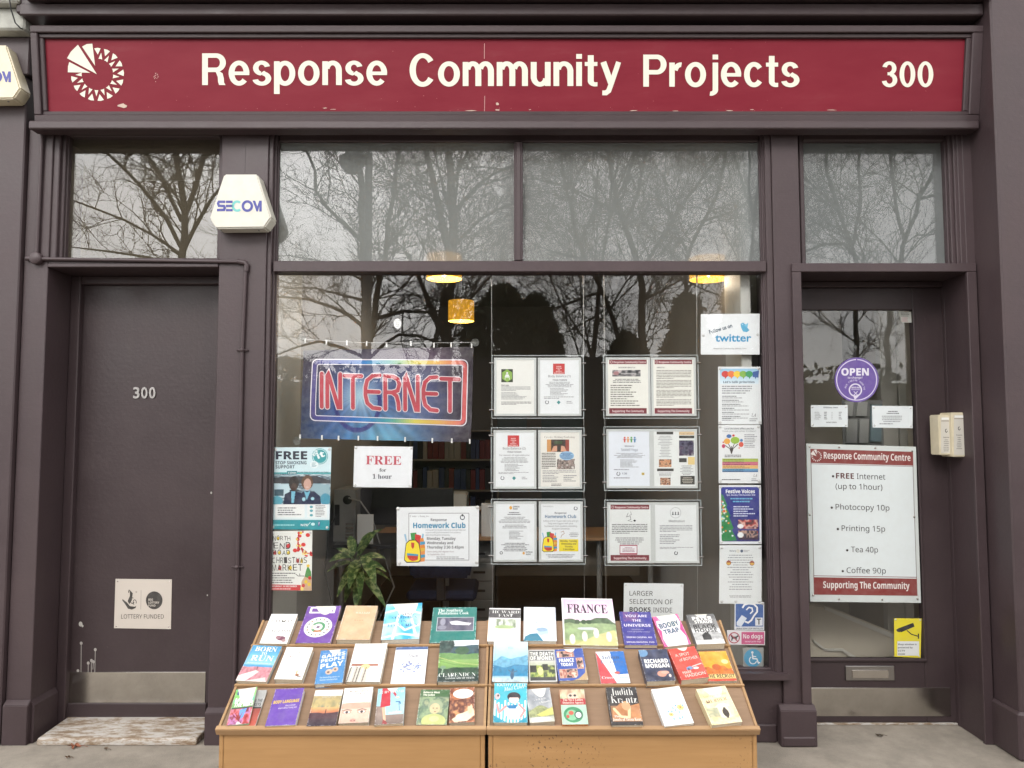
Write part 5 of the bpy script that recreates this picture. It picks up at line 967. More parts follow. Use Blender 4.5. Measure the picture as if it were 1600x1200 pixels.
pr.poly([(1403, 982), (1427, 973), (1429, 979), (1408, 988)], K, 1); pr.poly([(1400, 984), (1405, 981), (1407, 988), (1402, 987)], K, 1.4); pr.stroke([(1417, 985), (1424, 991), (1434, 994)], 1.6, K, 1.8); pr.rect(1434, 990, 1436, 998, K, 2)
finish(pr, 'camera_warning_sign', 'yellow camera warning sign at the lower corner of the door glass', 'sign', DG, [(1399.5, 968), (1438, 968.5), (1436, 1025)], YG, r=.005)
q = [(1404, 487), (1425, 487), (1425, 504), (1408, 504)]; pr = Pr(YG); pr.card(q, (196, 198, 190), .0005); pr.lines(1407, 1423, 488, 495, 3, (90, 92, 90), 2); pr.lines(1409, 1423, 496, 503, 4, (190, 140, 150), 2); finish(pr, 'torn_sticker', 'torn grey paper sticker at the top corner of the door glass', 'sticker', DG)

# ------------------------------------------------------------------ book stands
PF, PT = np.array((0, -1.10, Z(1138, -1.10))), np.array((0, -.61, Z(970, -.61)))
SD = (PT - PF) / np.linalg.norm(PT - PF); SNn = np.array((0, SD[2], -SD[1]))       # up the slope; into the board
def slope(off): return (tuple(PF - SNn * off), tuple(SNn))
def onslope(py): P = at(800, py, slope(0)); return P
lips = [onslope(1138), onslope(1071), onslope(1009)]
def stand(px0, px1, label, ply):
    x0, x1 = X(px0, 1140, -1.10), X(px1, 1140, -1.10)
    t = thing('book_stand', label, 'book stand', ((x0 + x1) / 2, -.85, 0), 'sloping wooden book stands')
    yt, zt_ = PT[1], PT[2]; yf, zf = PF[1], PF[2]
    prof = [(yf + .005, 0), (yf + .005, zf - .012), (yt - .004, zt_ - .006), (yt + .03, zt_ - .006), (yt + .03, 0)]
    MB().prism(prof, x0, x0 + .016, 'x', .002).build('side_panel', M[ply], t); MB().prism(prof, x1 - .016, x1, 'x', .002).build('side_panel', M[ply], t)
    MB().box(x0 + .0165, x1 - .0165, yf + .006, yf + .022, .0, zf - .014, .002).build('front_panel', M[ply], t)
    MB().box(x0 + .0165, x1 - .0165, yt + .016, yt + .028, .0, zt_ - .008, .002).build('back_panel', M[ply], t)
    def sl(a, b, c0, c1):        # slab in slope coordinates: a..b along the slope, c0..c1 outwards
        return [(float(p[1]), float(p[2])) for p in (PF + SD * a - SNn * c0, PF + SD * b - SNn * c0, PF + SD * b - SNn * c1, PF + SD * a - SNn * c1)]
    Ltot = float(np.linalg.norm(PT - PF)); ss = [0.0] + [float((l - PF) @ SD) for l in lips[1:]] + [Ltot]
    MB().prism(sl(-.002, Ltot, -.006, 0), x0 - .003, x1 + .003, 'x', .001).build('sloping_board', M['board'], t)
    for i in range(3):
        a = ss[i]; th, hgt = (.020, .016) if i == 0 else (.011, .011)
        MB().prism(sl(a - th, a, -.012 if i == 0 else .0003, hgt), x0 - .006, x1 + .006, 'x', .002).build('shelf_lip', M['lip'], t)
    e = sl(-.001, Ltot, -.004, .006)
    for xa in (x0 - .004, x1 - .006): MB().prism(e, xa, xa + .010, 'x', .001).build('edge_strip', M['lip'], t)
stand(342, 757.5, 'sloping book stand with clean plain front below the homework notice', 'ply_plain'); stand(763, 1183, 'sloping book stand with speckled front below the clear page holders', 'ply')

# ------------------------------------------------------------------ books
BG = 'books on the sloping stands'
def book(crop, quad, th, label, cover, draw=None, curl=0.0, spine=None, pages='pages', name='book', lift=0.0):
    ox, oy = {1: (340, 930), 2: (540, 930), 3: (760, 920), 4: (960, 920)}[crop]
    P = [at(ox + a / 5, oy + b / 5, slope(th + .001 + lift)) for a, b in quad]
    e1 = (P[1] - P[0]) + (P[2] - P[3]); e1 /= np.linalg.norm(e1); e2 = np.cross(e1, -SNn); e2 /= np.linalg.norm(e2)
    if e2 @ SD < 0: e2 = -e2
    wd = ((P[1] - P[0]) @ e1 + (P[2] - P[3]) @ e1) / 2; ht = ((P[0] - P[3]) @ e2 + (P[1] - P[2]) @ e2) / 2
    c = sum(P) / 4; BL = c - e1 * wd / 2 - e2 * ht / 2
    base = BL + e1 * wd / 2 + SNn * th
    t = thing(name, label, 'book', base, BG)
    def wp(u, v, d): return BL + e1 * wd * u + e2 * ht * (1 - v) - SNn * d
    # page block
    i = .012; m_ = MB(); g = [wp(a, b, d) for d in (-.0012, -th + .0015) for a, b in ((i, i), (1 - i, i), (1 - i, 1 - i), (i, 1 - i))]
    m_.add(g, [(0, 1, 2, 3), (7, 6, 5, 4), (0, 4, 5, 1), (1, 5, 6, 2), (2, 6, 7, 3), (3, 7, 4, 0)]); m_.build('page_block', M[pages], t)
    # cover: back, spine and printed front
    asp = ht / wd; nx = 60; ny = max(20, int(nx * asp)); cv = Cv(nx, ny, cover)
    pr = Pr(fn=lambda a, b, d: BL + e1 * wd * a[:, None] + e2 * ht * (1 - b)[:, None] - SNn * (d + curl * np.clip(a - .25, 0, 1) ** 2 * (.25 + .75 * np.clip(1 - b, 0, 1)) * ht)[:, None], step=.00022)
    texts = draw(cv) if draw else []
    sd = int(abs(quad[0][0] * 7 + quad[2][1])) % 997; f1, f2 = cv.field(5, 7, sd, 4), cv.field(22, 30, sd + 3, 2)
    cv.a *= (.94 + .12 * f1 + .05 * (f2 - .5))[..., None]
    cv.a = np.where(((cv.U > .045) & (cv.U < .062))[..., None], cv.a * .88, cv.a)
    ed = np.minimum(np.minimum(cv.U, 1 - cv.U) * nx, np.minimum(cv.V, 1 - cv.V) * ny); wr = ((ed < 1.0) & (f2 > .56)) | ((ed < 2.2) & (f2 > .70))
    cv.a = np.where(wr[..., None], cv.a * .5 + 112, cv.a)
    pr.pic(Q(0, 0, 1, 1), cv, 0)
    for t_ in texts or []:
        if callable(t_): t_(pr, asp); continue
        s_, u0, u1, vb, hh, cc, k = t_[:7]; pr.text(s_, u0, u1, vb, hh, cc, k, 3, t_[7] if len(t_) > 7 else 0)
    sc_ = spine or tuple(x * .9 for x in cover)
    for q3 in ([(0, 0, -.0006), (1, 0, -.0006), (1, 1, -.0006), (0, 1, -.0006)], [(0, 0, -th), (0, 1, -th), (1, 1, -th), (1, 0, -th)], [(0, 0, 0), (0, 1, 0), (0, 1, -th), (0, 0, -th)]):
        b = len(pr.v); pr.v += q3; pr.f.append((b, b + 1, b + 2, b + 3)); pr.c.append(tuple(lin(sc_ if q3[1][2] != -.0006 else (225, 222, 214)) * INK))
    pr.done('cover', t, 'gloss')
    return t
W_ = (244, 243, 240)
def d1(c): c.ell(.72, .83, .16, .07, (120, 70, 90)); c.ell(.6, .8, .1, .06, (150, 110, 120)); c.ell(.84, .9, .08, .05, (170, 140, 140)); return [('JEREMY', .1, .6, .13, .05, (196, 190, 180), 't'), ('PAXMAN', .1, .93, .30, .10, (120, 116, 110), 't'), ('THE', .12, .4, .45, .07, (190, 186, 176), 't'), ('ENGLISH', .1, .95, .64, .10, (120, 116, 110), 't')]
book(1, [(412, 148), (613, 145), (555, 380), (337, 375)], .022, 'white book with pale grey title and small purple creature at its foot', (242, 242, 240), d1)
def d2(c):
    c.rect(.1, .02, .86, .2, W_); c.rect(.16, .06, .8, .16, (110, 70, 150)); c.ell(.5, .58, .40, .27, (240, 240, 234))
    for i in range(16):
        a = i * .3927; c.ell(.5 + .31 * math.cos(a), .58 + .21 * math.sin(a), .028, .02, [(90, 110, 90), (160, 120, 80), (80, 80, 110)][i % 3])
    c.ell(.5, .58, .21, .14, (90, 150, 110)); c.poly([(.5, .58), (.3, .5), (.3, .66)], (210, 200, 190)); c.poly([(.5, .58), (.38, .72), (.66, .71)], (180, 120, 80)); c.ell(.5, .58, .13, .085, (240, 240, 234)); c.ell(.5, .58, .05, .035, (120, 90, 120)); return [('THE ILLUSTRATED GUIDE', .2, .76, .13, .05, (180, 150, 200), 'b'), ('to herbs and healing', .12, .8, .25, .03, (200, 180, 220), 'r'), ('with charts', .1, .9, .95, .03, (160, 130, 190), 'r')]
book(1, [(700, 88), (958, 85), (890, 375), (615, 372)], .018, 'purple book with large white wheel chart on its cover', (112, 70, 160), lambda c: d2(c)[:0], .02)
def d3(c): c.noise((0, 0, 1, 1), [(206, 172, 136), (214, 182, 148)], 4, 6, 3); return [('WILLIAM', .36, .8, .25, .055, (236, 220, 196), 's'), ('HAZLITT', .2, .95, .36, .06, (236, 220, 196), 's'), ('A LIFE', .38, .66, .46, .03, (160, 120, 90), 'r'), ('written and edited by', .2, .85, .56, .025, (170, 130, 100), 'r'), ('A. C. GRAYLING', .2, .9, .64, .035, (170, 130, 100), 'r')]
d3_ = lambda c: [x for x in d3(c) if x[0] in ('WILLIAM', 'A LIFE')]
book(2, [(0, 82), (250, 82), (190, 350), (-70, 345)], .030, 'plain tan hardback with faint cream title, third along its row', (210, 178, 142), d3_)
def d4(c):
    c.noise((0, 0, 1, 1), [(60, 170, 214), (130, 206, 232), (190, 228, 240)], 3, 4, 6, 2)
    for p in ([(0, .25), (.4, .15), (1, .3)], [(0, .6), (.35, .55), (.6, .75), (1, .6)], [(.45, 0), (.35, .55), (.3, 1)], [(.8, 0), (.7, .3), (.9, .9)], [(0, .95), (.5, .85), (1, .92)]): c.line(p, .07, (226, 242, 248))
    return [('USING', .36, .8, .34, .06, (30, 90, 130), 't'), ('STATISTICS', .2, .88, .44, .07, (24, 80, 130), 't'), ('IN', .46, .62, .54, .06, (50, 110, 160), 't'), ('ECONOMICS', .12, .92, .66, .08, (50, 110, 160), 't')]
book(2, [(325, 75), (612, 60), (560, 345), (270, 345)], .032, 'thick sky blue book with white streaks and serif title', (96, 186, 220), d4, .03, (150, 150, 150), 'pages2')
def d5(c): c.rect(.12, .29, .95, .68, (180, 190, 196)); c.rect(.135, .30, .935, .67, (86, 84, 104)); c.noise((.135, .30, .935, .67), [(70, 70, 92), (110, 106, 124), (84, 84, 100)], 6, 5, 4); c.poly([(.4, .42), (.55, .39), (.75, .44), (.9, .46), (.84, .52), (.45, .5)], (226, 226, 230)); c.ell(.25, .42, .06, .1, (150, 150, 165)); c.ell(.24, .58, .1, .06, (140, 140, 156)); return [('The Southern', .12, .68, .13, .085, (230, 240, 236), 's'), ('Plantations Cook', .12, .82, .21, .075, (230, 240, 236), 's')]
book(2, [(678, 98), (1022, 92), (1018, 372), (662, 372)], .014, 'teal green book with grey framed engraving on its cover', (44, 124, 116), d5)
def d6(c): c.rect(0, 0, 1, .3, (84, 82, 84)); c.grad(0, .04, (230, 228, 228), (230, 228, 228)); c.noise((.2, .34, .88, .6), [(236, 238, 230), (170, 180, 160), (120, 132, 110), (230, 232, 226)], 7, 4, 4); c.ell(.5, .58, .3, .06, (170, 190, 140)); c.rect(0, .3, .2, .66, W_); c.rect(.86, .3, 1, .66, W_); c.rect(.2, .63, .9, .7, W_); return [('HOWARD', .1, .95, .165, .085, (236, 236, 234), 't'), ('FAST', .3, .76, .27, .085, (236, 236, 234), 't')]
book(3, [(20, 148), (268, 155), (265, 412), (10, 412)], .026, 'white hardback with charcoal band and small green vignette', W_, d6, pages='pages2')
def d7(c): c.grad(0, .3, (206, 214, 226), (222, 226, 232)); c.grad(.3, .5, (190, 200, 216), (236, 240, 244)); c.noise((0, 0, 1, .5), [(200, 208, 222), (240, 242, 246)], 5, 5, 5, 2, .6); c.grad(.5, 1, (238, 242, 246), (228, 236, 242)); c.poly([(0, 1), (.05, .88), (.2, .8), (.42, .78), (.6, 1)], (60, 130, 156)); c.ell(.6, .74, .17, .12, (180, 204, 222)); c.ell(.56, .67, .18, .06, (150, 176, 200)); c.ell(.74, .88, .2, .1, (196, 214, 228)); c.line([(.85, .7), (.8, .95)], .08, (206, 222, 232)); return [('FRANK', .3, .68, .50, .06, (150, 166, 190), 't'), ('JOHNSON', .15, .78, .59, .06, (150, 166, 190), 't')][:1]
book(3, [(295, 142), (545, 145), (543, 410), (288, 405)], .026, 'pale blue hardback with cloud sky and leaning figure, red spine foot', (226, 234, 240), d7, 0, (180, 50, 56), 'pages2')
def d8(c): c.grad(0, .5, (232, 190, 222), (240, 220, 236)); c.hill(.55, .14, 6, 3, (90, 110, 84), vary=.5); c.hill(.58, .05, 8, 5, (150, 170, 126), vary=.3); c.grad(.9, 1, (170, 178, 110), (196, 190, 130)); c.poly([(.2, 1), (.6, .8), (.95, .68), (1, .72), (1, 1)], (200, 196, 140)); c.ell(.45, .66, .18, .03, (200, 206, 210)); [c.ell(x, .8 + y, .05, .1, (236, 230, 216)) for x, y in ((.17, .08), (.40, .02), (.62, -.05), (.85, .02))]; [c.ell(x, .52, .05, .05, (64, 84, 62)) for x in (.28, .4, .5)]; c.rect(0, 0, .025, 1, W_); c.rect(0, 0, 1, .02, W_); return [('John Burningham', .12, .82, .10, .055, (110, 90, 110), 't'), ('FRANCE', .1, .88, .33, .19, (34, 30, 36), 's')][1:]
book(3, [(580, 70), (985, 80), (1028, 445), (610, 440)], .016, 'large hardback with FRANCE in black over pink sky and meadow', W_, d8)
def d9(c): c.noise((0, 0, 1, 1), [(62, 60, 140), (72, 68, 152)], 5, 5, 2); c.noise((.1, .0, .6, .3), [(62, 60, 140), (150, 90, 130), (72, 68, 152)], 14, 14, 3, 2, .7); return [('YOU ARE', .16, .86, .17, .075, (226, 220, 236), 'b'), ('THE', .36, .64, .31, .075, (226, 220, 236), 'b'), ('UNIVERSE', .08, .92, .46, .08, (226, 220, 236), 'b'), ('Discovering your', .3, .68, .56, .035, (190, 184, 214), 'r'), ('cosmic self and why it matters', .15, .85, .63, .035, (190, 184, 214), 'r'), ('DEEPAK CHOPRA, MD', .1, .88, .80, .045, (214, 208, 230), 'b'), ('MENAS KAFATOS, PHD', .08, .92, .94, .045, (214, 208, 230), 'b')]
book(4, [(38, 178), (283, 182), (335, 440), (80, 440)], .020, 'indigo paperback with widely spaced white capitals', (64, 62, 144), d9)
def d10(c): c.poly([(.08, .16), (.5, .1), (.92, .04), (1, .5), (.9, 1), (.12, 1), (0, .5)], (238, 228, 234)); c.ell(.5, .12, .34, .08, (232, 150, 190)); c.poly([(0, .3), (.14, .5), (.04, .8)], (220, 70, 140)); c.poly([(1, .2), (.84, .5), (.98, .8)], (220, 70, 140)); return [('BOOBY', .12, .9, .42, .16, (70, 100, 124), 'x', 4), ('TRAP', .2, .8, .62, .15, (70, 100, 124), 'x', 4), ('A NOVEL', .5, .8, .7, .04, (180, 130, 150), 'r')]
book(4, [(322, 225), (512, 190), (578, 445), (365, 448)], .018, 'pink and white paperback with wobbly grey blue title', (226, 96, 156), d10, .04)
def d11(c): c.grad(0, .45, (96, 96, 98), (150, 150, 150)); c.grad(.45, .7, (206, 206, 206), (226, 226, 226)); c.noise((0, .0, 1, .5), [(90, 90, 92), (170, 170, 170)], 4, 4, 9, 3, .5); c.hill(.68, .1, 6, 3, (180, 180, 180), vary=.4); c.poly([(.3, .86), (.3, .7), (.46, .6), (.6, .7), (.6, .86)], (50, 50, 52)); c.rect(.5, .6, .56, .7, (50, 50, 52)); c.grad(.86, 1, (206, 206, 204), (236, 236, 234)); return [('PETER', .16, .88, .20, .12, (240, 238, 236), 'x'), ('STRAUB', .2, .84, .31, .10, (240, 238, 236), 'x'), ('BLACK', .1, .9, .49, .13, (36, 34, 36), 'b'), ('HOUSE', .1, .9, .61, .11, (36, 34, 36), 'b')]
book(4, [(577, 208), (790, 192), (850, 432), (628, 430)], .034, 'grey paperback of stormy sky and lone dark house', (120, 120, 122), d11, .02)
# second row
def d12(c): c.grad(0, .55, (60, 146, 196), (150, 200, 226)); c.hill(.62, .03, 5, 2, (196, 130, 140), vary=.5); c.poly([(0, .86), (.5, .7), (.62, .74), (.3, 1), (0, 1)], (236, 214, 210)); c.poly([(.3, 1), (.9, .88), (1, 1)], (230, 206, 200)); c.line([(.5, .6), (.52, .68)], .02, (90, 50, 60)); return [('BORN', .14, .88, .17, .125, W_, 's'), ('TO', .42, .6, .27, .075, W_, 's'), ('RUN', .14, .9, .44, .15, W_, 's'), ('the hidden tribe and the greatest race', .1, .9, .52, .03, (226, 238, 246), 'b')]
book(1, [(270, 390), (492, 398), (390, 680), (150, 665)], .022, 'blue and pink paperback of runner in desert, first in the middle row', (80, 156, 200), d12)
def d13(c): c.ell(.76, .86, .07, .04, (150, 100, 70)); c.ell(.72, .78, .03, .06, (214, 170, 120)); c.ell(.84, .9, .09, .02, (120, 100, 90)); return [('KATE', .38, .66, .2, .065, (206, 130, 120), 't'), ('ATKINSON', .14, .92, .345, .06, (150, 120, 116), 't')]
book(1, [(537, 405), (745, 408), (660, 660), (447, 655)], .026, 'white paperback with tiny tan toy in its corner', (245, 243, 240), d13)
def d14(c): c.grad(0, 1, (64, 130, 190), (76, 140, 196)); c.ell(.44, .66, .13, .08, (206, 180, 160)); c.ell(.66, .60, .11, .07, (206, 180, 160)); c.ell(.42, .67, .05, .03, (120, 90, 80)); c.ell(.66, .6, .04, .03, (120, 90, 80)); return [('THE PSYCHOLOGY OF', .1, .9, .12, .03, (200, 220, 240), 'r', 3), ('GAMES', .08, .95, .25, .10, (228, 232, 240), 'x', 5), ('PEOPLE', .08, .95, .38, .10, (228, 232, 240), 'x', 5), ('PLAY', .1, .93, .56, .14, (232, 236, 242), 'x', 5), ('The bestselling classic on', .14, .86, .84, .04, (190, 212, 236), 'b'), ('human relationships', .16, .8, .91, .04, (190, 212, 236), 'b')]
book(1, [(815, 440), (1020, 415), (970, 690), (750, 690)], .022, 'mid blue paperback with white capitals and two dice', (70, 136, 192), d14, .02, None, 'pages2')
def d15(c):
    c.rect(.05, .54, .85, .6, (166, 110, 90)); c.ell(.48, .62, .14, .07, (240, 214, 150)); c.poly([(0, .66), (.2, .6), (.55, .7), (.6, 1), (0, 1)], (206, 200, 190))
    for i in range(6): c.line([(.06 + i * .09, .63), (.02 + i * .09, 1)], .028, [(50, 44, 40), (230, 226, 220), (110, 96, 84)][i % 3])
    return []
book(2, [(72, 380), (325, 378), (270, 680), (5, 675)], .026, 'white paperback with figure in striped trousers at its corner', (244, 243, 240), d15, .03)
def d16(c):
    c.grad(0, .08, (80, 104, 150), (80, 104, 150)); rg = random.Random(2)
    for i in range(40):
        a = rg.uniform(0, 6.28); r_ = rg.uniform(.2, 1); c.ell(.5 + .36 * r_ * math.cos(a), .56 + .17 * r_ * math.sin(a), .035, .018, rg.choice([(120, 140, 196), (170, 184, 220), (150, 150, 170), (90, 110, 170)]))
    return [('Margaret Mahy', .14, .92, .2, .045, (170, 170, 180), 't'), ('Truth', .4, .72, .29, .075, (84, 84, 96), 's')][1:]
book(2, [(390, 405), (640, 402), (620, 690), (355, 695)], .010, 'thin white paperback with spray of blue marks', (242, 243, 246), d16)
def d17(c): c.grad(0, .15, (226, 234, 236), (214, 226, 230)); c.hill(.18, .06, 5, 3, (60, 86, 96), vary=.6); c.hill(.36, .05, 7, 8, (110, 150, 90), vary=.2); c.grad(.48, .66, (140, 176, 100), (120, 160, 84)); c.line([(0, .42), (.5, .56), (1, .62)], .02, (180, 190, 120)); c.line([(0, .5), (.4, .6), (1, .66)], .015, (90, 130, 70)); c.ell(.58, .26, .18, .1, (66, 96, 70)); c.ell(.08, .1, .3, .2, (50, 66, 62)); c.noise((0, .0, .3, .3), [(40, 56, 54), (90, 110, 106)], 12, 12, 3, 2, .7); c.hill(.7, .06, 5, 2, (40, 72, 52), vary=.6); c.grad(.84, 1, (44, 66, 60), (36, 52, 50)); c.line([(.1, .82), (.12, .68)], .03, (150, 170, 150)); c.ell(.12, .66, .07, .04, (120, 150, 120)); return [('CLARENDON', .03, .93, .885, .085, (236, 240, 236), 't'), ('LANDSCAPE OF TEXTS', .2, .9, .94, .035, (226, 232, 228), 's')]
book(2, [(728, 355), (1038, 350), (1040, 670), (725, 680)], .022, 'green landscape book of trees and fields standing in front of the teal book', (60, 90, 70), d17, lift=.006)
def d18(c): c.grad(0, .5, (206, 232, 242), (160, 210, 230)); c.hill(.52, .18, 4, 7, (110, 170, 200), vary=.3); c.hill(.66, .14, 3, 2, (52, 130, 170), vary=.3); c.grad(.86, 1, (150, 190, 210), (200, 214, 220)); c.hill(.94, .06, 6, 3, (180, 200, 210), vary=.4); c.ell(.55, .84, .05, .1, (56, 90, 120)); c.ell(.57, .72, .035, .03, (56, 90, 120)); c.line([(.45, .72), (.55, .78), (.68, .74)], .04, (70, 104, 130)); return [('THE', .42, .58, .2, .05, (140, 190, 216), 't'), ('MOUNTAIN', .26, .8, .3, .06, (120, 176, 206), 't')][:1]
book(3, [(55, 412), (325, 412), (325, 730), (50, 725)], .024, 'blue hardback of misty mountains and crouching climber', (120, 190, 216), d18, 0, (150, 50, 60), lift=.004)
def d19(c): c.rect(0, 0, 1, 1, (226, 224, 220)); c.rect(.04, .03, .96, .97, (70, 70, 70)); c.grad(.03, .35, (78, 78, 80), (150, 150, 150), .04, .96); c.grad(.35, .6, (206, 206, 200), (180, 190, 150), .04, .96); c.noise((.04, .5, .96, .86), [(80, 110, 60), (190, 200, 110), (60, 70, 56), (150, 160, 130)], 5, 5, 4, 3); c.rect(.04, .5, .28, .72, (56, 58, 54)); c.rect(.5, .46, .7, .66, (60, 62, 58)); c.ell(.42, .68, .1, .12, (232, 226, 150)); return [('THE DEATH', .06, .94, .19, .12, (238, 238, 232), 'x'), ('OF MONEY', .06, .94, .33, .12, (238, 238, 232), 'x'), ('JAMES RICKARDS', .06, .94, .92, .065, (226, 226, 220), 'b')][:2]
book(3, [(328, 478), (540, 475), (548, 725), (332, 725)], .010, 'grey green paperback with white capitals in a white border', (200, 198, 194), d19)
def d20(c): c.noise((0, 0, 1, 1), [(60, 84, 160), (72, 98, 176)], 3, 3, 3); [(c.rect(x0, y0, x1, y1, (220, 180, 150)), c.noise((x0 + .01, y0 + .01, x1 - .01, y1 - .01), [(60, 44, 50), (220, 180, 160), (150, 80, 70), (230, 210, 190)], 9, 9, s_, 2)) for x0, y0, x1, y1, s_ in ((.05, .06, .66, .27, 1), (.7, .3, .93, .65, 2), (.05, .64, .68, .92, 3))]; c.poly([(1, .6), (1, 1), (.5, 1)], (190, 160, 120)); c.poly([(1, .5), (.94, .78), (.7, .94), (.5, 1), (1, .6)], (66, 92, 170)); return [('FRANCE', .1, .62, .42, .11, (240, 240, 244), 'x'), ('TODAY', .14, .58, .55, .10, (240, 240, 244), 'x')]
book(3, [(548, 478), (765, 462), (780, 715), (552, 718)], .026, 'royal blue paperback with photo panels and curling cover', (64, 90, 168), d20, .02)
def d21(c): c.poly([(0, 0), (.55, 1), (0, 1)], (206, 76, 84)); c.poly([(.5, 0), (1, 0), (1, .72), (.62, .74)], (46, 110, 186)); c.ell(.62, .68, .1, .04, (190, 90, 80)); c.poly([(.6, .78), (1, .76), (1, 1), (.56, 1)], (226, 232, 240)); return [('Julian', .16, .8, .24, .11, (70, 90, 130), 's'), ('Barnes', .12, .9, .39, .11, (90, 110, 150), 't'), ('Cross', .06, .44, .86, .075, (240, 230, 232), 's'), ('Channel', .6, .97, .86, .06, (150, 176, 206), 's')]
book(3, [(860, 492), (1080, 487), (1115, 735), (888, 742)], .012, 'thin paperback split into red, white and blue wedges', (238, 240, 244), d21)
def d22(c): c.grad(0, 1, (66, 74, 104), (44, 44, 60)); c.noise((0, 0, 1, 1), [(40, 42, 60), (84, 92, 124)], 4, 5, 6, 3, .6); c.ell(.1, .1, .2, .13, (110, 150, 190)); c.ell(.6, .78, .16, .09, (214, 150, 130)); c.ell(.72, .74, .14, .05, (226, 170, 150)); c.ell(.86, .84, .04, .05, (236, 210, 200)); return [('RICHARD', .1, .93, .44, .125, (240, 238, 236), 'x'), ('MORGAN', .1, .93, .59, .125, (240, 238, 236), 'x'), ('broken worlds', .15, .85, .67, .035, (190, 196, 210), 'r')][:2]
book(4, [(200, 480), (415, 468), (470, 720), (238, 722)], .034, 'dark slate paperback with heavy white capitals and pale hand', (54, 56, 80), d22, .015)
def d23(c): c.noise((0, 0, 1, 1), [(206, 72, 62), (216, 84, 72)], 3, 4, 4); c.poly([(.36, .64), (.5, .6), (.58, .63), (.58, .7), (.36, .72)], (120, 150, 190)); c.ell(.7, .68, .1, .035, (236, 236, 236)); c.line([(.6, .62), (.95, .56)], .03, (236, 232, 230)); c.rect(.4, .66, .46, .72, (60, 60, 80)); return [('A SPOT', .16, .7, .28, .09, (240, 226, 214), 'd', 3), ('of BOTHER', .24, .94, .43, .09, (236, 216, 206), 'd', 3), ('MARK', .16, .5, .83, .08, (240, 226, 214), 'd', 3), ('HADDON', .2, .94, .94, .09, (240, 226, 214), 'd', 3)]
book(4, [(440, 468), (648, 450), (715, 690), (500, 720)], .036, 'thick coral red paperback with hand drawn title and small house', (212, 78, 68), d23, .02, lift=.001)
def d24(c): c.grad(0, .7, (226, 150, 40), (236, 180, 70)); c.noise((0, 0, 1, .75), [(220, 140, 36), (244, 196, 90)], 4, 4, 4, 3, .6); c.hill(.62, .14, 7, 3, (206, 110, 40), .78, .5); c.ell(.46, .54, .16, .1, (190, 90, 30)); c.ell(.82, .36, .12, .075, (244, 226, 150)); c.rect(0, .77, 1, 1, (240, 206, 130)); c.grad(.92, 1, (214, 80, 50), (206, 70, 46)); return [('THE RECRUIT', .02, .98, .90, .12, (50, 36, 28), 'b'), ('Robert Muchamore', .1, .8, .17, .05, (244, 226, 180), 'b')][:1]
book(4, [(655, 490), (880, 488), (948, 715), (735, 725)], .018, 'bright orange paperback with black title along its foot', (230, 160, 56), d24)
# third row
def d25(c):
    c.grad(0, .4, (80, 160, 80), (140, 196, 130)); c.noise((0, 0, 1, .4), [(50, 130, 70), (150, 206, 110), (90, 190, 180)], 9, 6, 3, 2, .8); c.noise((0, .55, 1, 1), [(160, 30, 40), (206, 110, 120), (180, 120, 180), (120, 20, 30)], 5, 5, 5, 3); c.poly([(.42, .6), (.75, .56), (.66, .82), (.5, .86)], (96, 150, 220)); c.rect(.02, .53, 1, .57, (40, 40, 40))
    for i in range(7): c.line([(.5, .9), (.1 + i * .08, .68 + (i % 2) * .06)], .03, (130, 20, 26))
    c.rect(.1, .06, .5, .16, (50, 70, 130)); return [('MIAMI', .1, .92, .38, .12, (244, 244, 240), 'x'), ('THE KEYS', .1, .98, .51, .12, (244, 244, 240), 'x')]
book(1, [(210, 745), (380, 740), (300, 1020), (140, 1022)], .010, 'grey and red guide mostly hidden behind the Miami guide', (170, 170, 168), lambda c: (c.grad(.5, 1, (150, 60, 50), (190, 80, 60)), c.rect(0, .48, 1, .53, (40, 40, 40)), [('& THE', .6, .94, .34, .08, (70, 70, 72), 'b'), ('KEYS', .6, .94, .46, .09, (70, 70, 72), 'b')])[2], pages='pages2')
book(1, [(155, 745), (305, 718), (250, 1010), (60, 1010)], .008, 'lush green and crimson Miami guide, first in the bottom row', (120, 170, 100), d25, .07, lift=.011, pages='pages2')
def d26(c): c.noise((0, 0, 1, 1), [(98, 62, 160), (108, 70, 172)], 3, 3, 3); return [('BODY LANGUAGE', .06, .93, .42, .085, (226, 190, 90), 'x', 2), ('How to know', .5, .84, .50, .045, (206, 190, 226), 'b', 2), ("what's REALLY being said", .28, .9, .57, .045, (206, 190, 226), 'b', 2), ('JAMES BORG', .62, .96, .93, .05, (230, 224, 240), 'x', 2), ('bestselling author', .66, .92, .86, .025, (206, 190, 226), 'r', 2)][:3]
book(1, [(455, 740), (675, 718), (610, 1020), (370, 1015)], .022, 'violet paperback with yellow words BODY LANGUAGE', (104, 68, 168), d26, .01, (190, 180, 206), 'pages2')
def d27(c): c.rect(0, 0, 1, .17, (234, 230, 224)); c.grad(.17, .62, (120, 116, 96), (206, 190, 130)); c.noise((0, .17, 1, .6), [(96, 104, 96), (206, 180, 120), (150, 140, 100)], 4, 4, 8, 3, .7); c.grad(.5, .66, (220, 170, 110), (190, 110, 80)); c.hill(.68, .06, 4, 3, (70, 36, 50)); c.grad(.8, 1, (62, 34, 50), (44, 28, 44)); c.ell(.54, .58, .018, .035, (60, 30, 30)); c.rect(.525, .6, .555, .68, (50, 26, 28)); return [('a novel of the far horizon', .3, .8, .22, .028, (226, 220, 206), 'b')]
book(1, [(765, 745), (980, 735), (925, 1020), (695, 1020)], .018, 'paperback of tiny lone figure on dark hill under amber sky', (120, 110, 90), d27)
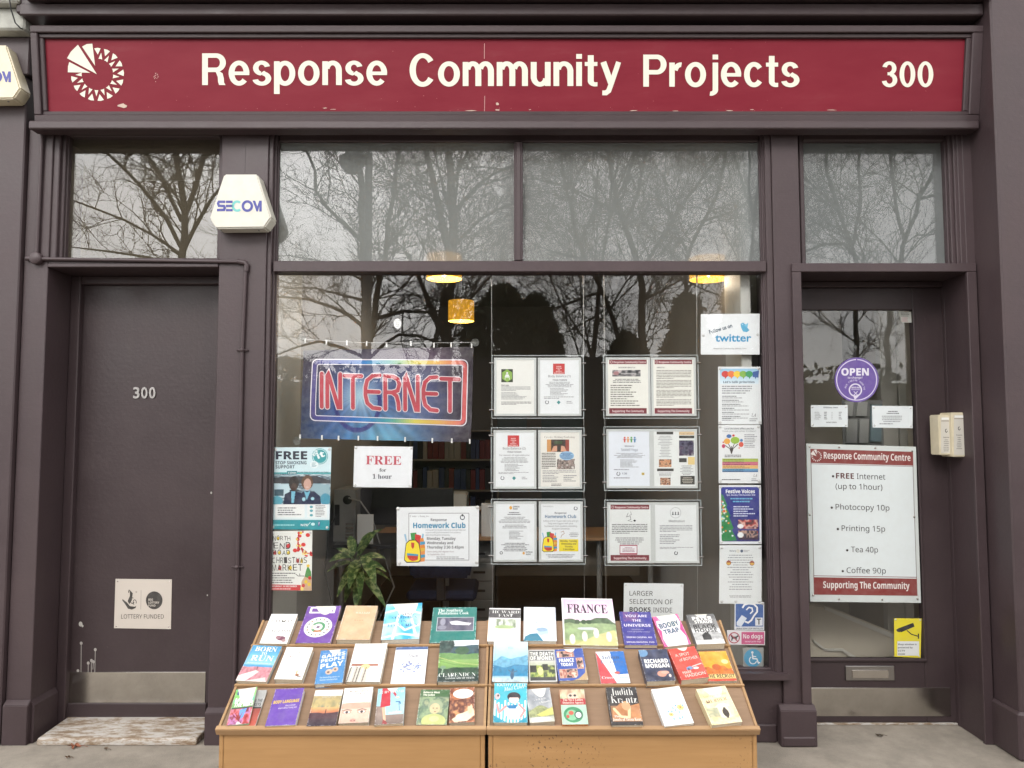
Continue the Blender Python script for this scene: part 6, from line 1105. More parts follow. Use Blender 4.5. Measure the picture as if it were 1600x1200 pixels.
def d28(c): c.rect(0, 0, 1, .46, (240, 236, 228)); c.rect(0, .46, 1, 1, (226, 196, 176)); c.grad(.46, 1, (232, 206, 188), (214, 176, 156)); c.ell(.5, .52, .8, .09, (206, 170, 150)); [(c.ell(x, .70, .15, .05, (196, 150, 130)), c.ell(x, .70, .11, .035, (236, 226, 220)), c.ell(x, .70, .05, .036, (70, 56, 60)), c.line([(x - .16, .655), (x, .62), (x + .15, .65)], .03, (110, 80, 70))) for x in (.22, .72)]; c.ell(.46, .93, .1, .05, (200, 150, 136)); c.ell(.41, .94, .025, .015, (140, 90, 84)); c.ell(.52, .94, .025, .015, (140, 90, 84)); return [('MARGARET', .2, .84, .13, .05, (160, 146, 136), 't'), ('FORSTER', .28, .76, .21, .05, (160, 146, 136), 't'), ('Daughters of', .24, .8, .33, .07, (150, 130, 124), 't'), ('the Manor', .12, .9, .43, .08, (150, 130, 124), 't')][:2]
book(2, [(-5, 725), (220, 720), (175, 990), (-60, 1005)], .020, 'cream paperback with close view of two pale eyes', (236, 226, 214), d28, .02)
def d29(c): c.grad(0, .75, (140, 200, 220), (176, 214, 224)); c.poly([(0, .5), (.3, .5), (.3, 1), (0, 1)], (150, 130, 120)); c.grad(.75, 1, (150, 130, 120), (120, 104, 96)); c.poly([(.16, 0), (.46, 0), (.5, .5), (.14, .54)], (190, 44, 60)); c.poly([(.2, .53), (.32, .53), (.38, .9), (.3, .92)], (226, 180, 150)); c.poly([(.28, .86), (.42, .94), (.44, 1), (.26, .98)], (150, 50, 50)); c.poly([(.55, 0), (.7, .2), (.66, .26), (.5, .08)], (200, 60, 76)); c.ell(.74, .28, .07, .025, (226, 190, 166)); c.line([(.7, .4), (.82, .4), (.86, .46)], .05, (60, 120, 170)); c.line([(.8, .42), (.84, .64)], .02, (50, 90, 130)); return [('Jane Green', .06, .95, .15, .11, (238, 236, 232), 't'), ('matthew', .46, .93, .73, .075, (236, 220, 200), 's')]
book(2, [(265, 735), (475, 715), (440, 1005), (215, 1010)], .026, 'pale blue paperback with red skirt, leg and high heel', (150, 196, 214), d29, .02)
def d30(c): c.rect(0, 0, 1, .21, (70, 106, 66)); c.noise((0, .21, 1, 1), [(120, 140, 106), (150, 170, 130), (96, 120, 100), (170, 176, 136)], 4, 5, 7, 3); c.ell(.56, .46, .25, .16, (156, 168, 136)); c.ell(.55, .55, .17, .15, (206, 190, 150)); c.ell(.5, .54, .03, .012, (80, 76, 60)); c.ell(.62, .54, .03, .012, (80, 76, 60)); c.ell(.57, .64, .04, .012, (150, 100, 80)); c.ell(.55, .9, .4, .2, (190, 196, 126)); c.ell(.56, .84, .16, .08, (206, 200, 150)); return [('Rebecca West', .1, .66, .11, .055, (236, 238, 220), 'x'), ('The Judge', .1, .5, .185, .055, (236, 238, 220), 'x')]
book(2, [(580, 738), (808, 738), (798, 1012), (560, 1010)], .014, 'green paperback with painted woman in pale cap', (110, 134, 100), d30)
def d31(c): c.noise((0, 0, 1, 1), [(120, 62, 40), (190, 120, 80), (90, 44, 34), (214, 150, 100)], 4, 5, 9, 3); c.poly([(.1, .9), (.5, .74), (.95, .62), (1, .8), (.7, .96), (.2, .98)], (236, 214, 186)); c.ell(.55, .84, .3, .1, (240, 222, 196)); c.ell(.82, .62, .1, .14, (232, 200, 166)); c.ell(.78, .5, .07, .05, (150, 90, 60)); c.ell(.54, .18, .41, .14, (244, 240, 230)); return []
book(2, [(820, 725), (1015, 720), (1000, 990), (805, 1000)], .020, 'russet paperback with blank cream oval above painted drapery', (150, 90, 60), d31, .015)
def d32(c):
    c.noise((0, 0, 1, 1), [(60, 176, 196), (84, 190, 206)], 3, 3, 3)
    for i in range(10): c.poly([(.02 + i * .1, .45 + (i % 3) * .05), (.07 + i * .1, .45 + (i % 3) * .05), (.05 + i * .1, 1), (.0 + i * .1, 1)], (236, 240, 240))
    c.poly([(0, .82), (.4, 1), (0, 1)], (40, 150, 176)); c.poly([(1, .84), (.7, 1), (1, 1)], (40, 150, 176)); c.poly([(.3, .64), (.8, .6), (.9, .8), (.74, .92), (.46, .92), (.34, .78)], (240, 236, 236)); c.poly([(.4, .58), (.7, .56), (.66, .66), (.44, .66)], (40, 120, 170)); c.line([(.36, .6), (.16, .76), (.1, .56)], .07, (224, 150, 150)); c.line([(.76, .56), (.92, .7), (.8, .86)], .07, (224, 150, 150)); c.ell(.6, .36, .2, .12, (40, 34, 44)); c.ell(.6, .43, .15, .1, (240, 214, 204)); c.rect(.44, .3, .78, .38, (40, 34, 44)); c.ell(.1, .35, .08, .08, (214, 190, 190)); c.ell(.12, .33, .03, .03, (50, 40, 44)); return [('KATHY LETTE', .08, .98, .09, .075, (240, 240, 236), 'r'), ('Mad Cows', .3, .92, .22, .10, (240, 240, 236), 'i', 8)]
book(3, [(62, 738), (320, 735), (318, 1048), (55, 1042)], .024, 'turquoise paperback with dark-haired cartoon woman leaning over a fence', (70, 182, 200), d32, lift=.003)
def d33(c): c.grad(0, .6, (130, 136, 146), (190, 192, 192)); c.noise((0, 0, 1, .6), [(120, 126, 136), (200, 202, 204)], 4, 4, 5, 3, .6); c.hill(.7, .22, 2, 5, (150, 156, 110), vary=.5); c.poly([(.3, .78), (1, .58), (1, .8), (.5, .84)], (200, 196, 110)); c.grad(.84, 1, (170, 172, 160), (206, 204, 190)); c.ell(.4, .92, .5, .07, (214, 212, 204)); return [('Yorkshire', .04, .96, .26, .12, (238, 238, 236), 't', 4), ('a walk in the', .3, .8, .37, .06, (232, 232, 230), 't', 4), ('clouds', .5, .95, .46, .06, (232, 232, 230), 't', 4)][1:]
book(3, [(322, 790), (505, 770), (522, 1040), (325, 1045)], .024, 'grey paperback of moorland under cloud with serif title', (160, 164, 166), d33, .03)
def d34(c):
    c.rect(0, 0, 1, .28, (190, 200, 160)); c.noise((0, 0, 1, .28), [(90, 140, 100), (230, 220, 190), (190, 120, 100)], 5, 3, 4, 2, .6); c.ell(.5, .2, .2, .1, (226, 200, 180)); [c.ell(x, .18, .06, .035, (50, 50, 50)) for x in (.42, .6)]; c.rect(0, .27, 1, .45, (176, 50, 56)); c.rect(0, .45, 1, 1, (176, 210, 186)); c.ell(.46, .73, .38, .22, (60, 140, 96)); c.ell(.4, .74, .22, .15, (130, 190, 150)); c.ell(.38, .68, .1, .06, (200, 90, 70)); c.ell(.66, .74, .16, .11, (60, 90, 80)); c.ell(.66, .74, .11, .08, (226, 236, 230)); c.ell(.24, .78, .06, .05, (190, 80, 60)); return [('The No.1 Ladies', .1, .9, .34, .065, (240, 226, 214), 's'), ("Detective Agency", .08, .92, .42, .06, (240, 226, 214), 's')][:2]
M['spot'] = solid('orange_spotted_edge', (.5, .17, .05), .6, 0, .3, .55, 160)
book(3, [(570, 788), (762, 785), (797, 1058), (595, 1060)], .024, 'pale green paperback with red title band and folk art pattern', (176, 206, 180), d34, 0, (214, 110, 50), 'spot')
def d35(c): c.grad(0, .5, (40, 40, 46), (54, 48, 46)); c.poly([(.1, .62), (.4, .42), (.7, .5), (1, .44), (1, .92), (.06, .94)], (190, 130, 86)); c.noise((.05, .5, 1, .94), [(150, 96, 60), (214, 156, 106)], 4, 4, 3, 3, .7); c.line([(.16, .58), (.34, .78), (.6, .8), (.66, .52)], .09, (236, 206, 160)); c.ell(.56, .5, .14, .12, (214, 160, 116)); c.rect(0, .9, 1, 1, (44, 38, 38)); c.rect(0, 0, .05, 1, (40, 38, 42)); return [('Judith', .14, .86, .22, .18, (232, 230, 226), 't'), ('Krantz', .1, .95, .43, .18, (232, 230, 226), 't'), ('The', .12, .3, .80, .05, (236, 230, 220), 's'), ('Jewels of Tessa Kent', .06, .97, .89, .07, (240, 236, 228), 's')]
book(3, [(938, 768), (1180, 770), (1212, 1062), (975, 1070)], .026, 'black paperback with silver serif title and gold necklace', (46, 42, 44), d35)
def d36(c):
    for x, y, k in ((.76, .56, 1), (.36, .72, .7)):
        for i in range(6): a = i * 1.047; c.ell(x + .08 * k * math.cos(a), y + .05 * k * math.sin(a), .05 * k, .035 * k, (236, 206, 130))
        c.ell(x, y, .035 * k, .026 * k, (180, 120, 60))
    for x, y in ((.62, .5), (.56, .62), (.66, .68), (.5, .56), (.42, .64), (.6, .84), (.7, .82), (.4, .84), (.86, .52), (.3, .64)): c.ell(x, y, .035, .028, (120, 176, 214))
    return []
book(4, [(315, 795), (520, 750), (605, 1065), (365, 1065)], .024, 'white paperback with loose blue and yellow painted flowers', (246, 245, 243), d36, .04, None, 'pages2')
def d37(c): c.noise((0, 0, 1, 1), [(232, 212, 160), (244, 230, 190), (224, 200, 146)], 4, 5, 3, 3); c.ell(.6, .66, .3, .2, (246, 236, 206)); c.ell(.62, .72, .1, .12, (64, 56, 50)); c.ell(.63, .6, .045, .03, (64, 56, 50)); c.rect(.58, .78, .66, .86, (70, 60, 54)); c.noise((.04, .56, .42, .8), [(232, 212, 160), (150, 156, 130), (200, 196, 160)], 6, 6, 5, 2, .8); c.noise((.76, .56, .98, .8), [(232, 212, 160), (150, 160, 180)], 6, 6, 7, 2, .6); c.ell(.5, .14, .1, .08, (220, 180, 140)); return [('Interpretation', .12, .92, .27, .06, (190, 160, 120), 't', 3), ('MURDER', .14, .86, .43, .09, (150, 120, 90), 't', 3)]
book(4, [(665, 790), (885, 750), (978, 1050), (735, 1060)], .032, 'yellowed cream paperback with dark coated figure in its middle', (236, 218, 172), d37, .03)

# ------------------------------------------------------------------ inside the shop
t = thing('desk', 'wood topped desk with grey legs seen through the glass behind the holders', 'desk', (0, 2.6, 0))
MB().box(-1.15, 1.2, 2.28, 3.0, .705, .73, .003).build('desk_top', M['desk'], t)
for x in (-1.1, -.36, .72, 1.14): MB().tube([(x, 2.36, .004), (x, 2.36, .704)], .022, 12).build('leg', M['grey'], t)
MB().box(-1.1, 1.15, 2.96, 2.98, .30, .70, .002).build('modesty_panel', M['wall'], t)
t = thing('desk', 'dark desk close behind the glass carrying the computer tower', 'desk', (-.9, 1.8, 0))
MB().box(-1.27, -.42, 1.45, 2.12, .765, .79, .003).build('desk_top', M['black'], t)
for x in (-1.22, -.47): MB().tube([(x, 1.5, .004), (x, 1.5, .764)], .022, 12).build('leg', M['grey'], t)
t = thing('computer_tower', 'grey computer tower seen from its back with plugged cables', 'computer', (-1.24, 1.7, .79))
x0, x1, z0, z1 = X(521, 800, 1.6), X(556, 800, 1.6), .791, Z(765, 1.6)
MB().box(x0, x1, 1.6, 2.02, z0, z1, .004).build('case', M['grey'], t)
m_ = MB()
for k in range(5): m_.box(x0 + .09, x1 - .015, 1.596, 1.602, z0 + .02 + k * .025, z0 + .035 + k * .025, .001)
m_.build('slot_cover', M['steel'], t); MB().lathe([(0, -.002), (.032, -.002), (.034, .002)], (x0 + .10, 1.6, z1 - .075), 20, 'y').build('fan_grille', M['black'], t)
MB().box(x0 + .01, x0 + .045, 1.594, 1.602, z0 + .12, z0 + .27, .002).build('port_panel', M['black'], t)
MB().tube([(x1 - .05, 1.585, z1 - .06), (x1 + .04, 1.55, z1 - .08), (x1 + .13, 1.54, z1 - .2), (x1 + .18, 1.54, z0 + .02), (x1 + .3, 1.5, z0 - .3), (x1 + .12, 1.5, .1)], .006, 8).build('power_cable', M['grey'], t)
MB().tube([(x0 + .03, 1.585, z0 + .2), (x0 - .02, 1.54, z0 + .1), (x0 - .03, 1.5, z0 - .2), (x0 + .1, 1.48, .05)], .005, 8).build('data_cable', M['cable'], t)
t = thing('monitor', 'black flat monitor turned away from the window', 'monitor', (-.75, 1.75, .79))
MB().box(X(562, 800, 1.7), X(708, 800, 1.7), 1.72, 1.76, .90, Z(763, 1.7), .008).build('screen_back', M['black'], t); MB().box(-.80, -.70, 1.76, 1.79, .80, 1.0, .004).build('stand_neck', M['black'], t); MB().lathe([(.0, 0), (.11, 0), (.11, .010), (.02, .018), (0, .018)], (-.75, 1.8, .7905), 24).build('stand_foot', M['black'], t)
tag(MB().box(X(558, 815, 1.5), X(583, 815, 1.5), 1.505, 1.515, .792, Z(804, 1.5), .001).build('paper_note', M['papercol']), 'small blank white card leaning beside the computer tower', 'card')
# plant
m, N, L, p = nodes('variegated_leaf'); g = noise(N, L, tcoord(N, L, 'World'), 34, 4); L.new(ramp(N, L, g, [(.38, (.035, .10, .02)), (.50, (.10, .19, .045)), (.60, (.38, .46, .18))]), p.inputs['Base Color']); p.inputs['Roughness'].default_value = .4; M['leaf'] = m
YPl = .85; px_, pz = X(563, 900, YPl), .30
t = thing('potted_plant', 'leafy variegated plant in a dark pot close behind the glass', 'plant', (px_, YPl, 0))
MB().lathe([(0, 0), (.11, 0), (.15, .28), (.145, .285), (.13, .26), (0, .26)], (px_, YPl, .005), 24).build('pot', M['black'], t)
lf, st = MB(), MB(); rg = random.Random(12)
def leaf_blade(mb, base, tip, droop, wd, up):
    b, e = Vector(base), Vector(tip); ax = e - b; side = ax.cross(Vector(up)).normalized(); nrm = side.cross(ax).normalized(); n = 9; vs, fs = [], []
    for i in range(n + 1):
        t_ = i / n; c = b + ax * t_ + Vector((0, 0, 1)) * (math.sin(t_ * 2.6) * .10 * ax.length - droop * t_ * t_); w_ = wd * math.sin(math.pi * min(1, t_ * .93 + .05)) ** .8 * (1 - .25 * t_)
        vs += [c - side * w_ + nrm * w_ * .25, c, c + side * w_ + nrm * w_ * .25]
    for i in range(n):
        for k in (0, 1): a = i * 3 + k; fs.append((a, a + 1, a + 4, a + 3))
    mb.add(vs, fs, True)
def PX(a, b, y=YPl): return Vector(at(a, b, y))
blades = [((552, 868), (601, 826), .02, .036, -.10), ((548, 870), (519, 872), .06, .034, -.08), ((552, 868), (541, 843), .01, .034, .12), ((560, 874), (556, 906), .10, .042, -.20), ((566, 868), (594, 902), .10, .042, -.16), ((556, 880), (528, 905), .08, .036, .05), ((566, 872), (600, 872), .06, .034, .05), ((560, 895), (590, 935), .06, .036, .10), ((556, 895), (540, 938), .06, .036, -.02), ((560, 868), (572, 838), .01, .03, .16), ((552, 890), (522, 930), .08, .03, .12), ((565, 890), (606, 915), .08, .03, .16), ((558, 872), (584, 836), .03, .026, .06), ((554, 874), (524, 856), .05, .026, .02), ((562, 884), (575, 920), .08, .030, -.24), ((556, 886), (536, 920), .09, .030, -.16), ((564, 878), (606, 888), .07, .026, -.06), ((550, 878), (512, 890), .07, .026, -.02), ((560, 900), (562, 945), .05, .032, -.12), ((566, 900), (604, 945), .06, .030, -.04)]
for (a, b, dr, wd, dy) in blades:
    B, E_ = PX(*a), PX(*b, YPl); E_.y += dy; leaf_blade(lf, B, E_, dr * .3, wd, (0, -.55, .85)); st.tube([(px_ + rg.uniform(-.02, .02), YPl, .27), ((px_ + B.x) / 2, YPl, (.27 + B.z) / 2 + .03), tuple(B)], .006, 6)
lf.build('foliage', M['leaf'], t); st.build('stem', solid('plant_stem', (.09, .11, .04), .6), t)
# chair, cabinet, printer and desk clutter
cx_, cy_ = X(688, 930, 1.25), 1.25
t = thing('office_chair', 'dark navy office chair behind the book stands', 'chair', (cx_, cy_, 0))
MB().prism([(cx_ - .2, .60), (cx_ - .23, .78), (cx_ - .19, .93), (cx_ + .19, .93), (cx_ + .23, .78), (cx_ + .2, .60)], cy_ - .03, cy_ + .03, 'y', .018).build('backrest', M['navy'], t)
MB().box(cx_ - .24, cx_ + .24, cy_ + .05, cy_ + .52, .43, .50, .03).build('seat', M['navy'], t); MB().box(cx_ - .03, cx_ + .03, cy_ + .03, cy_ + .06, .44, .66, .005).build('back_support', M['black'], t); MB().tube([(cx_, cy_ + .28, .08), (cx_, cy_ + .28, .43)], .03, 12).build('gas_column', M['black'], t)
for k in range(5):
    a = k * 1.2566 + .3; e = (cx_ + .28 * math.cos(a), cy_ + .28 + .28 * math.sin(a), .07); MB().tube([(cx_, cy_ + .28, .10), e], .018, 8).build('base_arm', M['black'], t); MB().lathe([(0, -.015), (.025, -.015), (.025, .015), (0, .015)], (e[0], e[1], .031), 14, 'y').build('caster', M['black'], t)
t = thing('drawer_cabinet', 'pale grey drawer cabinet under the wooden desk', 'cabinet', (X(748, 880, 2.45), 2.6, 0)); x0, x1 = X(726, 880, 2.45), X(772, 880, 2.45)
MB().box(x0, x1, 2.45, 2.9, .02, .66, .004).build('carcass', M['grey'], t)
for k in range(4):
    z = .05 + k * .152; d = MB().box(x0 + .008, x1 - .008, 2.438, 2.452, z, z + .142, .003).build('drawer', M['grey'], t); MB().box((x0 + x1) / 2 - .05, (x0 + x1) / 2 + .05, 2.43, 2.44, z + .06, z + .08, .004).build('handle', M['black'], d)
t = thing('printer', 'pale desktop printer with paper tray on the wooden desk', 'printer', (X(725, 790, 2.5), 2.7, .73)); x0, x1 = X(697, 790, 2.5), X(768, 790, 2.5)
MB().box(x0, x1, 2.5, 2.92, .731, .93, .012).build('body', M['grey'], t); MB().prism([(2.52, .931), (2.5, .95), (2.56, 1.06), (2.9, 1.06), (2.92, .931)], x0, x0 + .17, 'x', .01).build('scanner_lid', M['pale'], t); MB().box(x0 + .2, x1 + .06, 2.42, 2.6, .94, .952, .003).build('paper_tray', M['pale'], t)
for (a, b, y0, y1, Y, lab) in ((752, 772, 787, 836, 2.35, 'upright white leaflet with dark photo standing on the desk'), (858, 905, 800, 828, 2.36, 'low stack of white papers on the wooden desk'), (1060, 1090, 800, 840, 2.4, 'blue and white folder standing on the far end of the desk')):
    p0, p1 = at(a, y1, Y), at(b, y0, Y); o = tag(MB().box(p0[0], p1[0], Y, Y + .06, .7305, p1[2], .002).build('desk_papers', M['papercol']), lab, 'papers', 'papers on the desk')
# back of the room
part('room_door', MB().box(.40, .95, 6.36, 6.40, .005, 2.05, .004), M['tealp']); part('window_board', MB().box(-.2, .2, 6.37, 6.4, 1.2, 2.2, .004), M['tealp'])
t = thing('shelf_unit', 'tall shelf unit of files against the far wall', 'shelves', (1.0, 6.1, 0)); sh = MB()
for z in (.02, .42, .82, 1.22, 1.6): sh.box(-1.32, -.20, 6.0, 6.36, z, z + .022, .002)
for x in (-1.342, -.198): sh.box(x, x + .022, 6.0, 6.36, .004, 1.65, .002)
sh.build('carcass', M['wall'], t); rg = random.Random(8); fm_ = [solid('file_%s' % n_, c) for n_, c in (('red', (.25, .04, .04)), ('blue', (.05, .08, .2)), ('cream', (.5, .46, .38)), ('dark', (.04, .04, .04)))]
x = -1.30
fls = {}
while x < -.28:
    w2 = rg.uniform(.05, .09)
    for z in (.443, .843, 1.243): fls.setdefault(rg.randrange(4), MB()).box(x, x + w2 - .004, 6.05, 6.3, z, z + rg.uniform(.24, .31), .002)
    x += w2
for k, mb in fls.items(): o = mb.build('file_row', fm_[k], t)
t = thing('framed_picture', 'dark picture with red figures in a white frame low at the window edge', 'picture', (X(445, 650, .55), .55, 1.7)); p0, p1 = at(424, 690, .55), at(462, 605, .55)
MB().box(p0[0], p1[0], .56, .58, p0[2], p1[2], .002).build('frame', M['papercol'], t); pr = Pr(.5585); cv = Cv(26, 60, (24, 22, 26)); cv.noise((0, 0, 1, 1), [(20, 18, 22), (34, 28, 34), (20, 20, 22), (150, 70, 80)], 4, 7, 5, 2); pr.pic([(426, 609), (453, 609), (453, 687), (425, 687)], cv, 0); pr.done('print', t)
# lamps
m, N, L, p = nodes('lamp_fabric'); p.inputs['Base Color'].default_value = (.75, .48, .08, 1); p.inputs['Roughness'].default_value = .8; p.inputs['Emission Color'].default_value = (1.0, .46, .03, 1); g = noise(N, L, tcoord(N, L, 'World'), 45, 3); L.new(ramp(N, L, g, [(.5, (.16, .16, .16)), (.64, (.34, .34, .34))]), p.inputs['Emission Strength']); M['shade'] = m
M['inner'] = solid('lamp_lining', (.42, .22, .022), .8, emit=.95); M['bulb'] = solid('lamp_bulb', (1, .86, .55), .4, emit=4.0)
def lamp(px, py, Y, rad, hh, label, watts=5.0):
    c = at(px, py, Y); t = thing('pendant_lamp', label, 'lamp', (c[0], c[1], c[2]), 'yellow drum lamps inside the shop')
    MB().lathe([(rad, 0), (rad, hh)], c, 40).build('lamp_shade', M['shade'], t); MB().lathe([(rad - .004, hh * .99), (rad - .004, .001), (rad, 0)], c, 40).lathe([(rad - .004, hh * .9), (.02, hh * .9)], c, 40).build('lining', M['inner'], t)
    MB().lathe([(0, .0), (.026, .02), (.03, .05), (.015, .09), (0, .09)], (c[0], c[1], c[2] + .015), 18).build('bulb', M['bulb'], t); MB().tube([(c[0], c[1], c[2] + hh * .9), (c[0], c[1], 3.319)], .004, 8).build('flex', M['cable'], t)
    l = bpy.data.lights.new('lamp_light', 'POINT'); l.energy = watts; l.color = (1, .86, .66); l.shadow_soft_size = .04; o = bpy.data.objects.new('lamp_light', l); o.location = (0, 0, -.02); o.parent = t; col.objects.link(o)
lamp(694, 436, 1.05, .118, .16, 'yellow drum lamp glowing behind the transom bar above the banner'); lamp(1107, 437, .5, .112, .13, 'yellow drum lamp glowing behind the transom bar above the twitter notice', .5); lamp(720.5, 502, 2.9, .118, .185, 'smaller patterned yellow drum lamp hanging deeper in the room')
# hallway behind the glazed door
M['skirt'] = solid('pale_skirting', (.52, .50, .44), .5, 0, .4, .06)
part('hall_lining', MB().box(X(1376, 600, .9), X(1402, 600, .9), .9, .96, .006, 2.6, .004).box(X(1404, 600, .92), X(1424, 600, .92), .92, .96, .006, 2.6, .004), M['skirt'])
part('hall_partition', MB().box(1.40, X(1375, 600, .95), 1.5, 1.56, .006, 2.9, .004), M['wall'])
zq = lambda a, b, y: (float(at(a, b, y)[0]), float(at(a, b, y)[2]))
part('stair_panel', MB().prism([zq(1262, 945, .62), zq(1300, 950, .62), zq(1425, 1000, .62), zq(1425, 1040, .62), zq(1262, 1040, .62)], .62, .66, 'y', .003), M['wall'])
part('stair_skirting', MB().prism([zq(1272, 1000, .6), zq(1291, 1014, .6), zq(1318, 1014, .6), zq(1344, 1030, .6), zq(1338, 1033, .6), zq(1316, 1018, .6), zq(1290, 1018, .6), zq(1272, 1004, .6)], .605, .618, 'y', .002).prism([zq(1290, 948, .6), zq(1398, 992, .6), zq(1398, 999, .6), zq(1290, 953, .6)], .605, .618, 'y', .002), M['skirt'])
t = thing('leaflet_rack', 'clear stand of grey leaflets behind the door glass', 'leaflet rack', (X(1350, 670, .75), .75, 1.3))
for i, (a, b, y0, y1) in enumerate(((1322, 1340, 655, 692), (1342, 1358, 655, 692), (1318, 1334, 628, 650), (1338, 1356, 628, 650), (1360, 1378, 632, 690))):
    p0, p1 = at(a, y1, .75), at(b, y0, .75); MB().prism([(p0[0], p0[2]), (p1[0] - .01, p0[2]), (p1[0], p1[2]), (p0[0] + .012, p1[2])], .75, .765, 'y', .001).build('leaflet', M['tealp'] if i > 3 else M['pale'], t)
MB().box(X(1316, 660, .77), X(1380, 660, .77), .768, .775, .95, Z(625, .77), .002).build('rack_back', M['grey'], t)

# ------------------------------------------------------------------ across the street: what the glass reflects
m, N, L, p = nodes('winter_bark'); g = noise(N, L, tcoord(N, L, 'Object', (6, 6, 1.5)), 3, 6); L.new(ramp(N, L, g, [(.3, (.035, .03, .022)), (.7, (.075, .065, .048))]), p.inputs['Base Color']); p.inputs['Roughness'].default_value = .9; M['bark'] = m
def grow(seed, trunk_h, r0, lean, fork, spread=1.0):
    r0 *= .8
    rg = random.Random(seed); T, Cw = ([], []), ([], [])
    def seg(store, a, b, ra, rb, n):
        d = (b - a).normalized(); u = d.orthogonal().normalized(); w_ = d.cross(u); vb = len(store[0])
        for p_, r_ in ((a, ra), (b, rb)):
            for k in range(n): t_ = 6.2832 * k / n; store[0].append(p_ + (u * math.cos(t_) + w_ * math.sin(t_)) * r_)
        for k in range(n): store[1].append((vb + k, vb + (k + 1) % n, vb + n + (k + 1) % n, vb + n + k))
    def br(p, d, ln, r, lv):
        n = (7, 6, 5, 3, 2)[lv]; wob = (.05, .16, .22, .28, .3)[lv]; q = p.copy(); st = ln / n; kids = []
        for i in range(n):
            d = (d + Vector((rg.gauss(0, wob), rg.gauss(0, wob), rg.gauss(0, wob) + (.05 if lv else .02)))).normalized(); e = q + d * st
            ra, rb = r * (1 - .72 * i / n), r * (1 - .72 * (i + 1) / n); seg(T if lv < 2 else Cw, q, e, ra, rb, (8, 6, 4, 3, 3)[lv])
            if lv < 4:
                k = ((0, .5, 1.6, 2, 2, 2, 2)[i] if lv == 0 else (0.6, 1.6, 1.8, 2, 2.2, 2.6)[i] if lv == 1 else (1.6, 1.8, 2, 2.2, 2.4)[i] if lv == 2 else (1.4, 1.8, 2)[i])
                for _ in range(int(k) + (rg.random() < k % 1)): kids.append((e.copy(), d.copy(), rb, i / n))
            q = e
        for (kp, kd, kr, fr_) in kids:
            a = rg.uniform(.45, 1.05) * (spread if lv == 0 else 1); ax = kd.orthogonal().normalized(); ax.rotate(Matrix.Rotation(rg.uniform(0, 6.28), 3, kd)); nd = kd.copy(); nd.rotate(Matrix.Rotation(a, 3, ax))
            if lv == 0 and nd.z < .1: nd.z = .2
            nl = (ln * rg.uniform(.45, .75), ln * rg.uniform(.35, .62), ln * rg.uniform(.35, .6), ln * rg.uniform(.4, .7))[lv]
            br(kp, nd, max(nl, .25), max(kr * (.42, .5, .5, .6)[lv], .006), lv + 1)
        if lv == 0:
            for k in range(fork): nd = (d + Vector((rg.uniform(-.5, .5), rg.uniform(-.4, .4), .5))).normalized(); br(q, nd, ln * .7, r * .34, 1)
    br(Vector((0, 0, -.1)), Vector((lean, 0, 1)).normalized(), trunk_h, r0, 0)
    out = []
    for nm, S in (('trunk', T), ('crown', Cw)):
        me = bpy.data.meshes.new(nm); me.from_pydata([tuple(v) for v in S[0]], [], S[1]); me.materials.append(M['bark']); me.update(); out.append(me)
    return out
KIND = [grow(11, 9.0, .20, -.12, 3, 1.1), grow(23, 8.0, .17, .06, 4)]
def tree(px, L_, k, scale, rot):
    y = 2 * .065 - (L_ - 4); x = (px - 800) / FPX * L_
    t = thing('bare_tree', 'leafless tree far across the road from the shop', 'tree', (x, y, -.02), 'bare trees across the road')
    t.scale = (scale,) * 3; t.rotation_euler = (0, 0, rot)
    for nm, me in zip(('trunk', 'crown'), KIND[k]): o = bpy.data.objects.new(nm, me); o.parent = t; col.objects.link(o)
for a in ((640, 40, 0, 1.5, 2.6), (900, 42, 1, 1.7, .9), (1120, 46, 0, 1.7, 2.9)): tree(*a)
